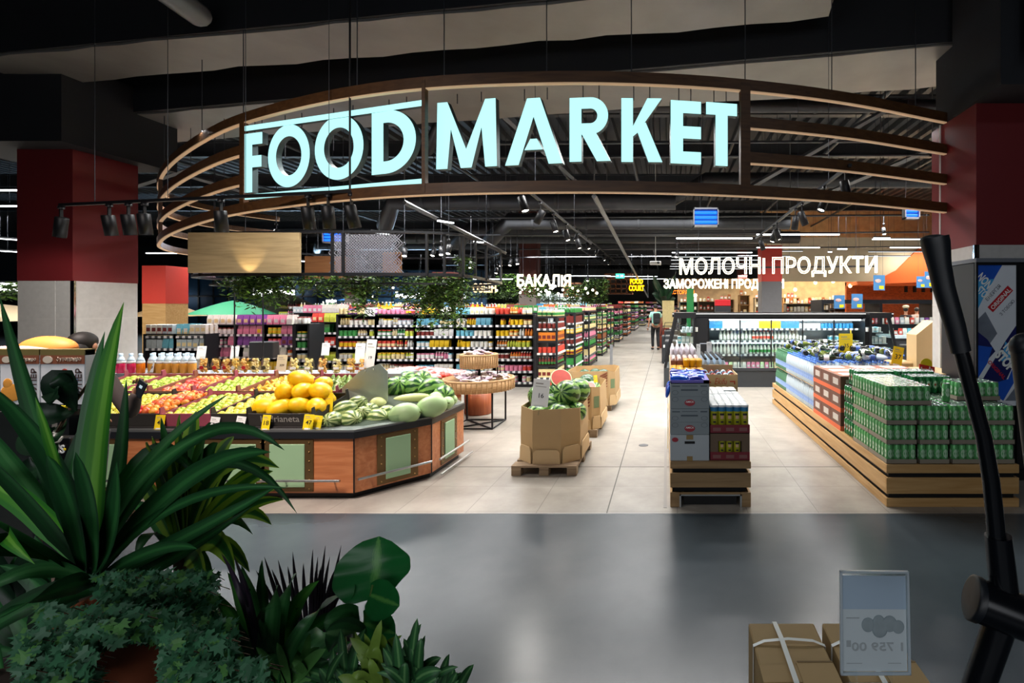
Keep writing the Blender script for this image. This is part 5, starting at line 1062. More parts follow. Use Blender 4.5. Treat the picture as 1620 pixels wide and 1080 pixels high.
bay(X(466, 10.3), X(488, 10.3), 10.3, [.1, .4, .66, .9, 1.1], 1.4, 'narrow dark end unit right of the pink shelves', cols=[['b8c4c8', '3c8f46', 'efe9dc']], kinds=('tin', 'jar'), where='on the dark end unit by the pink shelves', grp='on the pink shelf end unit')
for i, (a, c) in enumerate(((228, 276), (276, 324))): bay(X(a, 10.2), X(c, 10.2), 10.2, [.1, .5, .9, 1.15], 1.2, 'low shelf with pale bags beyond the juice bottles, '+('left', 'right')[i]+' half', cols=[['efe9dc', '6fb7c9', 'b8c4c8'], ['efe9dc', 'f3d9a0', 'd94a3a']], kinds=('pouch', 'carton', 'pouch'), where='on the low pale shelf beside the left column', grp='on the pale low shelf', rows=3)
bay(X(492, 11.6), X(533, 11.6), 11.6, [.1, .5, .85, 1.15], 1.4, 'open shelf of green vegetables between the end unit and the grocery bays', cols=[['3c8f46', 'c9d34a', 'e8862a', 'd94a3a']], kinds=('pouch',), where='on the green vegetable shelf', grp='on the vegetable shelf', rows=3)
# end caps along the aisle, each facing the entrance and the aisle
def endcap(x0, x1, y0, y1, top, lab, i):
    t = thing('end_display', lab, 'shelf', (x0, y0, 0)); w_, d_ = x1-x0, y1-y0
    for x in (0, w_):
        for y in (0, d_): MB().box(x-.02, x+.02, y-.02, y+.02, 0, top).build('post', shelfm, t)
    n = 6
    for k in range(n+1): z = .08+(top-.08)*k/n; s = MB().box(0, w_, 0, d_, z-.02, z).build('shelf', shelfm, t); MB().box(0, w_, -.012, 0, z-.03, z+.012).box(w_, w_+.012, 0, d_, z-.03, z+.012).build('price_strip', stripw if k % 2 else shelfm, s)
    MB().box(.02, .05, 0, d_, .05, top).build('back_panel', shelfm, t)
    gp = (top-.08)/n
    for k in range(n+1):
        z = .08+gp*k+.0005; kind = rg.choice(('jar', 'tin', 'bottle', 'carton')); c = rg.choice((('f3d9a0', 'd94a3a', '9c5a2c', 'e8862a', '7a2f2a'), ('3c8f46', '7a2f2a', 'f0c020', '8a4fa0'), ('7a2f2a', 'f3d9a0', '3c8f46', 'e88aa8'))[i % 3]); c3_ = rg.choice((c, '7a2f2a', 'f3d9a0', '3c8f46')); hh = {'jar': .115, 'bottle': .225, 'tin': .104, 'carton': .15}[kind]; sc = min(1.2, (gp-.04)/hh*.85); st = .08*sc
        x = x0+.07
        while x < x1-.03: goods(kind, x, y0+.05, z, c, 'b8c4c8', c3_, sc, 0, 'on the dark end displays along the aisle', 'on the aisle end displays'); x += st
        y = y0+.05+st
        while y < y1-.03: goods(kind, x1-.05, y, z, c, 'b8c4c8', c3_, sc, PI/2, 'on the dark end displays along the aisle', 'on the aisle end displays'); y += st
ec = [(-2.62, -2.2, 10.1, 10.95, 1.55), (-2.66, -2.22, 12.2, 13.4, 1.6), (-2.7, -2.25, 14.6, 16.2, 1.62), (-2.75, -2.3, 18, 19.4, 1.65), (-2.95, -2.35, 21.2, 22.4, 1.66), (-2.95, -2.35, 25, 27, 1.68), (-2.95, -2.35, 30, 33, 1.7), (-2.95, -2.35, 37, 42, 1.7), (-2.6, -2.0, 46, 50, 1.75)]
for i, e in enumerate(ec): endcap(*e, 'tall dark end display along the left side of the aisle, '+('first', 'second', 'third', 'fourth', 'fifth', 'sixth', 'seventh', 'eighth', 'ninth')[i]+' from the entrance', i)
# long rows behind, seen as tops
for i, (y, x0, x1, top) in enumerate(((12.7, -9.5, -2.75, 1.6), (15.2, -11, -2.8, 1.62), (18.6, -14, -2.9, 1.64), (22, -17, -3.1, 1.66), (26, -19, -3.1, 1.7), (31, -23, -3.1, 1.72), (38, -14, -3.1, 1.75))):
    nb = int((x1-x0)/2.2)
    for k in range(nb):
        a, c = x0+(x1-x0)*k/nb, x0+(x1-x0)*(k+1)/nb; t = thing('shelf_bay', 'distant dark shelf bay, only its loaded top showing above nearer shelves', 'shelf', (a, y, 0), 0, 'distant shelf bays')
        MB().box(0, c-a, 0, .8, 0, top-.3).box(0, c-a, .38, .42, top-.3, top).build('body', shelfm, t); MB().box(0, c-a, 0, .8, top-.02, top).build('top_board', shelfm, t)
        x = a+.08
        while x < c-.08:
            kd = rg.choice(('pouch', 'carton', 'bottle', 'tin')); cc = rg.choice(pal); n = rg.randint(2, 5); sc = rg.uniform(.9, 1.35)
            for q in range(n):
                if x < c-.08: goods(kd, x, y+.12, top, cc, 'e9e6dc', 'f1efe6', sc, 0, 'on top of the distant shelf rows', 'on the distant shelf tops'); goods(kd, x, y+.12, top-.28, cc, 'e9e6dc', 'f1efe6', min(sc, 1.1), 0, 'on top of the distant shelf rows', 'on the distant shelf tops')
                x += .1*sc
# right side of the far aisle and far wall shelves
for i, (x0, x1, y) in enumerate(((-5, -2.4, 52), (-2.3, .2, 55), (-1.0, 1.6, 58), (1.7, 4.5, 52))): bay(x0, x1, y, [.3, .8, 1.3, 1.7], 2.1, 'distant shelf closing the end of the aisle, '+('leftmost', 'second', 'third', 'rightmost')[i], cols=[['d94a3a', '8a4fa0', 'e88aa8', 'efe9dc', '9c5a2c']], kinds=('pouch', 'carton'), where='at the far end of the aisle', grp='at the aisle end', rows=1)
# signs on the shelves
for px, py, Y, m_, lb in ((585, 500, 10.9, whitep, 'white hanging promotion sign with red print above the jar shelves'), (709, 489, 12, mat('blue card', '4f86b0', .6), 'small blue card on a clamp above the shelf by the brown column')): card(px, py, Y, .22, .17, m_, lb, '33' if m_ == whitep else None, tilt=0, tw=.5, pole=.25)

# ------------------------------------------------------------------ dairy coolers
cool = mat('cooler black', '1b1c20', .4, .3, var=0); coolin = mat('cooler inside', 'a4aeb5', .5, var=.02); glassm = clear_mat('cooler glass', (.9, .95, .95), .1)
ledm = mat('cooler light strip', 'ffffff', .5, emit=6, var=0)
ck = thing('dairy_cooler', 'wide black dairy cooler with lit shelves and glass doors facing the entrance', 'cooler', (0, 0, 0)); cx0, cx1 = .62, 4.42; cy = 11.0
MB().box(cx0, cx1, cy, cy+1, 0, .36).build('base', mat('cooler base grey', '33373b', .5), ck); MB().box(cx0, cx1, cy+.9, cy+1, .36, 1.5).build('back_wall', coolin, ck)
MB().box(cx0, cx1, cy+.25, cy+1, 1.47, 1.62).build('top', cool, ck); MB().box(cx0, cx0+.3, cy+.1, cy+1, .36, 1.5).box(cx1-.06, cx1, cy+.1, cy+1, .36, 1.5).build('side_wall', cool, ck)
o = MB().box(cx0-.5, cx1+.6, cy+.2, cy+.25, 1.52, 1.62).build('top_trim', cool, ck); MB().box(cx0-.5, cx1+.6, cy+.19, cy+.2, 1.585, 1.6).build('trim_light', mat('soft white trim', 'dfe0dc', .4, emit=.5, var=0), o)
for z, d in ((1.25, .45), (.98, .5), (.68, .6)):
    s = MB().box(cx0+.3, cx1-.06, cy+.9-d, cy+.9, z-.02, z).build('shelf', mat('white wire shelf', 'c9d2d6', .4), ck); MB().box(cx0+.3, cx1-.06, cy+.88-d, cy+.9-d, z-.03, z+.012).build('price_strip', stripw, s)
MB().box(cx0, cx1, cy, cy+.9, .36, .39).build('deck', mat('white deck', 'c9d2d6', .4), ck); MB().box(cx0, cx1, cy-.03, cy, .36, .42).build('bumper', darkgrey, ck)
MB().box(cx0+.32, cx1-.08, cy+.3, cy+.34, 1.44, 1.47).build('light_strip', ledm, ck); area(((cx0+cx1)/2, cy+.3, 1.43), (R(20), 0, 0), 3.6, .05, 15, (.92, .97, 1)); area(((cx0+cx1)/2, cy+.1, .95), (R(75), 0, 0), 3.6, .03, 4, (.92, .97, 1))
for i in range(6):
    x = cx0+.3+(cx1-.06-cx0-.3)*i/5; MB().box(x-.012, x+.012, cy+.1, cy+.14, .42, 1.47).build('door_frame', cool, ck)
    if i < 5: MB().box(x+.012, x+.012+.66, cy+.12, cy+.124, .42, 1.47).build('door_glass', glassm, ck)
ccol = {0: ['3c8f46', 'efe9dc', 'd94a3a'], 1: ['efe9dc', 'efe9dc', '6fb7c9'], 2: ['2f7fb0', 'efe9dc', 'e88aa8', 'b8c4c8']}
for li, (z, d, kd, hh) in enumerate(((.685, .5, 'bottle', .225), (.985, .42, 'bottle', .225), (1.252, .38, 'carton', .15))):
    x = cx0+.36
    while x < cx1-.12:
        c = rg.choice(('c9e8b0', 'efe9dc', '3c8f46', 'efe9dc') if li == 0 else (('efe9dc', 'd94a3a', '6fb7c9', 'efe9dc') if li == 1 else ('efe9dc', '2f7fb0', 'e88aa8', 'b8c4c8', 'f0c020'))); n = rg.randint(3, 6)
        if li == 1 and rg.random() < .2: x += .25; continue
        for q in range(n):
            if x < cx1-.12:
                for r_ in range(2): goods(kd if x < 3 or li == 0 else 'tin', x, cy+.9-d+.05+r_*.08, z+.0005, 'efe9dc' if kd == 'bottle' else c, c if kd == 'bottle' else 'efe9dc', c, .98 if kd == 'bottle' else 1.15, 0, 'inside the wide dairy cooler', 'in the dairy cooler')
            x += .083
x = cx0+.3
while x < 3.4:
    c = rg.choice(('efe9dc', 'f3d9a0', 'e88aa8', 'c9e8b0')); goods('pouch', x, cy+.25, .392, c, 'e9e6dc', 'f1efe6', .8, rg.uniform(-.3, .3), 'inside the wide dairy cooler', 'in the dairy cooler'); x += .1
# end units with slanted glass profiles
def end_cooler(s, lab, xa):
    t = thing('end_cooler', lab, 'cooler', (xa, 11.0, 0)); f = lambda pts: [(x*s, z) for x, z in pts]; M = Matrix(((1, 0, 0, 0), (0, 0, 1, 0), (0, 1, 0, 0), (0, 0, 0, 1)))
    prof = f([(0, 1.5), (0, .0), (-.68, 0), (-.68, .5), (-.45, 1.5)]); MB().poly(f([(0, 0), (-.68, 0), (-.68, .42), (0, .42)]), 0, 1.2, M=M).build('base', mat('cooler base grey', '33373b', .5), t)
    MB().poly(f([(-.68, .42), (-.62, .42), (-.38, 1.5), (-.45, 1.5)]), 0, .05, M=M).poly(f([(-.68, .42), (-.62, .42), (-.38, 1.5), (-.45, 1.5)]), 1.15, 1.2, M=M).build('slanted_post', cool, t)
    MB().poly(f([(-.62, .42), (-.02, .42), (-.02, 1.5), (-.38, 1.5)]), .01, .016, M=M).build('side_glass', glassm, t)
    MB().poly(f([(-.46, 1.5), (.02, 1.5), (.02, 1.62), (-.46, 1.62)]), -.02, 1.2, M=M).build('top', cool, t); MB().poly(f([(-.04, .42), (0, .42), (0, 1.5), (-.04, 1.5)]), 0, 1.2, M=M).build('back_wall', cool, t)
    for k, z in enumerate((.7, .95, 1.2)):
        w_ = .5-.1*k; MB().poly(f([(-w_, z-.015), (-.04, z-.015), (-.04, z), (-w_, z)]), .06, 1.14, M=M).build('shelf', mat('white wire shelf', 'c9d2d6', .4), t)
        for q in range(4):
            for r_ in range(3): goods(('pouch', 'carton', 'tin')[k], xa+s*(-w_+.06+q*.09), 11.1+r_*.12, z+.0005, rg.choice(('efe9dc', 'b8c4c8', '6fb7c9')), 'e9e6dc', 'f1efe6', .95, 0, 'behind the slanted glass of the cooler ends', 'in the cooler end units')
    area((xa-s*.25, 11.3, 1.46), (0, 0, 0), 0.3, .5, 4, (.92, .97, 1))
end_cooler(1, 'slanted glass end unit at the left of the dairy cooler by the aisle', .615); end_cooler(-1, 'slanted glass end unit at the right of the dairy cooler', 4.425)
# posters and things on top of the cooler
posb = mat('blue poster', '3f78ab', .6, var=.08, scale=10)
for px, py, Y, wd, h_, lb in ((1328, 488, 11.3, .24, .3, 'left one of the pair on the cooler top'), (1356, 488, 11.3, .25, .33, 'right one of the pair on the cooler top'), (1391, 459, 12.4, .28, .37, 'hanging alone under the last neon letter'), (1457, 455, 11.5, .2, .26, 'at the left behind the black handle'), (1470, 455, 11.2, .2, .36, 'beside the right column')):
    p = W(px, py, Y); t = thing('blue_poster', 'blue poster with a yellow patch, '+lb, 'poster', p); MB().box(-wd/2, wd/2, 0, .008, 0, h_).build('board', posb, t); MB().box(0, wd*.4, -.003, 0, h_*.08, h_*.3).build('price_patch', yellowp, t); MB().ball((-wd*.1, 0, h_*.62), (wd*.28, .004, h_*.12), 12, 8).build('picture', mat('pale picture', 'd9a9a0', .6, var=.3, scale=30), t)
    if py < 470: MB().tube([(-wd*.3, 0, h_), (-wd*.3, 0, 7.3-p.z)], .003, 3).tube([(wd*.3, 0, h_), (wd*.3, 0, 7.3-p.z)], .003, 3).build('wires', cablem, t)
# second cooler behind, right
ck2 = thing('cooler_counter', 'second black cooler behind the dairy cooler with packs on its shelf', 'cooler', (X(1300, 13), 13, 0)); MB().box(0, 3.1, 0, 1, 0, 1.3).build('body', cool, ck2); MB().box(0, 3.1, 0, 1, 1.83, 1.93).build('canopy', cool, ck2)
for x in (0, 1.5, 3.0): MB().box(x, x+.06, 0, 1, 1.3, 1.83).build('post', cool, ck2)
for i in range(22): goods(rg.choice(('pouch', 'carton')), X(1305, 13)+.12+i*.13, 13.2, 1.3, rg.choice(('d94a3a', 'efe9dc', 'e88aa8', 'b8c4c8', '8a4fa0')), 'e9e6dc', 'f1efe6', 1.1, 0, 'on the second cooler behind the posters', 'on the second cooler')
t = thing('serving_counter', 'pale glass topped freezer counter right of the cooler end', 'freezer', (X(1415, 12), 12, 0)); MB().box(0, 2.2, 0, 1.5, 0, 1.0).build('body', darkgrey, t); MB().box(-.03, 2.23, -.03, 1.53, 1.0, 1.06).build('rim', mat('pale blue rim', 'c3d6dc', .3), t); MB().box(0, 2.2, .2, 1.5, 1.06, 1.35).build('glass_hood', glassm, t); MB().tube([(.1, -.05, .85), (2.0, -.05, .85)], .02, 6).build('rail', steel, t)
for i in range(18): goods(rg.choice(('pouch', 'tin')), X(1415, 12)+.15+i*.11, 12.5, 1.06, rg.choice(('efe9dc', 'd94a3a', '6fb7c9')), 'e9e6dc', 'f1efe6', 1, 0, 'under the freezer glass hood', 'on the freezer counter')
flush_goods_later = True
# bakery hall contents
for i, (px, Y, wd, h_, c) in enumerate(((1252, 25, .8, 2.2, 'b07c44'), (1150, 24, .7, 2.1, '8a6a48'), (1178, 24, .5, 2.3, 'a97f4c'), (1120, 24, .9, 2.0, '5e4630'), (1300, 26, 1.4, 2.0, '3c3833'), (1330, 26, 1.2, 2.1, '4a443c'), (1270, 24, 1.6, 1.9, '6a6055'), (1090, 26, 1.0, 2.0, '4a5048'), (1204, 25, .6, 2.2, '9c8a6a'))):
    t = thing('display_rack', 'bakery rack of goods beyond the coolers, '+('tall pine one right of the dairy column', 'brown one left of the neon gap', 'tall slatted pine one left of the dairy column', 'dark one left of the pine racks', 'low dark one with baskets', 'dark oven block', 'wide grey one', 'leftmost by the green sign', 'pale one beside the dairy column')[i], 'rack', (X(px, Y), Y, 0)); m_ = mat('rack '+c, c, .6, var=.2, scale=6)
    for x in (-wd/2, wd/2-.05): MB().box(x, x+.05, 0, .5, 0, h_).build('upright', m_, t)
    for k in range(5): MB().box(-wd/2, wd/2, 0, .5, h_*(k+1)/5-.03, h_*(k+1)/5).build('shelf', m_, t)
    MB().box(-wd/2, wd/2, .47, .5, 0, h_).build('back_panel', m_, t)
    for k in (2, 3, 4):
        for q in range(int(wd/.2)): goods(rg.choice(('pouch', 'tin', 'carton')), X(px, Y)-wd/2+.12+q*.18, Y+.2, h_*(k+1)/5, rg.choice(('f3d9a0', '9c5a2c', 'efe9dc', 'd94a3a')), 'e9e6dc', 'f1efe6', 1.5, 0, 'on the bakery hall racks', 'on the bakery racks')
for i in range(7):
    p = W((1258, 1318, 1345, 1100, 1290, 1212, 1375)[i], (458, 445, 452, 467, 447, 470, 440)[i], 24); t = thing('pendant_lamp', 'small glowing pendant lamp in the warm bakery hall, '+names[i]+' of the pendants', 'lamp', p, 0); MB().ball((0, 0, 0), .09, 10, 6).build('bulb', mat('warm glow', 'ffdf9a', .5, emit=6, var=0), t); MB().tube([(0, 0, .08), (0, 0, 5.6)], .006, 3).build('cord', cablem, t)
t = thing('green_sign_panel', 'upright bright green panel beside the bakery racks', 'sign', (X(1092, 22), 22, 0)); MB().box(-.15, .15, 0, .1, 0, 2.55).build('panel', mat('bright green', '1f8f4a', .5, var=0), t)
t = thing('red_crate', 'bright red crate on the bakery racks level', 'crate', W(1143, 484, 20)); MB().bbox(-.3, .3, -.2, .2, 0, .25, .02).build('body', mat('bright red plastic', 'c8202a', .5, var=0), t); MB().box(-.3, .3, -.2, .2, -1.8, -.0).build('stand', darkgrey, t)
# ------------------------------------------------------------------ parasols
def parasol(px, py, Y, r, h, c, lab, droop=0, under='2e2e2a', tilt=(0, 0), ribs=8):
    p = W(px, py, Y); t = thing('parasol', lab, 'parasol', (p.x, p.y, 0)); m_ = mat('parasol '+c, c, .7, var=.06)
    mb = MB(); n = ribs*2; vs = [(0, 0, h)]; fs = []
    for k in range(1, 5):
        for i in range(n):
            a = 2*PI*i/n; rr = r*k/4*(1 if i % 2 == 0 else .97); vs.append((rr*math.cos(a), rr*math.sin(a), h*(1-(k/4)**(1.3+droop))))
    for i in range(n): fs.append((0, 1+i, 1+(i+1) % n))
    for k in range(3):
        for i in range(n): fs.append((1+k*n+i, 1+k*n+n+i, 1+k*n+n+(i+1) % n, 1+k*n+(i+1) % n))
    M = Matrix.Rotation(tilt[0], 4, 'X') @ Matrix.Rotation(tilt[1], 4, 'Y'); mb.add(vs, fs, 0, True, M=M); o = mb.build('canopy', m_, t, (0, 0, p.z-h))
    rb = MB()
    for i in range(ribs): a = 2*PI*i/ribs; rb.tube([M @ Vector((0, 0, h*.6)), M @ Vector((r*.9*math.cos(a), r*.9*math.sin(a), .0))], .012, 4)
    rb.build('ribs', darkgrey, o); MB().tube([(0, 0, 0), (0, 0, p.z-.02)], .025, 8).lathe([(.3, 0), (.3, .06), (.05, .1)], 16).build('pole', darkgrey, t)
parasol(369, 475, 20, 1.4, .55, '2f8760', 'big open sea green parasol left of the grey one'); parasol(466, 476, 22, 1.25, .45, '5c5e55', 'open grey ribbed parasol under the white glowing sign', tilt=(-.7, .06), ribs=12)
parasol(268, 480, 20, 1.15, .5, 'b39468', 'beige parasol beside the oak clad column'); parasol(-5, 480, 15, 1.9, .5, 'b39f80', 'beige parasol at the left edge behind the red column')
for i, (px, py, Y, r, h, c, lb) in enumerate(((585, 480, 27, .62, .3, 'd9623a', 'orange parasol beyond the vegetable shelf'), (605, 481, 30, .6, .3, '4fbcd0', 'turquoise parasol between the orange and cream ones'), (636, 478, 30, .8, .35, 'e9e6cf', 'cream parasol behind the green one'), (617, 485, 26, .7, .3, '3fae50', 'bright green parasol right of the orange one'), (541, 480, 23, 1.2, .42, 'cfd6cc', 'pale parasol beside the garden shop column'), (513, 483, 28, .45, .3, 'b3bf3a', 'lime parasol half hidden by the grey one'), (505, 487, 24, .5, .3, 'dfe6dc', 'white parasol slope left of the garden shop column'), (560, 470, 31, .9, .2, '2f6fb0', 'blue parasol far behind the orange one'))): parasol(px, py, Y, r, h, c, lb)
# ------------------------------------------------------------------ snack stand in the aisle
ST0, ST1, SY0, SY1 = .03, .735, 4.42, 7.3
t = thing('snack_stand', 'low oak slat stand in the aisle carrying boxed snacks', 'display stand', (0, 0, 0))
MB().box(ST0+.03, ST1-.03, SY0+.1, SY1-.03, .1, .385).box(ST0+.12, ST1-.12, SY0+.06, SY1-.2, .0, .1).build('inner_box', blackp, t)
def slatring(z0, z1, x0, x1, y0, y1, par, m_=oak, my=oakY):
    MB().bbox(x0, x1, y0, y0+.02, z0, z1, .002).build('slat', m_, par); MB().bbox(x0, x1, y1-.02, y1, z0, z1, .002).build('slat', m_, par)
    MB().bbox(x0, x0+.02, y0+.02, y1-.02, z0, z1, .002).build('slat', my, par); MB().bbox(x1-.02, x1, y0+.02, y1-.02, z0, z1, .002).build('slat', my, par)
oakd = wood('greyish oak', '8f7350', 'a88a62', axis='X')
slatring(.335, .395, ST0, ST1, SY0, SY1, t, oakd); slatring(.17, .295, ST0, ST1, SY0, SY1, t, oakd)
MB().bbox(ST0, ST0+.09, SY0, SY0+.02, 0, .125, .002).build('slat', oakd, t); MB().bbox(ST1-.09, ST1, SY0, SY0+.02, 0, .125, .002).build('slat', oakd, t); MB().bbox(ST0+.09, ST1-.09, SY0, SY0+.02, .105, .125, .002).build('slat', oakd, t)
MB().box(ST0+.08, ST0+.095, SY0-.003, SY0+.03, 0, .11).box(ST1-.095, ST1-.08, SY0-.003, SY0+.03, 0, .11).box(ST0+.08, ST1-.08, SY0-.003, SY0+.03, .098, .11).build('metal_edge', steel, t)
for s in (ST0, ST1-.02): MB().bbox(s, s+.02, SY0+.02, SY1-.02, 0, .125, .002).build('slat', oakY, t)
MB().box(ST0+.01, ST1-.01, SY0+.02, SY1-.02, .385, .397).build('top_board', oakd, t)
# grey printed cartons left
gbox = mat('grey printed carton', '8d979c', .6, var=.05, rand=.02); gbl = mat('pale grey carton', 'b6bec4', .6, var=.05); inkg = mat('grey ink', '55606a', .7, var=0); redlab = mat('red round label', 'a8313f', .5, var=0); blackm = mat('black hand hole', '15171a', .8, var=0)
def carton(x0, x1, y0, y1, z0, z1, lab, m_, style):
    t = thing('snack_carton', lab, 'cardboard box', ((x0+x1)/2, y0, z0)); w_ = (x1-x0)/2; h = z1-z0
    MB().bbox(-w_, w_, 0, y1-y0, 0, h, .004).build('body', m_, t); f = -.0022
    M = lambda x, z: Matrix.Translation((x, f, z)) @ Matrix.Rotation(PI/2, 4, 'X')
    if style == 'A':
        MB().lathe([(.04, -.001), (.04, .001)], 24, M=M(0, h*.25) @ Matrix.Scale(1.15, 4, (1, 0, 0)) @ Matrix.Scale(.72, 4, (0, 1, 0))).build('round_label', redlab, t)
        text('AMICA', 'lettering', whitep, .07, None, (0, f-.0015, h*.25), parent=t, extrude=.0005, bold=.02)
        MB().box(-w_*.45, w_*.42, f, 0, h*.72, h*.78).build('barcode', inkg, t); MB().box(-w_*.95, w_*.95, f*.6, 0, h*.49, h*.495).box(-w_*.9, -w_*.5, f, 0, h*.88, h*.92).box(w_*.55, w_*.9, f, 0, h*.88, h*.93).box(-w_*.4, w_*.4, f, 0, h*.9, h*.92).build('print', inkg, t)
        for x, z in ((-w_*.75, .65), (-w_*.75, .38), (w_*.75, .65), (w_*.75, .38)): MB().lathe([(.028, -.0005), (.028, .0005)], 20, M=M(x, h*z) @ Matrix.Scale(.7, 4, (0, 1, 0))).lathe([(.025, .0006), (.025, .0008)], 20, M=M(x, h*z) @ Matrix.Scale(.7, 4, (0, 1, 0)), m=1).build('printed_oval', [inkg, m_], t)
    else:
        MB().bbox(-.045, .045, f, .0, h*.66, h*.76, .001).build('hand_hole', blackm, t); MB().box(-.03, .03, f*1.3, 0, h*.83, h).box(-.025, .025, f*1.3, 0, 0, h*.18).build('tape', mat('brown tape', '9a8050', .5, var=0), t)
        MB().lathe([(.028, -.001), (.028, .001)], 20, M=M(-w_*.75, h*.82) @ Matrix.Scale(.72, 4, (0, 1, 0))).build('round_label', redlab, t)
CX0, CX1 = ST0+.0, .372
carton(CX0, CX1, 4.44, 5.0, .397, .624, 'pale grey carton with hand hole at the bottom of the snack stand stack', gbl, 'B')
carton(CX0, CX1, 4.44, 5.0, .625, .851, 'grey carton with red oval label in the middle of the stack', gbox, 'A'); carton(CX0, CX1, 4.44, 5.0, .852, 1.075, 'grey carton with red oval label at the top of the stack', gbox, 'A')
viol = mat('violet card', '6f63c4', .5, var=.03)
t = thing('snack_tray', 'violet display tray of blue snack bags on the grey cartons', 'tray', (CX0, 4.44, 1.0755)); W_ = CX1-CX0
MB().box(0, W_, 0, .56, 0, .006).box(0, W_, 0, .006, 0, .03).box(W_-.05, W_, 0, .56, 0, .03).box(0, .01, 0, .56, 0, .02).box(0, W_, .5, .56, 0, .05).build('tray', viol, t)
bag = [mat('shiny blue bag', '1d5fd8', .22, .2, var=.3, scale=20), mat('deep blue bag', '1b2f9c', .22, .2, var=.3, scale=20)]
for i in range(2):
    for j in range(7):
        mb = MB(); r_ = random.Random(i*9+j); vs = []
        nx, nz = 5, 5
        for s in (-1, 1):
            for a in range(nx):
                for b_ in range(nz): u, v = a/(nx-1)*2-1, b_/(nz-1)*2-1; vs.append((u*.075, s*.022*(1-u*u)*(1-v*v)**.5+r_.uniform(-.004, .004), v*.045+r_.uniform(-.004, .004)))
        f = [(s*25+a*5+b_, s*25+a*5+b_+1, s*25+a*5+6+b_, s*25+a*5+5+b_)[::(1 if s else -1)] for s in (0, 1) for a in range(4) for b_ in range(4)]
        mb.add(vs, f, 0, True); tag(mb.build('snack_bag', bag[(i+j) % 2], None, (CX0+.08+i*.155, 4.5+j*.068, 1.112), (-1.0+r_.uniform(-.2, .2), r_.uniform(-.2, .2), r_.uniform(-.3, .3))), 'shiny blue snack bag lying in the violet tray', 'snack bag', 'blue bags in the violet tray')
for k in range(3): tag(MB().ball((0, 0, 0), (.02, .05, .06), 8, 8).build('snack_bag', bag[k % 2], None, (CX0-.02, 4.6+k*.14, .98), (.2, .25, 0)), 'shiny blue snack bag hanging over the stack side, '+('nearest', 'middle', 'farthest')[k]+' one', 'snack bag')
# crisp tubes in red trays
tubem = mat('yellow green tube', 'b7b52a', .35, var=.06); tubeb = mat('blue tube top', '2f7fae', .35, var=0); lidm = mat('white lid', 'e6ebee', .35, var=.03); trayr = mat('dark red tray', '7c2430', .6, var=.04); ink = mat('dark tube print', '2a2420', .6, var=0); inkw = mat('tan tube print', 'd8b08a', .6, var=0)
tb = thing('crisp_tube', 'x', 'tube', (0, 0, 0)); MB().lathe([(.001, 0), (.035, 0), (.035, .185)], 16).build('body', tubem, tb); MB().lathe([(.0352, .185), (.0352, .225)], 16, cap=False).build('blue_band', tubeb, tb); MB().lathe([(.037, .222), (.0375, .226), (.0375, .238), (.034, .241), (.001, .24)], 16).build('lid', lidm, tb)
pr = MB()
for z0, z1, a0, a1, m_ in ((.15, .168, -.55, .55, 0), (.12, .15, -.4, .4, 1), (.085, .1, -.35, .35, 0)):
    vs = []; n = 6
    for k in range(n+1): a = -PI/2+a0+(a1-a0)*k/n; vs += [(.0356*math.cos(a), .0356*math.sin(a), z0), (.0356*math.cos(a), .0356*math.sin(a), z1)]
    pr.add(vs, [(2*k, 2*k+2, 2*k+3, 2*k+1) for k in range(n)], m_)
pr.build('printed_marks', [ink, inkw], tb)
TY = 4.48; first = True; TX0 = .412
def tray_(x0, x1, y0, y1, z, lab, full=False):
    t = thing('snack_case', lab, 'tray', (x0, y0, z)); w_ = x1-x0; d = y1-y0
    MB().box(0, w_, 0, d, 0, .005).build('bottom', trayr, t); MB().box(0, w_, 0, .004, 0, .075).build('front_lip', trayr, t); MB().box(0, .004, .004, d, 0, .07).box(w_-.004, w_, .004, d, 0, .07).build('side_lip', trayr, t)
    for k in range(3): MB().box(w_*(k+.5)/3-.035, w_*(k+.5)/3+.035, -.0018, 0, .02, .05).build('printed_badge', mat('dull badge', '8a5a58', .6, var=.0), t)
    if full: MB().box(0, w_, .05, d, .005, .236).box(0, .07, .004, .05, .075, .236).box(w_-.07, w_, .004, .05, .075, .236).box(.07, w_-.07, .004, .05, .17, .236).build('carton_hood', mat('brown carton hood', '6e5a48', .7, var=.05), t)
tray_(TX0-.03, ST1-.005, 4.45, 5.05, .397, 'dark red case with brown hood showing three tubes, lower of the two', True); tray_(TX0-.03, ST1-.005, 4.45, 5.05, .636, 'dark red open case packed with white lidded tubes, on the hooded case')
tray_(TX0-.03, ST1-.005, 5.07, 5.5, .4, 'second dark red hooded case farther back on the snack stand', True); tray_(TX0-.03, ST1-.005, 5.07, 5.5, .636, 'open case of tubes farther back on the snack stand')
lbs = 'yellow green crisp tube with white lid in the open case'
cntt = 0
for i in range(5):
    for j in range(14):
        if j == 10 and i > 2: continue
        loc = (TX0+.008+i*.067, TY+.01+j*.072+(.02 if j > 7 else 0), .642)
        if first: tb.location = loc; tb['label'] = lbs; tb['group'] = 'crisp tubes in the open cases'; first = False
        else: dup(tb, loc, label=lbs)
for i in range(3): dup(tb, (TX0+.075+i*.067, 4.488, .403), label='yellow green crisp tube in the hooded case window', group='crisp tubes in the lower case', sc=.9)
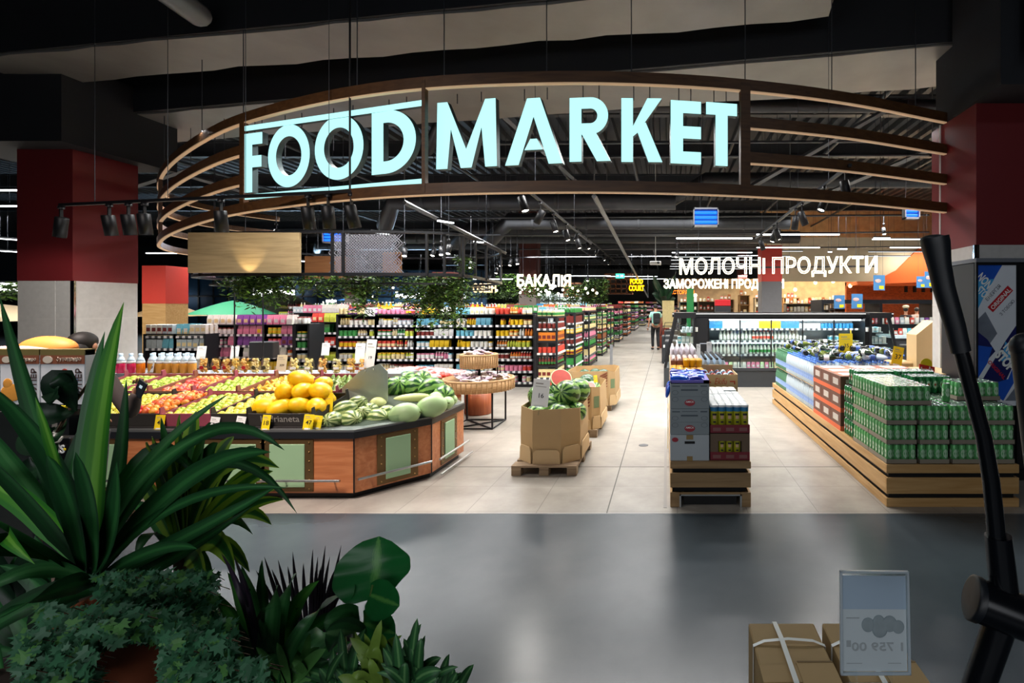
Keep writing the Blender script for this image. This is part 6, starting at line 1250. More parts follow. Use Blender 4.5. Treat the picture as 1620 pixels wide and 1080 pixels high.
# kraft box with red script
t = thing('kraft_box', 'kraft cardboard box with red handwritten style script on the snack stand', 'cardboard box', (.6, 5.62, .397)); w_ = .17
for a in ((-.185, .185, 0, .008), (-.185, .185, .42, .428)): MB().box(a[0], a[1], a[2], a[3], 0, .6 if a[2] == 0 else .66).build('wall', kraft2, t)
for s in (-1, 1): MB().box(s*.185-.004, s*.185+.004, .008, .42, 0, .6).build('wall', kraft2, t)
MB().box(-.18, .18, .008, .42, .3, .5).build('inner_pad', kraft2, t)
redink = mat('red brush ink', 'b5462a', .7, var=0); text('Ekifu', 'script', redink, .14, .07, (0, -.002, .49), parent=t, shear=.3, extrude=.001)
MB().box(-.17, -.11, -.003, 0, .505, .522).box(.1, .16, -.003, 0, .515, .53).box(.145, .16, -.003, 0, .49, .515).box(-.16, -.12, -.003, 0, .485, .49).build('red_marks', redink, t); MB().box(-.03, .03, -.002, 0, .3, .36).build('small_print', mat('grey print', '9a958c', .7, var=0), t)
for i in range(5):
    for j in range(4): k = (i+j) % 3; tag(ob('snack_packet', bpy.data.meshes.get('snack_packet%d' % k) or MB().ball((0, 0, 0), (.042, .02, .06), 8, 6).mesh('snack_packet%d' % k, (mat('pale blue foil', 'a9cbe8', .3, .3, var=.4, scale=30), mat('red brown foil', '9c4436', .3, .3, var=.4, scale=30), mat('dark foil', '3a3f58', .3, .3, var=.4, scale=30))[k]), None, (.45+i*.072, 5.7+j*.095, .397+.55), (rg.uniform(-.3, .3), rg.uniform(-.2, .2), rg.uniform(-.4, .4))), ('pale blue', 'red brown', 'dark')[k]+' foil packet upright in the kraft box', 'packet', 'packets in the kraft box')
# left column of the stand behind: yellow cups, brown packs, clear bottles; white cards
yc = mat('bright yellow cups', 'f0b41e', .4, var=.1); YC = MB().lathe([(.001, 0), (.028, 0), (.034, .07), (.035, .075), (.001, .078)], 12).mesh('yellow_cup', [yc]); BP = MB().bbox(-.03, .03, -.03, .03, 0, .08, .006, 0).lathe([(.02, .08), (.022, .1), (.001, .105)], 10, 1).mesh('dessert_cup', [mat('brown dessert', '8a4e34', .5, var=.2), mat('pale foil lid', 'd9c9c4', .4, var=.1)]); CB = MB().lathe([(.001, 0), (.03, 0), (.032, .1), (.014, .15), (.013, .17), (.001, .175)], 12).mesh('clear_bottle', [mat('milky plastic', 'd0c9d2', .3, var=.15)])
def block(x0, x1, y0, y1, z0, z1, m_, nm, lab, cat): return tag(MB().bbox(x0, x1, y0, y1, z0, z1, .004).build(nm, m_), lab, cat)
block(ST0+.005, .372, 5.05, 5.55, .397, 1.035, kraft2, 'snack_case', 'tall plain case carrying the yellow cups on the snack stand', 'cardboard box'); block(ST0+.005, .372, 5.57, 6.1, .397, 1.07, kraft, 'snack_case', 'plain case carrying the brown dessert cups on the snack stand', 'cardboard box'); block(ST0+.005, .372, 6.12, 7.2, .397, 1.06, kraft2, 'snack_case', 'plain case carrying the milky bottles on the snack stand', 'cardboard box')
block(.42, .73, 6.1, 7.2, .397, .95, kraft, 'snack_case', 'low plain case behind the kraft script box', 'cardboard box')
for i in range(5):
    for j in range(6): tag(ob('yellow_cup', YC, None, (.075+i*.066, 5.1+j*.075, .0+1.04+(.075 if j > 2 and i > 1 else 0)), (0, 0, 0)), 'bright yellow cup in the cluster behind the violet tray', 'cup', 'yellow cups on the snack stand')
    for j in range(6): tag(ob('dessert_cup', BP, None, (.075+i*.066, 5.62+j*.08, 1.075)), 'brown dessert cup with pale lid on the snack stand', 'cup', 'dessert cups on the snack stand')
    for j in range(9): tag(ob('clear_bottle', CB, None, (.075+i*.066, 6.18+j*.11, 1.065)), 'milky small bottle at the back of the snack stand', 'bottle', 'milky bottles on the snack stand')
for i in range(4):
    for j in range(8): tag(ob('dark_capped_bottle', bpy.data.meshes.get('dcb') or MB().lathe([(.001, 0), (.032, 0), (.033, .11), (.015, .15)], 12, 0).lathe([(.018, .15), (.018, .175), (.001, .176)], 10, 1).mesh('dcb', [mat('pale blue drink', 'b5cfe6', .3, var=.1), black]), None, (.47+i*.07, 6.16+j*.12, .955)), 'pale blue bottle with black cap behind the kraft script box', 'bottle', 'black capped bottles on the snack stand')
for i, (px, py, Y, w_) in enumerate(((1092, 562, 6.9, .06), (1105, 565, 6.5, .07), (1122, 560, 7.0, .07))): card(px, py, Y, w_, .17, whitep, 'narrow white card on a clear stand over the snack stand, '+('left', 'middle', 'right')[i]+' one', None, tilt=0, rz=.7 if i < 2 else 0, pole=.25)
for i, (y, z, m_) in enumerate(((4.65, .75, yellowp), (4.7, .55, yellowp), (4.8, .62, whitep), (5.3, .8, mat('cream board', 'e2d3ae', .6)))): tag(MB().box(-.022, -.018, -.1, .1, -.09, .09).build('side_card', m_, None, (ST0-.0, y, z)), 'price card hanging on the aisle side of the snack stand, '+('yellow upper', 'yellow lower', 'white', 'cream farthest')[i], 'price card')
# ------------------------------------------------------------------ drinks platform right
PX0, PX1, PY0, PY1 = 1.92, 3.08, 4.42, 9.2
t = thing('drinks_platform', 'long low oak slat platform stacked with drinks, right of the aisle', 'display platform', (0, 0, 0))
MB().box(PX0+.03, PX1-.03, PY0+.03, PY1-.03, 0, .36).build('inner_box', blackp, t)
slatring(0, .075, PX0, PX1, PY0, PY1, t); slatring(.115, .255, PX0, PX1, PY0, PY1, t); slatring(.295, .37, PX0, PX1, PY0, PY1, t)
MB().box(PX0+.01, PX1-.01, PY0+.01, PY1-.01, .355, .368).build('top_board', oak, t)
# cans
cang = mat('green can', '62b26a', .35, .2, var=.12, scale=14); cand = mat('dark green can', '1f7a42', .3, .2, var=.08); alu = mat('aluminium', 'c6ccca', .25, .9, var=0); canw = mat('white can oval', 'dfe8dc', .4, .2, var=0); star = mat('red star', 'c22222', .5, var=0); cangl = mat('pale can label', 'cfe8cc', .4, .1, var=.1)
def canmesh(m_, style):
    mb = MB().lathe([(.026, 0), (.033, .008), (.033, .15), (.027, .162)], 14, 0, cap=False).lathe([(.027, .162), (.028, .166), (.025, .164), (.001, .163)], 14, 1, cap=False)
    vs = []; n = 8
    for ang0, wv_ in ((-PI/2, 1), (PI, 1)):
        c = [(.0334*math.cos(ang0), .0334*math.sin(ang0), .085)]; ring = []
        for k in range(n): a = 2*PI*k/n; th = ang0+math.cos(a)*.62; ring.append((.0334*math.cos(th), .0334*math.sin(th), .085+.04*math.sin(a)))
        mb.add(c+ring, [(0, 1+k, 1+(k+1) % n) for k in range(n)], 2)
        if style:
            ring = [(.0338*math.cos(ang0+math.cos(2*PI*k/10+PI/2)*.38*(1 if k % 2 == 0 else .45)), .0338*math.sin(ang0+math.cos(2*PI*k/10+PI/2)*.38*(1 if k % 2 == 0 else .45)), .085+.02*math.sin(2*PI*k/10+PI/2)*(1 if k % 2 == 0 else .45)) for k in range(10)]
            mb.add([(.0338*math.cos(ang0), .0338*math.sin(ang0), .085)]+ring, [(0, 1+k, 1+(k+1) % 10) for k in range(10)], 3)
    return mb.mesh('can', [m_, alu, canw if style else cangl, star])
CANG = canmesh(cang, False); CAND = canmesh(cand, True); traym = mat('grey brown tray board', '8d8373', .8, var=.08); wrap = clear_mat('shrink wrap', (.97, .99, .98), .035, .1)
def canpack(x0, y0, z, nx, ny, lab, vis, me=CANG, tray=True, grp=None):
    t = thing('can_pack', lab, 'can pack', (x0, y0, z), 0, grp); s = .0665; w_, d = nx*s, ny*s
    if tray: MB().box(0, w_, 0, d, 0, .003).box(0, w_, 0, .003, 0, .04).box(0, w_, d-.003, d, 0, .04).box(0, .003, 0, d, 0, .04).box(w_-.003, w_, 0, d, 0, .04).build('tray', traym, t)
    for i in range(nx):
        for j in range(ny):
            if vis(i, j, nx, ny): ob('can', me, t, (s*(i+.5), s*(j+.5), .003))
    if z > .8 or y0 < 4.6:
        MB().add([(.0, -.001, .04), (w_, -.001, .04), (w_, -.001, .168), (0, -.001, .168), (0, d, .168), (w_, d, .168), (-.001, 0, .04), (-.001, d, .04), (-.001, d, .168), (-.001, 0, .168)], [(0, 1, 2, 3), (3, 2, 5, 4), (6, 9, 8, 7)]).build('shrink_wrap', wrap, t)
    return t
row = ('bottom', 'second', 'third', 'top'); colw = ('left corner', 'second from left', 'third from left', 'rightmost')
for l in range(3):
    z = .371+l*.171
    for k in range(4):
        v = lambda i, j, nx, ny, k=k, l=l: j == 0 or (k == 0 and i == 0) or l == 2
        canpack(PX0+.01+k*.287, PY0+.02, z, 4, 6, f'pack of pale green cans, {row[l]} layer, {colw[k]} of the platform front', v)
    v = lambda i, j, nx, ny, l=l: i == 0 or (l == 2 and j > 0)
    canpack(PX0+.01, PY0+.425, z, 4, 6, f'pack of pale green cans, {row[l]} layer, second from the corner along the aisle side', v)
    if l == 2:
        for k in (1, 2, 3): canpack(PX0+.01+k*.287, PY0+.425, z, 4, 6, f'pack of pale green cans in the third layer, second row back, {colw[k]}', lambda i, j, nx, ny: True)
z = .371+3*.171
canpack(PX0+.01, PY0+.03, z, 6, 4, 'topmost pack of pale green cans at the platform corner', lambda i, j, a, c: True); canpack(PX0+.01, PY0+.31, z, 6, 4, 'topmost pack of pale green cans just behind the corner one', lambda i, j, a, c: True); canpack(PX0+.01, PY0+.59, z, 6, 4, 'topmost pack of pale green cans, last before the brown cartons', lambda i, j, a, c: True)
canpack(2.68, PY0+.25, z, 6, 4, 'topmost pack of pale green cans at the right end of the platform', lambda i, j, a, c: True)
t = tag(ob('can', CANG, None, (2.55, 4.62, z+.002)), 'single loose green can standing on the packs', 'can')
# dark green cans with red star
for l in range(4):
    zz = .371+l*.178
    for k in range(2 if l == 3 else 1):
        canpack(PX0+.02+(0 if l < 3 else .05)+k*.42, 5.29, zz, 4 if l < 3 else 6, 4, f'pack of dark green cans, {row[l]} layer, '+('aisle side' if k == 0 else 'second along'), lambda i, j, a, c, l=l: (i == 0 or j == 0 or l == 3), CAND, False)
canpack(2.45, 5.05, .371+3*.171, 6, 5, 'pack of dark green cans with white ovals and red stars, behind the loose can', lambda i, j, a, c: j == 0 or True, CAND, False)
tag(MB().bbox(2.21, 3.05, 5.29, 5.58, .371, .9, .004).build('inner_case', kraft), 'plain case in the core of the drinks stack', 'cardboard box')
# brown and orange cartons
brc = mat('brown carton', '6b4334', .6, var=.05, rand=.05); orc = mat('orange carton stripe', 'd8643a', .6, var=.03)
def bcart(x0, y0, z, lab):
    t = thing('drink_carton', lab, 'cardboard box', (x0, y0, z), 0, 'brown and orange drink cartons'); MB().bbox(0, .38, 0, .34, 0, .2, .003).build('body', brc, t); MB().box(-.002, .382, -.002, .342, 0, .05).build('orange_stripe', orc, t)
    if z > .75:
        MB().box(.03, .35, .03, .31, .2, .202).build('orange_top', orc, t); MB().box(.06, .32, .08, .26, .202, .2035).build('white_label', whitep, t)
    for y in (.07,): MB().box(-.003, 0, y, y+.18, .09, .16).build('white_print', mat('dull white print', 'c9beb4', .6, var=.2, scale=60), t)
    MB().box(.06, .3, -.003, 0, .12, .16).build('white_print', mat('dull white print', 'c9beb4', .6, var=.2, scale=60), t)
for l in range(3):
    for j in range(3):
        for k in range(3 if l == 2 else 1): bcart(PX0+.01+k*.385, 5.62+j*.345, .371+l*.203, f'brown carton with orange band, {row[l] if l < 2 else "top"} layer, {("nearest", "middle", "farthest")[j]} stack, '+('aisle side', 'middle column', 'right column')[k])
# water bottles
btl = clear_mat('clear pet plastic', (.86, .93, .97), .22, .1); wat = mat('pale bottle body', 'cfdde6', .15, var=.1, alpha=.85); blab = mat('blue white label', '8fa9d8', .5, var=.45, scale=40); bcap = mat('blue cap', '3a6fc4', .4, var=0); bgr = mat('green bottle', '5f8f70', .15, var=.1, alpha=.8)
def pet(m_, cap): return MB().lathe([(.001, 0), (.034, 0), (.039, .02), (.039, .1), (.034, .12), (.039, .14), (.039, .19), (.03, .25), (.014, .285), (.013, .3)], 12, 0).lathe([(.016, .298), (.016, .32), (.001, .321)], 10, 1).lathe([(.0397, .06), (.0397, .14)], 12, 2, cap=False).mesh('water_bottle', [m_, cap, blab])
PA, PB = pet(wat, bcap), pet(bgr, mat('green cap', '2f6a40', .4, var=0))
def wpack(x0, y0, z, lab, me, vis):
    t = thing('water_pack', lab, 'bottle pack', (x0, y0, z)); s = .083
    for i in range(4):
        for j in range(3):
            if vis(i, j): ob('bottle', me, t, (s*(i+.5), s*(j+.5), .002))
    MB().box(0, s*4, 0, s*3, -.001, .001).build('card_sheet', kraft2, t)
for j in range(9):
    for l in range(2):
        for k in range(3 if l == 1 else 1):
            y = 6.68+j*.262; me = PB if (j > 5) else PA
            wpack(PX0+.01+k*.36, y, .371+l*.325, f'shrink wrapped pack of {"green" if j > 5 else "clear"} water bottles, {("lower", "upper")[l]} layer, {("first","second","third","fourth","fifth","sixth","seventh","eighth","ninth")[j]} behind the cartons, {("aisle side", "middle", "right")[k]}', me, lambda i, j_, k=k, j=j, l=l: (k == 0 and i == 0) or (j_ == 0 and j == 0) or (l == 1))
# lying dark bottles on top
lyb = MB().lathe([(.001, 0), (.038, 0), (.04, .015), (.04, .17), (.015, .23), (.014, .29)], 12, 0).lathe([(.016, .285), (.016, .31), (.001, .312)], 10, 1).lathe([(.0408, .06), (.0408, .13)], 12, 2, cap=False)
LY = [lyb.mesh('wine_bottle', [mat('dark green glass', '1c2c1c', .1, var=.1), mat('dark cap', '22252a', .4, var=0), whitep]), lyb.mesh('wine_bottle', [mat('olive glass', '5d6a2a', .12, var=.1), mat('dark cap', '22252a', .4, var=0), mat('blue label', '3f5aa0', .5, var=.1)]), lyb.mesh('wine_bottle', [mat('near black glass', '101418', .1, var=0), mat('white cap', 'dcdcdc', .4, var=0), mat('blue label', '3f5aa0', .5, var=.1)])]
for i in range(70):
    x = PX0+.1+rg.random()*1.0; y = 6.75+rg.random()*2.2; k = rg.randint(0, 2); zt = 1.02+.32*0+.045+(.08 if i % 3 == 0 else 0)
    tag(ob('wine_bottle', LY[k], None, (x, y, zt), (PI/2+rg.uniform(-.06, .06), 0, rg.choice((0, PI/2, PI))+rg.uniform(-.4, .4))), ('dark green', 'olive green', 'nearly black')[k]+' bottle lying on top of the water packs', 'bottle', 'bottles lying on the water packs')
for i in range(12): tag(ob('water_bottle', PA, None, (2.6+rg.random()*.4, 6.8+rg.random()*.8, 1.07), (PI/2, 0, rg.uniform(0, 3))), 'clear water bottle lying loose on the packs', 'bottle', 'loose water bottles on the packs')
card(1338, 560, 7.4, .2, .3, yellowp, 'yellow price card reading 35 standing among the lying bottles', '35', tilt=0, pole=.12, tw=.35); card(1346, 552, 8.0, .12, .3, yellowp, 'second yellow card edge just behind the one reading 35', None, tilt=0, rz=1.1, pole=.2)
card(1418, 577, 6.1, .13, .22, yellowp, 'tilted yellow price card above the brown cartons', '37', tilt=.1, ry=.2, pole=.05); card(1540, 597, 5.2, .13, .24, yellowp, 'yellow price card between the green cans and the fridge', '27', tilt=.1, ry=.15, pole=.15)
# crisps sign
p = W(1466, 599, 5.6); t = thing('snack_logo_board', 'red cardboard topper with yellow disc and white lettering beside the column', 'sign', p); MB().lathe([(.065, -.004), (.065, 0)], 24, M=Matrix.Translation((0, .006, .16)) @ Matrix.Rotation(PI/2, 4, 'X')).build('yellow_disc', yellowp, t)
MB().add([(-.085, 0, .02), (.085, 0, .0), (.09, 0, .13), (-.08, 0, .165), (-.085, .008, .02), (.085, .008, .0), (.09, .008, .13), (-.08, .008, .165)], [(0, 1, 2, 3), (7, 6, 5, 4), (0, 3, 7, 4), (1, 5, 6, 2), (3, 2, 6, 7)]).build('red_banner', mat('banner red', 'd42a22', .5, var=0), t); text("Lay's", 'lettering', whitep, .13, .09, (0, -.004, .045), parent=t, bold=.03); MB().box(-.04, .04, 0, .008, -.1, .02).build('stem', yellowp, t)
block(3.0, 3.35, 5.65, 6.3, 0, 1.0, mat('birch board', 'c8a878', .5, var=.05), 'end_board', 'pale birch box standing between the platform and the column', 'box')
t = thing('blue_sack', 'heap of pale blue wrapped packs behind the lying bottles', 'pack', (2.9, 7.6, .0)); MB().bbox(-.1, .7, -.3, 1.0, .0, .95, .02).build('case', kraft, t)
for i in range(10): MB().ball((rg.uniform(0, .6), rg.uniform(-.2, .8), 1.0), (.12, .08, .06), 10, 6).build('pack', mat('light blue wrap', '7fb4d8', .35, var=.3, scale=12), t)
t = thing('birch_panel', 'angled pale birch panel standing beside the right column', 'panel', (X(1450, 7.2), 7.2, 0)); MB().add([(0, 0, .6), (.23, 0, .35), (.25, 0, 1.55), (.0, 0, 1.35), (0, .3, .6), (.23, .3, .35), (.25, .3, 1.55), (0, .3, 1.35)], [(0, 1, 2, 3), (7, 6, 5, 4), (0, 3, 7, 4), (3, 2, 6, 7), (1, 5, 6, 2)]).build('panel', mat('birch board', 'c8a878', .5, var=.05), t); MB().box(.02, .22, .02, .28, 0, .6).build('base', darkgrey, t)
# ------------------------------------------------------------------ poster fridge
fr = thing('drink_fridge', 'tall black drink fridge with a blue and white energy drink poster on its side', 'fridge', (3.12, 5.1, 0))
MB().bbox(0, .85, .03, .65, 0, 2.2, .01).build('body', blackp, fr); MB().box(.0, .85, .0, .03, 0, .1).box(0, .02, 0, .03, .1, 2.2).box(.41, .44, 0, .03, .1, 2.2).box(.02, .41, 0, .03, 2.17, 2.2).build('frame', black, fr)
ps = MB().box(.02, .41, .012, .028, .75, 2.17).build('poster', mat('poster white', 'dfe3ea', .35, var=.04), fr)
q = MB(); blu = mat('poster blue', '1f56c0', .4, var=.35, scale=3); blu2 = mat('poster light blue', '49a7e0', .4, var=.25, scale=3); nvy = mat('poster navy', '1a1f5c', .4, var=.3, scale=6); sil = mat('poster silver', '8f97a6', .3, .4, var=.4, scale=5)
def pp(pts, z, m_, nm): return MB().add([(x, z, y) for x, y in pts], [tuple(range(len(pts)))]).build(nm, m_, ps)
pp([(.02, 2.17), (.27, 2.17), (.02, 1.75)], .0115, blu, 'blue_corner'); pp([(.02, 2.02), (.19, 2.03), (.1, 1.88), (.02, 1.72)], .011, blu2, 'light_corner')
pp([(.02, 1.62), (.1, 1.7), (.22, 1.48), (.02, 1.2)], .0115, sil, 'silver_can'); pp([(.02, 1.5), (.12, 1.42), (.2, 1.3), (.02, 1.1)], .011, nvy, 'navy_can'); pp([(.02, 1.36), (.17, 1.34), (.12, 1.18), (.02, 1.02)], .0105, blu, 'blue_band')
pp([(.41, 1.56), (.41, 1.22), (.22, .82), (.05, .98), (.3, 1.4)], .0115, nvy, 'navy_can'); pp([(.41, 1.22), (.41, 1.02), (.28, .8), (.13, .9), (.2, .98), (.33, 1.02)], .011, blu, 'blue_band'); pp([(.3, 1.4), (.41, 1.3), (.41, 1.22), (.26, 1.2)], .011, blu2, 'light_band'); pp([(.41, .95), (.41, .8), (.3, .8)], .011, sil, 'silver_can')
def rot_text(s, m_, w_, x, z, ang, bold=0, h=None): text(s, 'lettering', m_, w_, h, (x, .0098, z), (PI/2, ang, 0), parent=ps, extrude=.001, bold=bold)
A = -R(47); rp = Matrix.Rotation(0, 4, 'X')
bn = MB().add([(-.15, 0, -.01), (.15, 0, -.01), (.15, 0, .065), (-.15, 0, .065)], [(0, 1, 2, 3)]).build('red_banner', mat('poster red', 'c0202c', .4, var=0), ps, (.27, .0105, 1.81), (0, A, 0))
rot_text('ORIGINAL', whitep, .27, .27, 1.815, A, .02); rot_text('ЕНЕРГІЯ', mat('grey poster print', '6a6d78', .5, var=0), .2, .19, 1.88, A); rot_text('З ТОБОЮ', mat('grey poster print', '6a6d78', .5, var=0), .2, .33, 1.73, A)
rot_text('NON', whitep, .17, .33, 1.27, R(47), .05, .11); rot_text('STOP', whitep, .22, .26, 1.17, R(47), .05, .11); rot_text('ORIGINAL', mat('poster red', 'c0202c', .4, var=0), .24, .2, 1.1, R(47), .02); rot_text('NON', whitep, .16, .06, 1.98, R(47), .03, .09); rot_text('STOP', whitep, .14, .05, 1.86, R(47), .03, .08)
MB().box(.0, .85, .0, .65, 2.2, 2.24).build('top_lamp', mat('grey top', '6a6e76', .5), fr)
# ------------------------------------------------------------------ foreground plants
def leaf_mat(name, c1, c2, c3, rough=.35, edge=.0, w0=.08, w1=.3):
    """c1 blade, c2 midrib zone, c3 margin; u across the blade from uv"""
    m = mat(name, c1, rough, var=0, rand=.12, spec=.35); N, L, b = nodes(m); uv = N.new('ShaderNodeUVMap'); sp = N.new('ShaderNodeSeparateXYZ'); L.new(uv.outputs[0], sp.inputs[0])
    a = N.new('ShaderNodeMath'); a.operation = 'SUBTRACT'; a.inputs[1].default_value = .5; L.new(sp.outputs[0], a.inputs[0]); ab = N.new('ShaderNodeMath'); ab.operation = 'ABSOLUTE'; L.new(a.outputs[0], ab.inputs[0])
    nz = N.new('ShaderNodeTexNoise'); nz.inputs['Scale'].default_value = 6; mp = N.new('ShaderNodeMapping'); mp.inputs['Scale'].default_value = (14, 1.2, 1); L.new(uv.outputs[0], mp.inputs[0]); L.new(mp.outputs[0], nz.inputs[0])
    ma = N.new('ShaderNodeMath'); ma.operation = 'MULTIPLY_ADD'; ma.inputs[1].default_value = .16; L.new(nz.outputs['Fac'], ma.inputs[0]); ad = N.new('ShaderNodeMath'); ad.operation = 'SUBTRACT'; ad.inputs[1].default_value = .08
    L.new(ab.outputs[0], ad.inputs[0]); L.new(ad.outputs[0], ma.inputs[2])
    cr = N.new('ShaderNodeValToRGB'); e = cr.color_ramp.elements; e[0].position = w0; e[0].color = lin(c2); e[1].position = w0+.06; e[1].color = lin(c1); x = e.new(w1); x.color = lin(c1); x = e.new(min(.5, w1+.06)); x.color = lin(c3)
    L.new(ma.outputs[0], cr.inputs[0]); hs = [x for x in N if x.bl_idname == 'ShaderNodeHueSaturation'][0]; L.new(cr.outputs[0], hs.inputs['Color'])
    b.inputs['Subsurface Weight'].default_value = .0
    return m
lm_dark = leaf_mat('dark strap leaf', '245a2e', '35743c', '1c4826', .42); lm_bright = leaf_mat('bright strap leaf', '4a9428', '78bc42', '35802a', .5, w0=.1, w1=.3); lm_var = leaf_mat('lime edged leaf', '2e6a2c', '2a5a2a', '94b83c', .5, w0=.05, w1=.2); lm_mid = leaf_mat('mid green strap leaf', '34703a', '468248', '285e30', .42)  # bright strap leaf: light from behind is put into its lighter greens
lm_ivy = mat('ivy leaf', '356a48', .5, var=.5, scale=10, rand=0); lm_ivy2 = mat('light ivy leaf', '4a7f3c', .55, var=.4, scale=10); lm_big = leaf_mat('large heart leaf', '1f6a34', '5a9a4a', '1f6030', .28, w0=.02, w1=.46); lm_agl = leaf_mat('speckled small leaf', '2f6336', '5f9058', '234a2b', .5, w0=.06, w1=.3); lm_pur = leaf_mat('dark purple spike', '2a2230', '3a2a3a', '241c28'); lm_yel = mat('yellow splashed leaf', '6d8c34', .5, var=.5, scale=30)
def blade(base, mid, tip, w_, m, par, name='leaf', n=12, fold=.25, twist=0, prof=None, wav=0):
    """strap leaf along a quadratic arc; base/mid/tip are points, w_ full width in metres"""
    base, mid, tip = Vector(base), Vector(mid), Vector(tip); mb = MB(); vs = []; uv = []; c = mid*2-(base+tip)*.5
    prof = prof or (lambda t: (min(1, .45+t*2.2))*(1-t**3.2)**.8 if t < 1 else 0)
    prev = None
    for i in range(n+1):
        t = i/n; p = base*(1-t)**2+c*2*t*(1-t)+tip*t*t; d = ((c-base)*(1-t)+(tip-c)*t).normalized()
        view = Vector((0, -1, .35)).normalized(); s = d.cross(view)
        if s.length < .2: s = d.cross(Vector((0, 0, 1)))
        s.normalize()
        if prev and s.dot(prev) < 0: s = -s
        prev = s; nn = s.cross(d).normalized()
        if twist: q = Matrix.Rotation(twist*t, 3, d); s = q @ s; nn = q @ nn
        hw = w_/2*max(prof(t), .012); f = fold*hw; wv_ = wav*hw*math.sin(t*17)
        for u, lift in ((-1, f), (-.5, f*.42), (0, 0), (.5, f*.42), (1, f)): vs.append(p+s*hw*u-nn*lift*(1 if nn.y > 0 else -1)+nn*wv_*u); uv.append((.5+u*.5, t))
    fs = [(i*5+k, i*5+k+1, i*5+6+k, i*5+5+k) for i in range(n) for k in range(4)]
    mb.add(vs, fs, 0, True); mb.uv = uv; return mb.build(name, m, par)
terra = mat('terracotta pot', 'b8623f', .7, var=.15, scale=8); soil = mat('dark soil', '2a1e16', .9, var=.4, scale=40); dpot = mat('dark plastic pot', '1b1d1f', .5, var=.05); bark = mat('brown plant stem', '5b4534', .8, var=.3, scale=20)
def pot(r, h, m_, par, loc=(0, 0, 0)):
    o = MB().lathe([(.001, 0), (r*.72, 0), (r*.95, h*.85), (r*1.03, h*.85), (r*1.05, h), (r*.95, h), (r*.93, h*.9), (.001, h*.9)], 28).build('pot', m_, par, loc); MB().lathe([(r*.93, h*.905), (.001, h*.93)], 20, cap=False).build('soil', soil, o); return o
# bench under the plants, out of the picture's bottom edge
bench = thing('plant_bench', 'low dark bench under the potted plants at the lower left', 'bench', (-1.25, 1.25, 0)); MB().box(-1.2, .62, -.35, .47, .42, .46).box(-1.2, -.2, .47, .8, .42, .46).build('top', darkgrey, bench)
for x in (-1.15, .57):
    for y in (-.3, .42): MB().box(x-.02, x+.02, y-.02, y+.02, 0, .42).build('leg', black, bench)
def plant(name, lab, base, potr, poth, potm, cat='potted plant'):
    t = thing(name, lab, cat, (0, 0, 0)); pot(potr, poth, potm, t, (base[0], base[1], .461)); return t
r_ = random.Random(4)
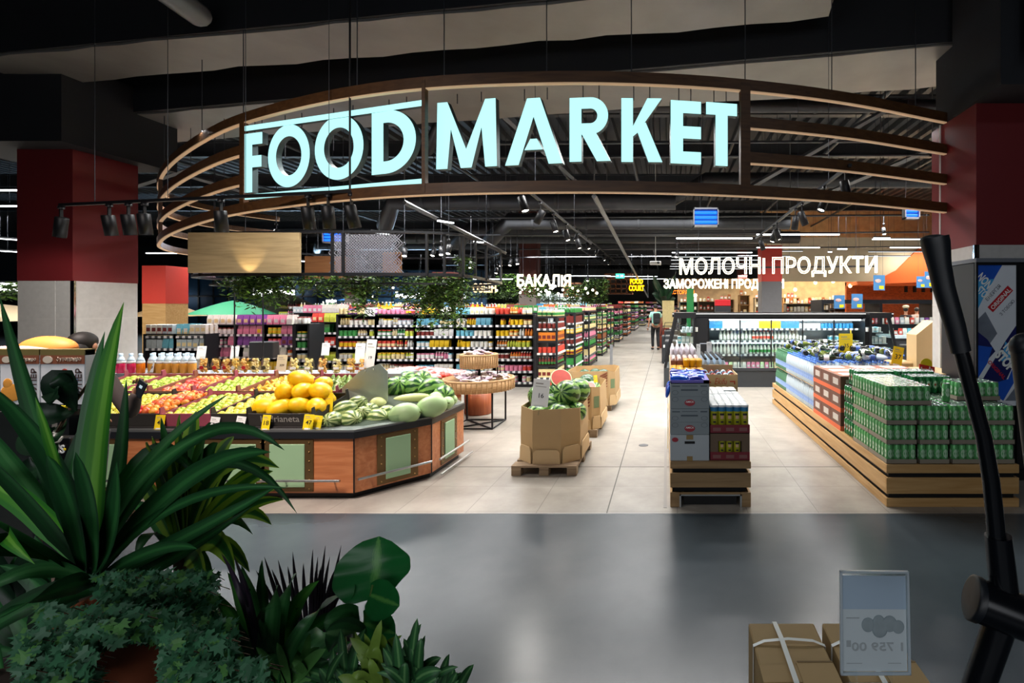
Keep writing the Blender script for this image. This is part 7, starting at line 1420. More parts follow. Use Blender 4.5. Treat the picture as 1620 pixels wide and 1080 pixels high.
# A: large dracaena
YA = 1.45; A_ = plant('strap_leaf_plant', 'large strap leaved green plant at the left with one tall bright upright leaf', (X(140, YA), YA), .15, .26, dpot)
MB().tube([(X(140, YA), YA, .68), (X(150, YA), YA, .8), W(140, 920, YA)], [.03, .026, .02], 8).build('stem', bark, A_)
def bl(t, bx, by, mx, my, tx, ty, wpx, m_, Y0=YA, Ym=None, Yt=None, fold=.3, tw=0, n=12, wav=0):
    Ym = Ym or Y0; Yt = Yt or Ym; return blade(W(bx, by, Y0), W(mx, my, Ym), W(tx, ty, Yt), wpx*(Ym)/F, m_, t, fold=fold, twist=tw, n=n, wav=wav)
for a in ((148, 905, 158, 690, 196, 478, 54, lm_bright, 1.45, 1.5, 1.5), (140, 905, 140, 710, 166, 524, 42, lm_mid, 1.45, 1.55, 1.6), (150, 900, 188, 760, 200, 600, 34, lm_dark, 1.45, 1.6, 1.7),
          (150, 900, 225, 745, 362, 623, 26, lm_mid, 1.45, 1.45, 1.5), (150, 905, 215, 770, 336, 682, 30, lm_mid, 1.45, 1.3, 1.25), (150, 905, 300, 700, 450, 712, 30, lm_dark, 1.45, 1.35, 1.3), (150, 915, 290, 765, 428, 715, 46, lm_dark, 1.45, 1.3, 1.2),
          (150, 915, 330, 735, 470, 812, 24, lm_dark, 1.45, 1.5, 1.5), (150, 915, 280, 800, 455, 772, 22, lm_dark, 1.45, 1.3, 1.25), (150, 920, 290, 850, 440, 768, 30, lm_dark, 1.45, 1.4, 1.4), (150, 920, 240, 872, 312, 868, 26, lm_dark, 1.45, 1.25, 1.15), (150, 925, 250, 895, 400, 800, 30, lm_dark, 1.45, 1.5, 1.6),
          (140, 905, 95, 740, -30, 600, 66, lm_dark, 1.45, 1.35, 1.2), (140, 905, 100, 760, 56, 628, 30, lm_bright, 1.45, 1.3, 1.25), (140, 905, 60, 800, -60, 690, 58, lm_dark, 1.45, 1.3, 1.15), (138, 905, 50, 850, -50, 800, 50, lm_mid, 1.45, 1.25, 1.1), (138, 910, 30, 860, -60, 900, 46, lm_dark, 1.45, 1.25, 1.1),
          (138, 900, 70, 700, 0, 470, 40, lm_dark, 1.5, 1.6, 1.7), (138, 905, 40, 760, -80, 620, 40, lm_mid, 1.5, 1.6, 1.7), (130, 905, 20, 845, 55, 892, 36, lm_bright, 1.4, 1.2, 1.15), (135, 910, 115, 800, 75, 720, 54, lm_dark, 1.4, 1.3, 1.25), (150, 905, 150, 810, 120, 715, 60, lm_dark, 1.4, 1.28, 1.2),
          (145, 900, 180, 840, 185, 730, 56, lm_dark, 1.4, 1.3, 1.2), (150, 920, 100, 930, -20, 985, 40, lm_dark, 1.4, 1.2, 1.05), (150, 920, 60, 900, -60, 960, 34, lm_mid, 1.4, 1.3, 1.2), (150, 915, 210, 930, 280, 1000, 34, lm_dark, 1.4, 1.3, 1.2), (150, 905, 235, 720, 325, 770, 34, lm_dark, 1.5, 1.55, 1.6), (145, 900, 110, 780, 150, 640, 40, lm_dark, 1.5, 1.65, 1.75), (150, 930, 40, 960, -80, 1050, 50, lm_dark, 1.4, 1.3, 1.2), (145, 905, 20, 780, -90, 760, 44, lm_bright, 1.5, 1.5, 1.5)): bl(A_, *a[:6], a[6]*.86, *a[7:])
# dark broad leaves behind with a thin stalk
B_ = plant('broad_leaf_plant', 'nearly black broad leaved plant in front of the printed boxes at the left', (X(60, 1.9), 1.9), .13, .24, dpot)
MB().tube([(X(60, 1.9), 1.9, .68), W(70, 720, 1.95), W(115, 640, 2.0), W(140, 607, 2.0)], .006, 6).build('stem', bark, B_)
lm_blk = leaf_mat('blackish leaf', '14301c', '1c3c24', '102818')
oval = lambda t: math.sin(PI*min(1, t*.97+.015))**.7
for bx, by, mx, my, tx, ty, w_ in ((120, 650, 95, 610, 78, 640, 54), (118, 650, 75, 655, 35, 640, 34), (105, 665, 80, 690, 60, 660, 30), (128, 625, 100, 605, 90, 595, 28), (100, 690, 60, 700, 30, 690, 40), (90, 700, 60, 740, 20, 740, 46)): blade(W(bx, by, 2.0), W(mx, my, 1.95), W(tx, ty, 1.95), w_*2.0/F, lm_blk, B_, prof=oval)
# B: variegated dracaena
YB = 1.7; C_ = plant('lime_edged_plant', 'lime edged striped strap plant on a brown stem behind the large plant', (X(290, YB), YB), .14, .2, dpot)
MB().tube([(X(290, YB), YB, .63), W(292, 960, YB), W(290, 880, YB)], [.022, .02, .026], 8).build('stem', bark, C_)
tips = ((255, 660), (285, 655), (310, 650), (335, 668), (300, 690), (370, 690), (405, 705), (432, 745), (425, 732), (395, 770), (450, 790), (430, 830), (400, 845), (365, 900), (395, 905), (335, 950), (230, 700), (200, 740), (205, 800), (240, 690), (350, 720), (310, 740), (270, 710), (330, 940), (215, 880), (240, 930), (375, 730), (345, 700), (445, 770))
for i, (tx, ty) in enumerate(tips):
    f = .5; mx, my = 290+(tx-290)*.55, 875+(ty-875)*.62-14-(22 if ty > 800 else 0); mm = lm_var if i % 3 else lm_mid
    Yt = YB+r_.uniform(-.25, .2); bl(C_, 290, 885, mx, my, tx, ty, r_.uniform(22, 32), mm, YB, (YB+Yt)/2, Yt, tw=r_.uniform(-.5, .5))
bl(C_, 290, 890, 335, 850, 372, 905, 40, lm_var, YB, 1.6, 1.5); bl(C_, 290, 890, 310, 880, 322, 950, 36, lm_var, YB, 1.55, 1.45); bl(C_, 290, 880, 345, 745, 442, 740, 40, lm_var, YB, 1.6, 1.55)
# C: ivy in terracotta
YC = 1.12
D_ = plant('ivy_plant', 'trailing ivy in a terracotta pot at the lower left corner', (X(205, 1.3), 1.3), .125, .29, terra)
D_.children[0].location.z = .7; riser = tag(MB().bbox(-.13, .13, -.13, .13, 0, .238, .004).build('riser_box', dpot, None, (X(205, 1.3), 1.3, .461)), 'dark plain riser box under the terracotta ivy pot', 'box')
def ivyleaf(mb, p, s, nrm, up, m):
    n = nrm.normalized(); a = up.cross(n).normalized(); b_ = n.cross(a); P_ = []
    for x, y in ((0, -.15), (.35, -.35), (.5, -.05), (.28, .1), (.42, .5), (.14, .4), (0, 1), (-.14, .4), (-.42, .5), (-.28, .1), (-.5, -.05), (-.35, -.35)): P_.append(p+a*x*s+b_*y*s+n*(-.12*abs(x)*s))
    mb.add([p+b_*.15*s]+P_, [(0, 1+i, 1+(i+1) % 12) for i in range(12)], m)
def ivy(par, regs, n, sd, smin=.013, smax=.026):
    r2 = random.Random(sd); mb = MB(); st = MB()
    for (x0, x1, y0, y1, Y0, Y1) in regs:
        for i in range(int(n*(x1-x0)*(y1-y0)/10000)):
            p = W(r2.uniform(x0, x1), r2.uniform(y0, y1), r2.uniform(Y0, Y1)); nn = Vector((r2.uniform(-.6, .6), r2.uniform(-1, -.2), r2.uniform(-.1, 1))); up = Vector((r2.uniform(-1, 1), r2.uniform(-.5, .5), r2.uniform(-1, .6))).normalized()
            ivyleaf(mb, p, r2.uniform(smin, smax), nn, up, 0 if r2.random() < .82 else 1)
            if i % 9 == 0: st.tube([p, p+Vector((r2.uniform(-.02, .02), .03, -.03))], .001, 4)
    mb.build('foliage', [lm_ivy, lm_ivy2], par); st.build('stems', bark, par)
ivy(D_, [(30, 150, 1000, 1100, .95, 1.2), (60, 290, 960, 1015, 1.0, 1.3), (150, 330, 905, 980, 1.2, 1.45), (180, 345, 905, 1000, 1.2, 1.5), (30, 150, 1025, 1110, .9, 1.1), (265, 370, 980, 1100, 1.05, 1.2), (100, 200, 985, 1020, .95, 1.1)], 520, 3)
E_ = plant('ivy_plant', 'second ivy trailing along the bottom edge beside the terracotta pot', (X(330, 1.0), 1.02), .1, .2, dpot)
ivy(E_, [(255, 370, 1000, 1110, .9, 1.1), (300, 420, 1045, 1110, .88, 1.05)], 420, 8)
F_ = plant('dark_undergrowth_plant', 'dark low leafy plant filling the lower left corner', (X(30, 1.5), 1.5), .15, .2, dpot)
for i in range(46):
    bx, by = r_.uniform(-20, 130), r_.uniform(960, 1080); tx, ty = bx+r_.uniform(-90, 90), by-r_.uniform(40, 130); Y = r_.uniform(1.45, 1.7); bl(F_, bx, by, (bx+tx)/2+r_.uniform(-15, 15), (by+ty)/2-15, tx, ty, r_.uniform(24, 40), (lm_dark, lm_blk, lm_mid)[i % 3], Y)
# D: dark pandanus like
lm_arch = leaf_mat('arching green leaf', '3c7a2c', '4f9038', '2f6626', .45); YD = 1.27; G_ = plant('arching_leaf_plant', 'dark arching broad strap plant at the bottom in front of the floor', (X(430, YD), YD), .14, .22, dpot)
for i, (tx, ty, wpx) in enumerate(((382, 895, 26), (360, 905, 20), (415, 885, 20), (440, 925, 34), (470, 905, 28), (505, 918, 30), (545, 965, 34), (562, 982, 38), (555, 1015, 34), (395, 930, 30), (350, 960, 28), (340, 1000, 26), (420, 960, 36), (480, 960, 38), (520, 1045, 38), (380, 985, 30), (445, 990, 36), (500, 1000, 36), (400, 1050, 34), (560, 1050, 30), (540, 940, 22), (330, 930, 20), (370, 880, 12), (350, 875, 10))):
    bl(G_, 430+(tx-430)*.1, 1100, 425+(tx-430)*(.45), 1100+(ty-1100)*.62, tx, ty, wpx*1.15, (lm_mid, lm_arch, lm_dark, lm_mid)[i % 4] if wpx > 12 else lm_pur, YD, YD+r_.uniform(-.1, .1), YD+r_.uniform(-.2, .2), wav=.12)
H_ = plant('purple_spike_plant', 'dark purple spiky thin leaved plant behind the arching one', (X(500, 1.62), 1.62), .1, .2, dpot)
for tx, ty in ((405, 902), (418, 880), (440, 885), (463, 872), (480, 890), (495, 868), (503, 880), (515, 862), (522, 880), (540, 862), (530, 900), (545, 905), (430, 900), (455, 895), (508, 895), (550, 930)): bl(H_, 495+(tx-495)*.2, 1060, 490+(tx-490)*.6, 965, tx, ty, 9, lm_pur, 1.62)
# E: heart leaf
YE = 1.3; I_ = plant('heart_leaf_plant', 'plant with one big glossy heart shaped leaf standing above the rest, right of the foliage', (X(560, YE), YE+.03), .1, .2, dpot)
for q in ((555, 1085, 575, 1000, 590, 925), (560, 1085, 560, 1000, 575, 985), (548, 1085, 548, 1040, 545, 1000), (566, 1085, 590, 1040, 610, 1012)): MB().tube([W(q[0], q[1], YE), W(q[2], q[3], YE), W(q[4], q[5], YE)], .0035, 6).build('stalk', mat('green stalk', '5b7a3a', .5), I_)
heart = lambda t: (math.sin(PI*min(1, .12+t*.88))**.55) if t < .999 else 0
def bigleaf(bx, by, tx, ty, wpx, m_, lift=.04, n=16): o = blade(W(bx, by, YE), W((bx+tx)/2, (by+ty)/2, YE+lift), W(tx, ty, YE+lift*1.5), wpx*YE/F, m_, I_, prof=heart, fold=.22, n=n, wav=.04); return o
bigleaf(592, 946, 600, 848, 124, lm_big); bigleaf(585, 940, 632, 958, 56, lm_var if 0 else lm_big, -.03); bigleaf(575, 985, 626, 1002, 60, lm_big, -.04); bigleaf(560, 975, 512, 985, 44, lm_mid, -.04); bigleaf(565, 1000, 515, 1000, 54, lm_agl, -.05); bigleaf(560, 940, 545, 900, 36, lm_mid, .06); bigleaf(600, 1012, 628, 1008, 20, lm_agl, -.02)
# F: small speckled plants at bottom
for k, (cx_, cy_, lab, n, m_) in enumerate(((650, 1105, 'small speckled leaf plant at the right end of the foliage', 26, lm_agl), (600, 1100, 'yellow splashed small plant beside the speckled one', 18, lm_yel), (535, 1110, 'small pale green plant under the heart leaf', 18, lm_agl), (470, 1110, 'bright green small plant at the bottom edge', 16, lm_ivy2), (700, 1125, 'outermost small speckled plant', 10, lm_agl))):
    Y = 1.05+.05*k; t = plant('small_leaf_plant', lab, (X(cx_-(60 if k == 4 else 0), Y), Y), .07, .14, dpot)
    MB().tube([(X(cx_-(60 if k == 4 else 0), Y), Y, .6), W(cx_, cy_, Y)], .004, 5).build('stem', bark, t)
    for i in range(n):
        a = r_.uniform(-1.35, 1.35) if k != 4 else r_.uniform(-.2, .9); L_ = r_.uniform(45, 95) if k != 4 else r_.uniform(40, 70); bx, by = cx_+r_.uniform(-22, 22), cy_-r_.uniform(0, 40); tx, ty = bx+L_*math.sin(a)*.8, by-L_*math.cos(a); bl(t, bx, by, (bx+tx)/2, (by+ty)/2-6, tx, ty, r_.uniform(13, 22), m_, Y, Y+r_.uniform(-.04, .04), fold=.2, n=7)

# ------------------------------------------------------------------ printed boxes at the left
bxw = mat('white printed carton', 'dfe2e6', .5, var=.03); bxb = mat('brown red print band', '7d4a34', .5, var=.25, scale=4); bxo = mat('olive carton top', '6a5f32', .6, var=.2, scale=5)
YX = 2.7
def pbox(x0, x1, k, lab):
    a = W(x0, 640, YX); c = W(x1, 553, YX); wd, hh = c.x-a.x, c.z-a.z; t = thing('printed_carton', lab, 'cardboard box', (a.x, YX, a.z)); f = -.0015
    MB().bbox(0, wd-.003, 0, .05, 0, hh, .003).build('body', bxw, t)
    MB().box(0, wd-.003, f, 0, hh*.74, hh*.9).build('brown_band', bxb, t); MB().box(0, wd-.003, f, .05, hh*.9, hh+.002).build('olive_band', bxo, t)
    text('СУПЕР', 'lettering', mat('dark print', '4a3a3a', .6, var=0), hh*.52, wd*.15, (wd*.93, f-.0005, hh*.4), (PI/2, -PI/2, 0), parent=t, extrude=.0006, bold=.03)
    text('футоприво', 'lettering', mat('pale print', 'c9bfae', .6, var=0), wd*.55, None, (wd*.64, f-.001, hh*.79), parent=t, extrude=.0006)
    MB().lathe([(wd*.11, -.0005), (wd*.11, .0005)], 20, M=Matrix.Translation((wd*.17, f-.0006, hh*.82)) @ Matrix.Rotation(PI/2, 4, 'X') @ Matrix.Scale(.75, 4, (0, 1, 0))).build('round_logo', mat('pale print', 'c9bfae', .6, var=0), t)
    pc = MB(); 
    if k == 0: pc.ball((wd*.3, f, hh*.22), (wd*.28, .001, hh*.16), 16, 8).ball((wd*.2, f, hh*.38), (wd*.12, .001, hh*.1), 12, 8); pm = mat('printed pear', 'd9953a', .6, var=.3, scale=14)
    else: pc.ball((wd*.5, f, hh*.45), (wd*.36, .001, hh*.13), 16, 8); pm = mat('printed blue bird', '6f93c4', .6, var=.3, scale=14)
    pc.build('printed_picture', pm, t); MB().lathe([(wd*.07, -.0005), (wd*.07, .0005)], 16, M=Matrix.Translation((wd*.55, f-.001, hh*.6)) @ Matrix.Rotation(PI/2, 4, 'X')).build('red_badge', mat('soft red', 'b5483e', .6, var=0), t)
    return t
pbox(0, 63, 0, 'white carton with a printed pear, brown band and upright word, left of the pair'); pbox(64, 135, 1, 'white carton with a blue picture, brown band and upright word, right of the pair'); pbox(-70, -1, 0, 'white carton at the very left edge')
a = W(-70, 720, YX); t = thing('black_rack', 'black display rack with a yellow topped divider carrying the printed cartons', 'rack', (0, 0, 0)); x0, x1 = X(-70, YX), X(137, YX); zt = Zt(641, YX)
MB().box(x0, x1, YX+.07, YX+.09, 0, zt-.05).build('back_panel', mat('dark rack panel', '1d2320', .7), t); MB().box(x0, x1, YX+.0, YX+.06, zt-.02, zt-.001).build('shelf', darkgrey, t); MB().box(X(98, YX), X(116, YX), YX-.02, YX+.05, 0, Zt(642, YX)-.02).build('divider', blackp, t); MB().box(X(96, YX), X(114, YX), YX-.03, YX-.02, Zt(655, YX), Zt(640, YX)).build('yellow_cap', yellowp, t)
MB().box(X(82, YX), X(98, YX), YX, YX+.05, .9, zt-.02).build('grey_side', mat('warm grey', '6e6a64', .6), t); MB().box(x0, x1, YX, YX+.1, 0, .06).box(x0, x0+.03, YX, YX+.06, 0, zt-.02).box(x1-.03, x1, YX+.02, YX+.06, 0, zt-.02).build('frame', black, t)
o = MB().bbox(X(78, 2.55), X(129, 2.55), 2.5, 2.55, Zt(725, 2.55), Zt(688, 2.55), .004).build('black_carton', mat('glossy black print', '0c0d10', .3, var=0)); tag(o, 'black box with white lettering and a small yellow fruit mark below the rack divider', 'box')
text('FERTIS', 'lettering', whitep, .155, None, (X(98, 2.55), 2.497, Zt(712, 2.55)), parent=None, extrude=.0006, bold=.03).parent = o
MB().ball((X(122, 2.55), 2.497, Zt(706, 2.55)), (.007, .001, .007), 8, 6).build('yellow_mark', yellowp, o)
tag(MB().bbox(X(76, 2.55), X(132, 2.55), 2.48, 2.56, .0, Zt(725, 2.55), .01).build('black_stand', blackp), 'plain black stand under the black lettered box', 'stand')
t = thing('netted_fruit_heap', 'orange crate heap with pink netted fruit above the printed cartons', 'fruit heap', (X(30, 3.1), 3.1, 0)); MB().bbox(-.3, .2, 0, .12, 0, 1.46, .01).build('crate', blackp, t); MB().ball((0.06, .1, 1.49), (.17, .08, .075), 24, 12).build('orange_cover', mat('orange sack', 'e08a3a', .6, var=.2, scale=6), t)
MB().ball((-.05, .02, 1.46), (.26, .07, .05), 24, 10).build('pink_nets', mat('pink nets', 'e8a8a0', .6, var=.35, scale=40), t)
# ------------------------------------------------------------------ strapped boxes, price holder, handles
strap = mat('white strapping band', 'dfe3e0', .4, var=0); kf = mat('brown kraft box', 'a88c5e', .75, var=.06, scale=6); edge = mat('torn card edge', '7a6340', .8, var=0)
def sbox(o_, wd, d, h, rz, lab):
    t = thing('strapped_box', lab, 'cardboard box', o_, rz); MB().bbox(0, wd, 0, d, 0, h, .004).build('body', kf, t)
    MB().box(-.001, wd*.56, d*.33, d*.5, h, h+.003).bbox(wd*.5, wd+.001, -.002, d*.52, h+.0005, h+.005, .001).build('top_flap', kf, t); MB().box(wd*.52, wd, d*.515, d*.53, h+.001, h+.006).build('torn_edge', edge, t)
    for u in (.22, .72):
        q = [(0-.003, d*u, 0), (-.003, d*u, h), (wd*.15, d*u+.01, h+.007), (wd*.5, d*u+.012, h+.012), (wd*.85, d*u+.008, h+.009), (wd+.003, d*u, h), (wd+.003, d*u, 0)]; vs = []
        for p in q: vs += [(p[0], p[1]-.006, p[2]), (p[0], p[1]+.006, p[2])]
        MB().add(vs, [(2*k, 2*k+2, 2*k+3, 2*k+1) for k in range(len(q)-1)]).build('strap', strap, t)
    x = wd*.4; vs = []
    for p in ((x, -.003, 0), (x, -.003, h+.002), (x, d*.3, h+.0145), (x, d*.75, h+.0145), (x, d+.003, h+.002), (x, d+.003, 0)): vs += [(p[0]-.007, p[1], p[2]), (p[0]+.007, p[1], p[2])]
    MB().add(vs, [(2*k, 2*k+1, 2*k+3, 2*k+2) for k in range(5)]).build('strap', strap, t)
    return t
bz = .62
ztop = Zt(985, 1.55); b1 = sbox((X(1184, 1.55)-.0, 1.18, .35), .2, .37, ztop-.35, R(0), 'kraft cardboard box bound with white straps, left of the two at the bottom'); sbox((X(1300, 1.55), 1.18, .35), .2, .37, ztop-.35, R(0), 'kraft cardboard box with white straps behind the clear price holder')
t = thing('low_table', 'low dark table under the strapped boxes', 'table', (0, 0, 0)); MB().box(.15, .8, 1.0, 1.7, .31, .349).build('top', darkgrey, t)
for x in (.18, .76):
    for y in (1.03, 1.66): MB().box(x-.015, x+.015, y-.015, y+.015, 0, .31).build('leg', black, t)
YH = 1.13; p = W(1386, 1068, YH); t = thing('price_holder', 'clear plastic price holder seen from behind with a pale blue and white sheet', 'price holder', p); t.rotation_euler = (R(-6), R(2), R(3)); wd, hh = .161, .222
MB().bbox(-wd/2, wd/2, 0, .004, 0, hh, .002).build('clear_plate', clear_mat('holder plastic', (.97, .99, 1), .05, .08), t)
hr = mat('plastic rim', 'bcc8d0', .25, var=0); MB().bbox(-wd/2, -wd/2+.005, -.002, .006, 0, hh, .001).bbox(wd/2-.005, wd/2, -.002, .006, 0, hh, .001).bbox(-wd/2, wd/2, -.002, .006, hh-.005, hh, .001).bbox(-wd/2, wd/2, -.002, .006, 0, .005, .001).build('rim', hr, t)
sh = MB().box(-wd/2+.006, wd/2-.006, .005, .006, .006, hh-.012).build('sheet', mat('pale backlit sheet', 'e9edee', .7, var=.02), t); MB().box(-wd/2+.006, wd/2-.006, .0045, .005, hh*.62, hh-.012).build('blue_band', mat('pale blue print', 'c3d3e4', .7, var=.02), sh)
fd = mat('faded print', 'b9bec0', .7, var=0); fd2 = mat('faded grey picture', 'a4afb3', .7, var=.25, scale=60)
text('1 759 00', 'lettering', fd, .118, .018, (.006, .0035, hh*.22), parent=sh, extrude=.0003, mirror=True, bold=.01)
mb = MB()
for x, z, r1 in ((-.015, .47, .015), (.01, .5, .014), (.035, .48, .017), (.012, .43, .018), (.055, .45, .014)): mb.ball((x, .0042, hh*z), (r1, .0004, r1*1.05), 14, 8)
mb.build('picture', fd2, sh); MB().box(-.065, -.035, .004, .0045, hh*.53, hh*.54).box(-.065, -.03, .004, .0045, hh*.1, hh*.105).box(.03, .06, .004, .0045, hh*.1, hh*.105).box(-.065, -.055, .004, .0045, hh*.26, hh*.32).build('small_print', fd, sh)
for x in (-.05, .03): MB().bbox(x-.007, x+.007, -.003, .012, -.035, .01, .001).build('foot_clip', clear_mat('holder plastic', (.97, .99, 1), .05, .08), t)
MB().bbox(-.06, .045, -.01, .03, -.04, -.032, .002).build('foot', hr, t)
rubber = mat('black rubber grip', '0c1118', .45, var=.1, scale=60, bump=.02); gl_ = mat('glossy black tube', '0e1116', .25, .3, var=0)
YM = .8
hb = thing('exercise_machine', 'black exercise machine with tall curved handle at the right edge', 'exercise machine', (0, 0, 0))
s = YM/F
MB().tube([W(1478, 376, YM), W(1480, 386, YM), W(1486, 420, YM), W(1493, 455, YM), W(1511, 517, YM), W(1520, 556, YM)], [.0215, .0215, .0175, .0165, .0155, .015], 20).ball(W(1478, 379, YM), (.021, .021, .008), 16, 8).build('grip', rubber, hb)
MB().tube([W(1518, 548, YM), W(1523, 565, YM), W(1540, 631, YM), W(1556, 690, YM), W(1568, 762, YM), W(1575, 830, YM), W(1577, 860, YM)], [.011, .0115, .0115, .012, .0125, .013, .013], 20).build('handle_bar', gl_, hb)
MB().tube([W(1579, 847, YM), W(1589, 940, YM)], [.019, .0205], 24).build('sleeve', gl_, hb)
MB().tube([W(1541, 946, YM), W(1640, 985, YM-.02), W(1720, 1010, YM-.03)], .033, 28).lathe([(.0345, -.006), (.0345, .004), (.03, .006), (.001, .005)], 24, 1, M=Matrix.Translation(W(1541, 946, YM)) @ (W(1541, 946, YM)-W(1640, 985, YM-.02)).to_track_quat('Z', 'Y').to_matrix().to_4x4()).build('cross_tube', [gl_, rubber], hb)
zf = lambda py: Zt(py, YM)
MB().tube([W(1590, 960, YM), W(1577, 1000, YM), W(1547, 1085, YM+.01), (X(1480, YM+.05), YM+.06, .03)], .023, 24).build('lower_strut', gl_, hb)
MB().tube([(X(1480, YM+.05), YM-.3, .03), (X(1480, YM+.05), YM+.4, .03)], .03, 12).build('foot_bar', gl_, hb)
MB().tube([W(1622, 545, YM), W(1624, 560, YM), W(1630, 640, YM), W(1642, 760, YM), W(1700, 1000, YM-.03)], [.021, .0215, .018, .016, .016], 20).ball(W(1621, 548, YM), (.022, .022, .022), 16, 10).build('second_handle', rubber, hb)

# ------------------------------------------------------------------ people
skin = mat('skin', 'c08a6c', .55, var=.05); hairm = mat('dark hair', '1a1512', .6, var=.2, scale=60)
def skinned(name, joints, edges, rad, m_, par, sub=2, root=0):
    me = bpy.data.meshes.new(name); me.from_pydata([tuple(j) for j in joints], edges, []); o = bpy.data.objects.new(name, me); COL.objects.link(o)
    sm = o.modifiers.new('s', 'SKIN'); sm.use_smooth_shade = True
    for i, v in enumerate(me.skin_vertices[0].data): v.radius = rad[i] if isinstance(rad[i], tuple) else (rad[i], rad[i]); v.use_root = (i == root)
    sb = o.modifiers.new('b', 'SUBSURF'); sb.levels = sub; sb.render_levels = sub
    me2 = realize(o); me2.materials.clear(); me2.materials.append(m_); me2.name = name; return ob(name, me2, par)
def person(loc, rz, lab, h=1.75, shirt='9ed8c8', trousers='14151a', arms=None, legs=None, hair='short', backpack=None, shoe='101010', detail=True):
    t = thing('person', lab, 'person', loc, rz); k = h/1.75; V = lambda x, y, z: Vector((x*k, y*k, z*k)); t_ = t
    arms = arms or {1: ((.24, .02, 1.14), (.26, -.05, .9)), -1: ((-.24, .02, 1.14), (-.26, -.05, .9))}; legs = legs or {1: ((.1, 0, .5), (.1, .02, .08)), -1: ((-.1, 0, .5), (-.1, .02, .08))}
    J = [V(0, 0, .95), V(0, 0, 1.12), V(0, 0, 1.32), V(0, .01, 1.45), V(0, 0, 1.53), V(0, -.015, 1.6), V(0, -.02, 1.66)]; Rr = [(.15*k, .1*k), (.135*k, .09*k), (.16*k, .1*k), (.07*k, .06*k), .052*k, .072*k, .07*k]; E = [(0, 1), (1, 2), (2, 3), (3, 4), (4, 5), (5, 6)]
    hands = {}
    for s in (1, -1):
        n = len(J); e, w_ = arms[s]; J += [V(s*.17, 0, 1.41), V(*e), V(*w_)]; Rr += [.052*k, .04*k, .027*k]; E += [(2, n), (n, n+1), (n+1, n+2)]
        we = (V(*w_)-V(*e)).normalized(); palm = V(*w_)+we*.05*k; J.append(palm); Rr.append((.034*k, .018*k)); E.append((n+2, n+3)); hands[s] = (palm, we)
        n = len(J); kn, an = legs[s]; J += [V(s*.095, 0, .86), V(*kn), V(*an), V(an[0], an[1]-.14, .035)]; Rr += [.088*k, .058*k, .038*k, .035*k]; E += [(0, n), (n, n+1), (n+1, n+2), (n+2, n+3)]
    body = skinned('body', J, E, Rr, skin, t)
    if detail:
        for s in (1, -1):
            palm, d = hands[s]; sd = d.cross(Vector((0, 0, 1)));  sd = sd.normalized() if sd.length > .1 else Vector((0, 1, 0)); mb = MB()
            for q, (o_, L_) in enumerate(((-.027, .062), (-.009, .075), (.009, .07), (.027, .055))):
                b_ = palm+sd*o_*k+d*.03*k; mb.tube([b_, b_+d*L_*.5*k, b_+d*L_*.85*k+Vector((0, 0, -.012*k)), b_+d*L_*k+Vector((0, 0, -.022*k))], [.009*k, .0085*k, .008*k, .005*k], 6)
            mb.tube([palm-sd*.03*k, palm-sd*.05*k+d*.03*k, palm-sd*.05*k+d*.055*k], [.011*k, .009*k, .006*k], 6); mb.build('fingers', skin, body)
        fb = MB().lathe([(.001, 0), (.012, .0), (.006, .03), (.001, .035)], 8, M=Matrix.Translation(V(0, -.095, 1.615))).ball(V(.078, -.02, 1.63), (.01, .018, .028), 8, 6).ball(V(-.078, -.02, 1.63), (.01, .018, .028), 8, 6); fb.build('nose_and_ears', skin, body)
        MB().ball(V(.028, -.083, 1.655), .009*k, 8, 6).ball(V(-.028, -.083, 1.655), .009*k, 8, 6).build('eyes', mat('dark eye', '16100c', .3, var=0), body); MB().ball(V(0, -.088, 1.585), (.022*k, .006*k, .006*k), 8, 6).build('mouth', mat('lips', '8a4a40', .5, var=0), body)
    sm_ = mat('shirt '+shirt, shirt, .8, var=.06); tm = mat('trousers '+trousers, trousers, .8, var=.06)
    Js = [V(0, 0, .86), V(0, 0, 1.12), V(0, 0, 1.32), V(0, .005, 1.47)]; Rs = [(.17*k, .12*k), (.155*k, .11*k), (.18*k, .12*k), (.075*k, .068*k)]; Es = [(0, 1), (1, 2), (2, 3)]
    for s in (1, -1): n = len(Js); e, w_ = arms[s]; mid = V(*e)*.7+V(s*.17, 0, 1.41)*.3; Js += [V(s*.17, 0, 1.41), V(*e) if shirt != '9ed8c8' else mid]; Rs += [.068*k, .055*k]; Es += [(2, n), (n, n+1)]
    if shirt != '9ed8c8':
        for s, i in ((1, 5), (-1, 7)): n = len(Js); Js.append(V(*arms[s][1])); Rs.append(.04*k); Es.append((i, n))
    skinned('shirt', Js, Es, Rs, sm_, t)
    Jt = [V(0, 0, .95)]; Rt = [(.16*k, .115*k)]; Et = []
    for s in (1, -1): n = len(Jt); kn, an = legs[s]; Jt += [V(s*.095, 0, .85), V(*kn), V(an[0], an[1], .1)]; Rt += [.1*k, .072*k, .058*k]; Et += [(0, n), (n, n+1), (n+1, n+2)]
    skinned('trousers', Jt, Et, Rt, tm, t)
    for s in (1, -1): an = legs[s][1]; MB().ball(V(an[0], an[1]-.06, .045), (.05*k, .14*k, .045*k), 14, 8).build('shoe', mat('shoe '+shoe, shoe, .5, var=0), t)
    hb_ = MB().ball(V(0, .005, 1.675), (.088*k, .1*k, .085*k), 18, 12)
    if hair == 'long': hb_.ball(V(0, .05, 1.58), (.085*k, .06*k, .13*k), 16, 10)
    hb_.build('hair', hairm, t)
    if backpack:
        bm = mat('black backpack', '15171a', .8, var=.15, scale=20); bp = MB().bbox(-.13*k, .13*k, .11*k, .25*k, 1.0*k, 1.42*k, .04*k).bbox(-.1*k, .1*k, .24*k, .29*k, 1.03*k, 1.2*k, .02*k).build('backpack', bm, None); return t, bp
    return t
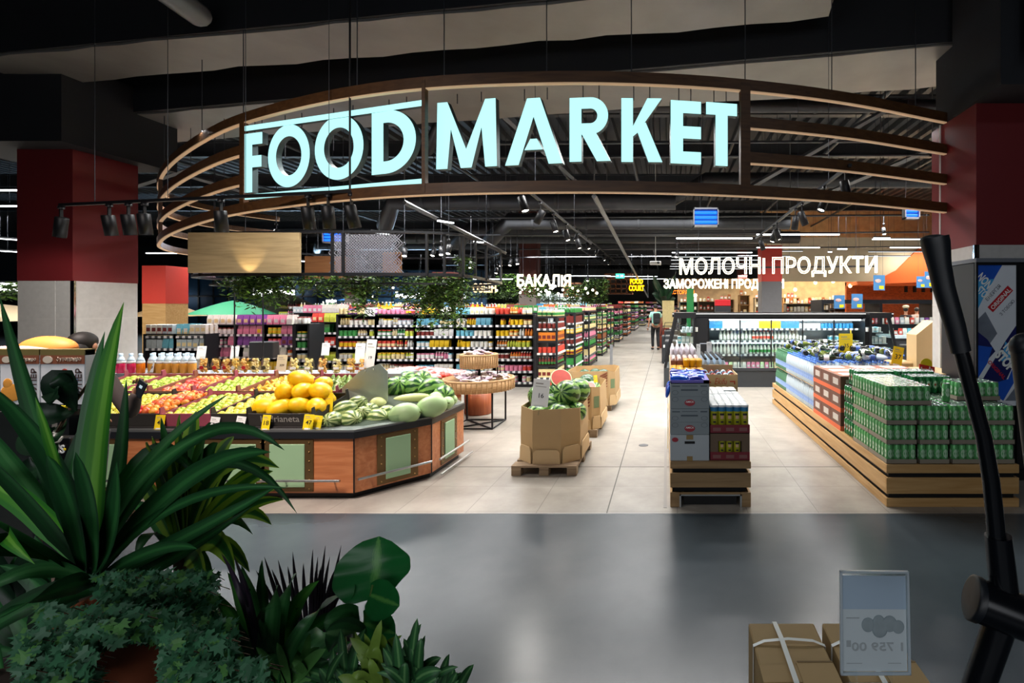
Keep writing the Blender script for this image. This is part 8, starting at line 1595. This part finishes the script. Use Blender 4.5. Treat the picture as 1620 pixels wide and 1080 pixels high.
t, bp = person((X(1037, 20.6), 20.6, 0), R(195), 'person in a mint t-shirt and black trousers walking away down the aisle', h=1.84, arms={1: ((.25, .02, 1.13), (.27, -.06, .9)), -1: ((-.25, .0, 1.13), (-.22, -.14, .95))}, legs={1: ((.1, -.06, .5), (.1, -.02, .08)), -1: ((-.09, .03, .5), (-.09, .12, .09))}, backpack=True)
bp.location = t.location; bp.rotation_euler = t.rotation_euler; tag(bp, 'black backpack on the back of the person in the mint t-shirt', 'backpack')
# shopper with phone behind the leaf
t = person((X(132, 3.9), 3.9, 0), R(180), 'person with dark hair mostly hidden behind the tall leaf, holding up a phone', h=1.55, shirt='3a3230', trousers='1c2026', arms={-1: ((-.34, -.08, 1.0), (-.44, -.02, 1.24)), 1: ((.26, -.05, 1.15), (.2, -.25, 1.0))}, hair='long')
hp = W(222, 615, 3.9); ph = thing('smartphone', 'dark smartphone held up over the apples by the person behind the leaf', 'phone', hp); ph.rotation_euler = (R(10), R(35), 0); MB().bbox(-.038, .038, -.004, .004, -.075, .075, .003).build('body', blackp, ph); MB().box(-.033, .033, -.0048, -.004, -.068, .068).build('screen', mat('phone screen', '20262c', .1, var=0), ph); MB().box(-.012, .012, -.0055, -.0048, .01, .035).build('screen_picture', mat('screen glow', '9ab0b8', .3, emit=.6, var=0), ph)
for px, Y, sh_, tr, lab, rz in ((1068, 26, '1a1a1c', '14151a', 'person in black standing far back beside the cooler line, left of the white shirted one', 1.5), (1075, 26.5, 'e4e6ea', '2a2c33', 'person in a white shirt standing far back beside the cooler line', 1.2), (1433, 19, '2a2222', '1a1a1c', 'person with a pale cap half hidden behind the coolers', 2.5), (1450, 19.5, 'c9b2a4', '2a2226', 'person in a patterned beige top among the shoppers behind the coolers', 3)): person((X(px, Y), Y, 0), rz, lab, h=1.72, shirt=sh_, trousers=tr, detail=False)
tag(MB().ball((X(1433, 19), 19, 1.75), (.12, .12, .07), 14, 8).build('sun_hat', mat('cream hat', 'd9cfae', .8)), 'cream hat worn by a shopper behind the coolers', 'hat')
# dark bins and plant by the aisle's right side
for i, (px, Y) in enumerate(((1055, 19), (1052, 15.5), (1058, 13.2))):
    t = thing('dark_bin', 'dark cart like bin standing at the right of the aisle, '+('farthest', 'middle', 'nearest')[i], 'bin', (X(px, Y)+.15, Y, 0)); MB().bbox(-.25, .3, 0, .8, .02, .85, .02).build('body', mat('bin plastic', '23262b', .5), t); MB().tube([(-.28, .1, .85), (-.22, .1, 1.15), (.2, .1, 1.15), (.28, .1, .85)], .015, 6).build('handle', black, t); MB().box(-.2, -.05, -.004, .0, .5, .58).build('label', whitep, t)
    for s in (-.2, .25): MB().lathe([(.04, -.02), (.04, .02)], 12, M=Matrix.Translation((s, .1, .04)) @ Matrix.Rotation(PI/2, 4, 'Y')).build('wheel', black, t)
Y = 21.5; t = thing('tall_house_plant', 'tall dark leaved plant rising over a rope wrapped pot beside the aisle', 'potted plant', (X(1050, Y)-.0, Y, 0)); MB().tube([(0, 0, 1.0), (0, 0, 2.2)], .03, 6).build('stem', bark, t); MB().lathe([(.18, 0), (.24, .1), (.25, 1.3), (.2, 1.35)], 16).build('pot', mat('red brown pot', '8a3a2a', .6), t)
for i in range(14): a = i*2.4; blade((0, 0, 1.6+.05*i), (.28*math.cos(a), .28*math.sin(a), 2.0+.05*i), (.5*math.cos(a), .5*math.sin(a), 2.1+.05*i+(.35 if i > 8 else 0)), .26, lm_blk, t, prof=oval, n=6)
t = thing('rope_curtain', 'bunched beige rope hanging beside the tall plant', 'rope', (X(1058, 20.5), 20.5, 0))
for i in range(9): MB().tube([(-.22+i*.05, 0, .9), (-.24+i*.055, 0, 2.0)], .03, 6).build('strand', mat('beige rope', 'b8a878', .8, var=.15), t)
flush_goods()
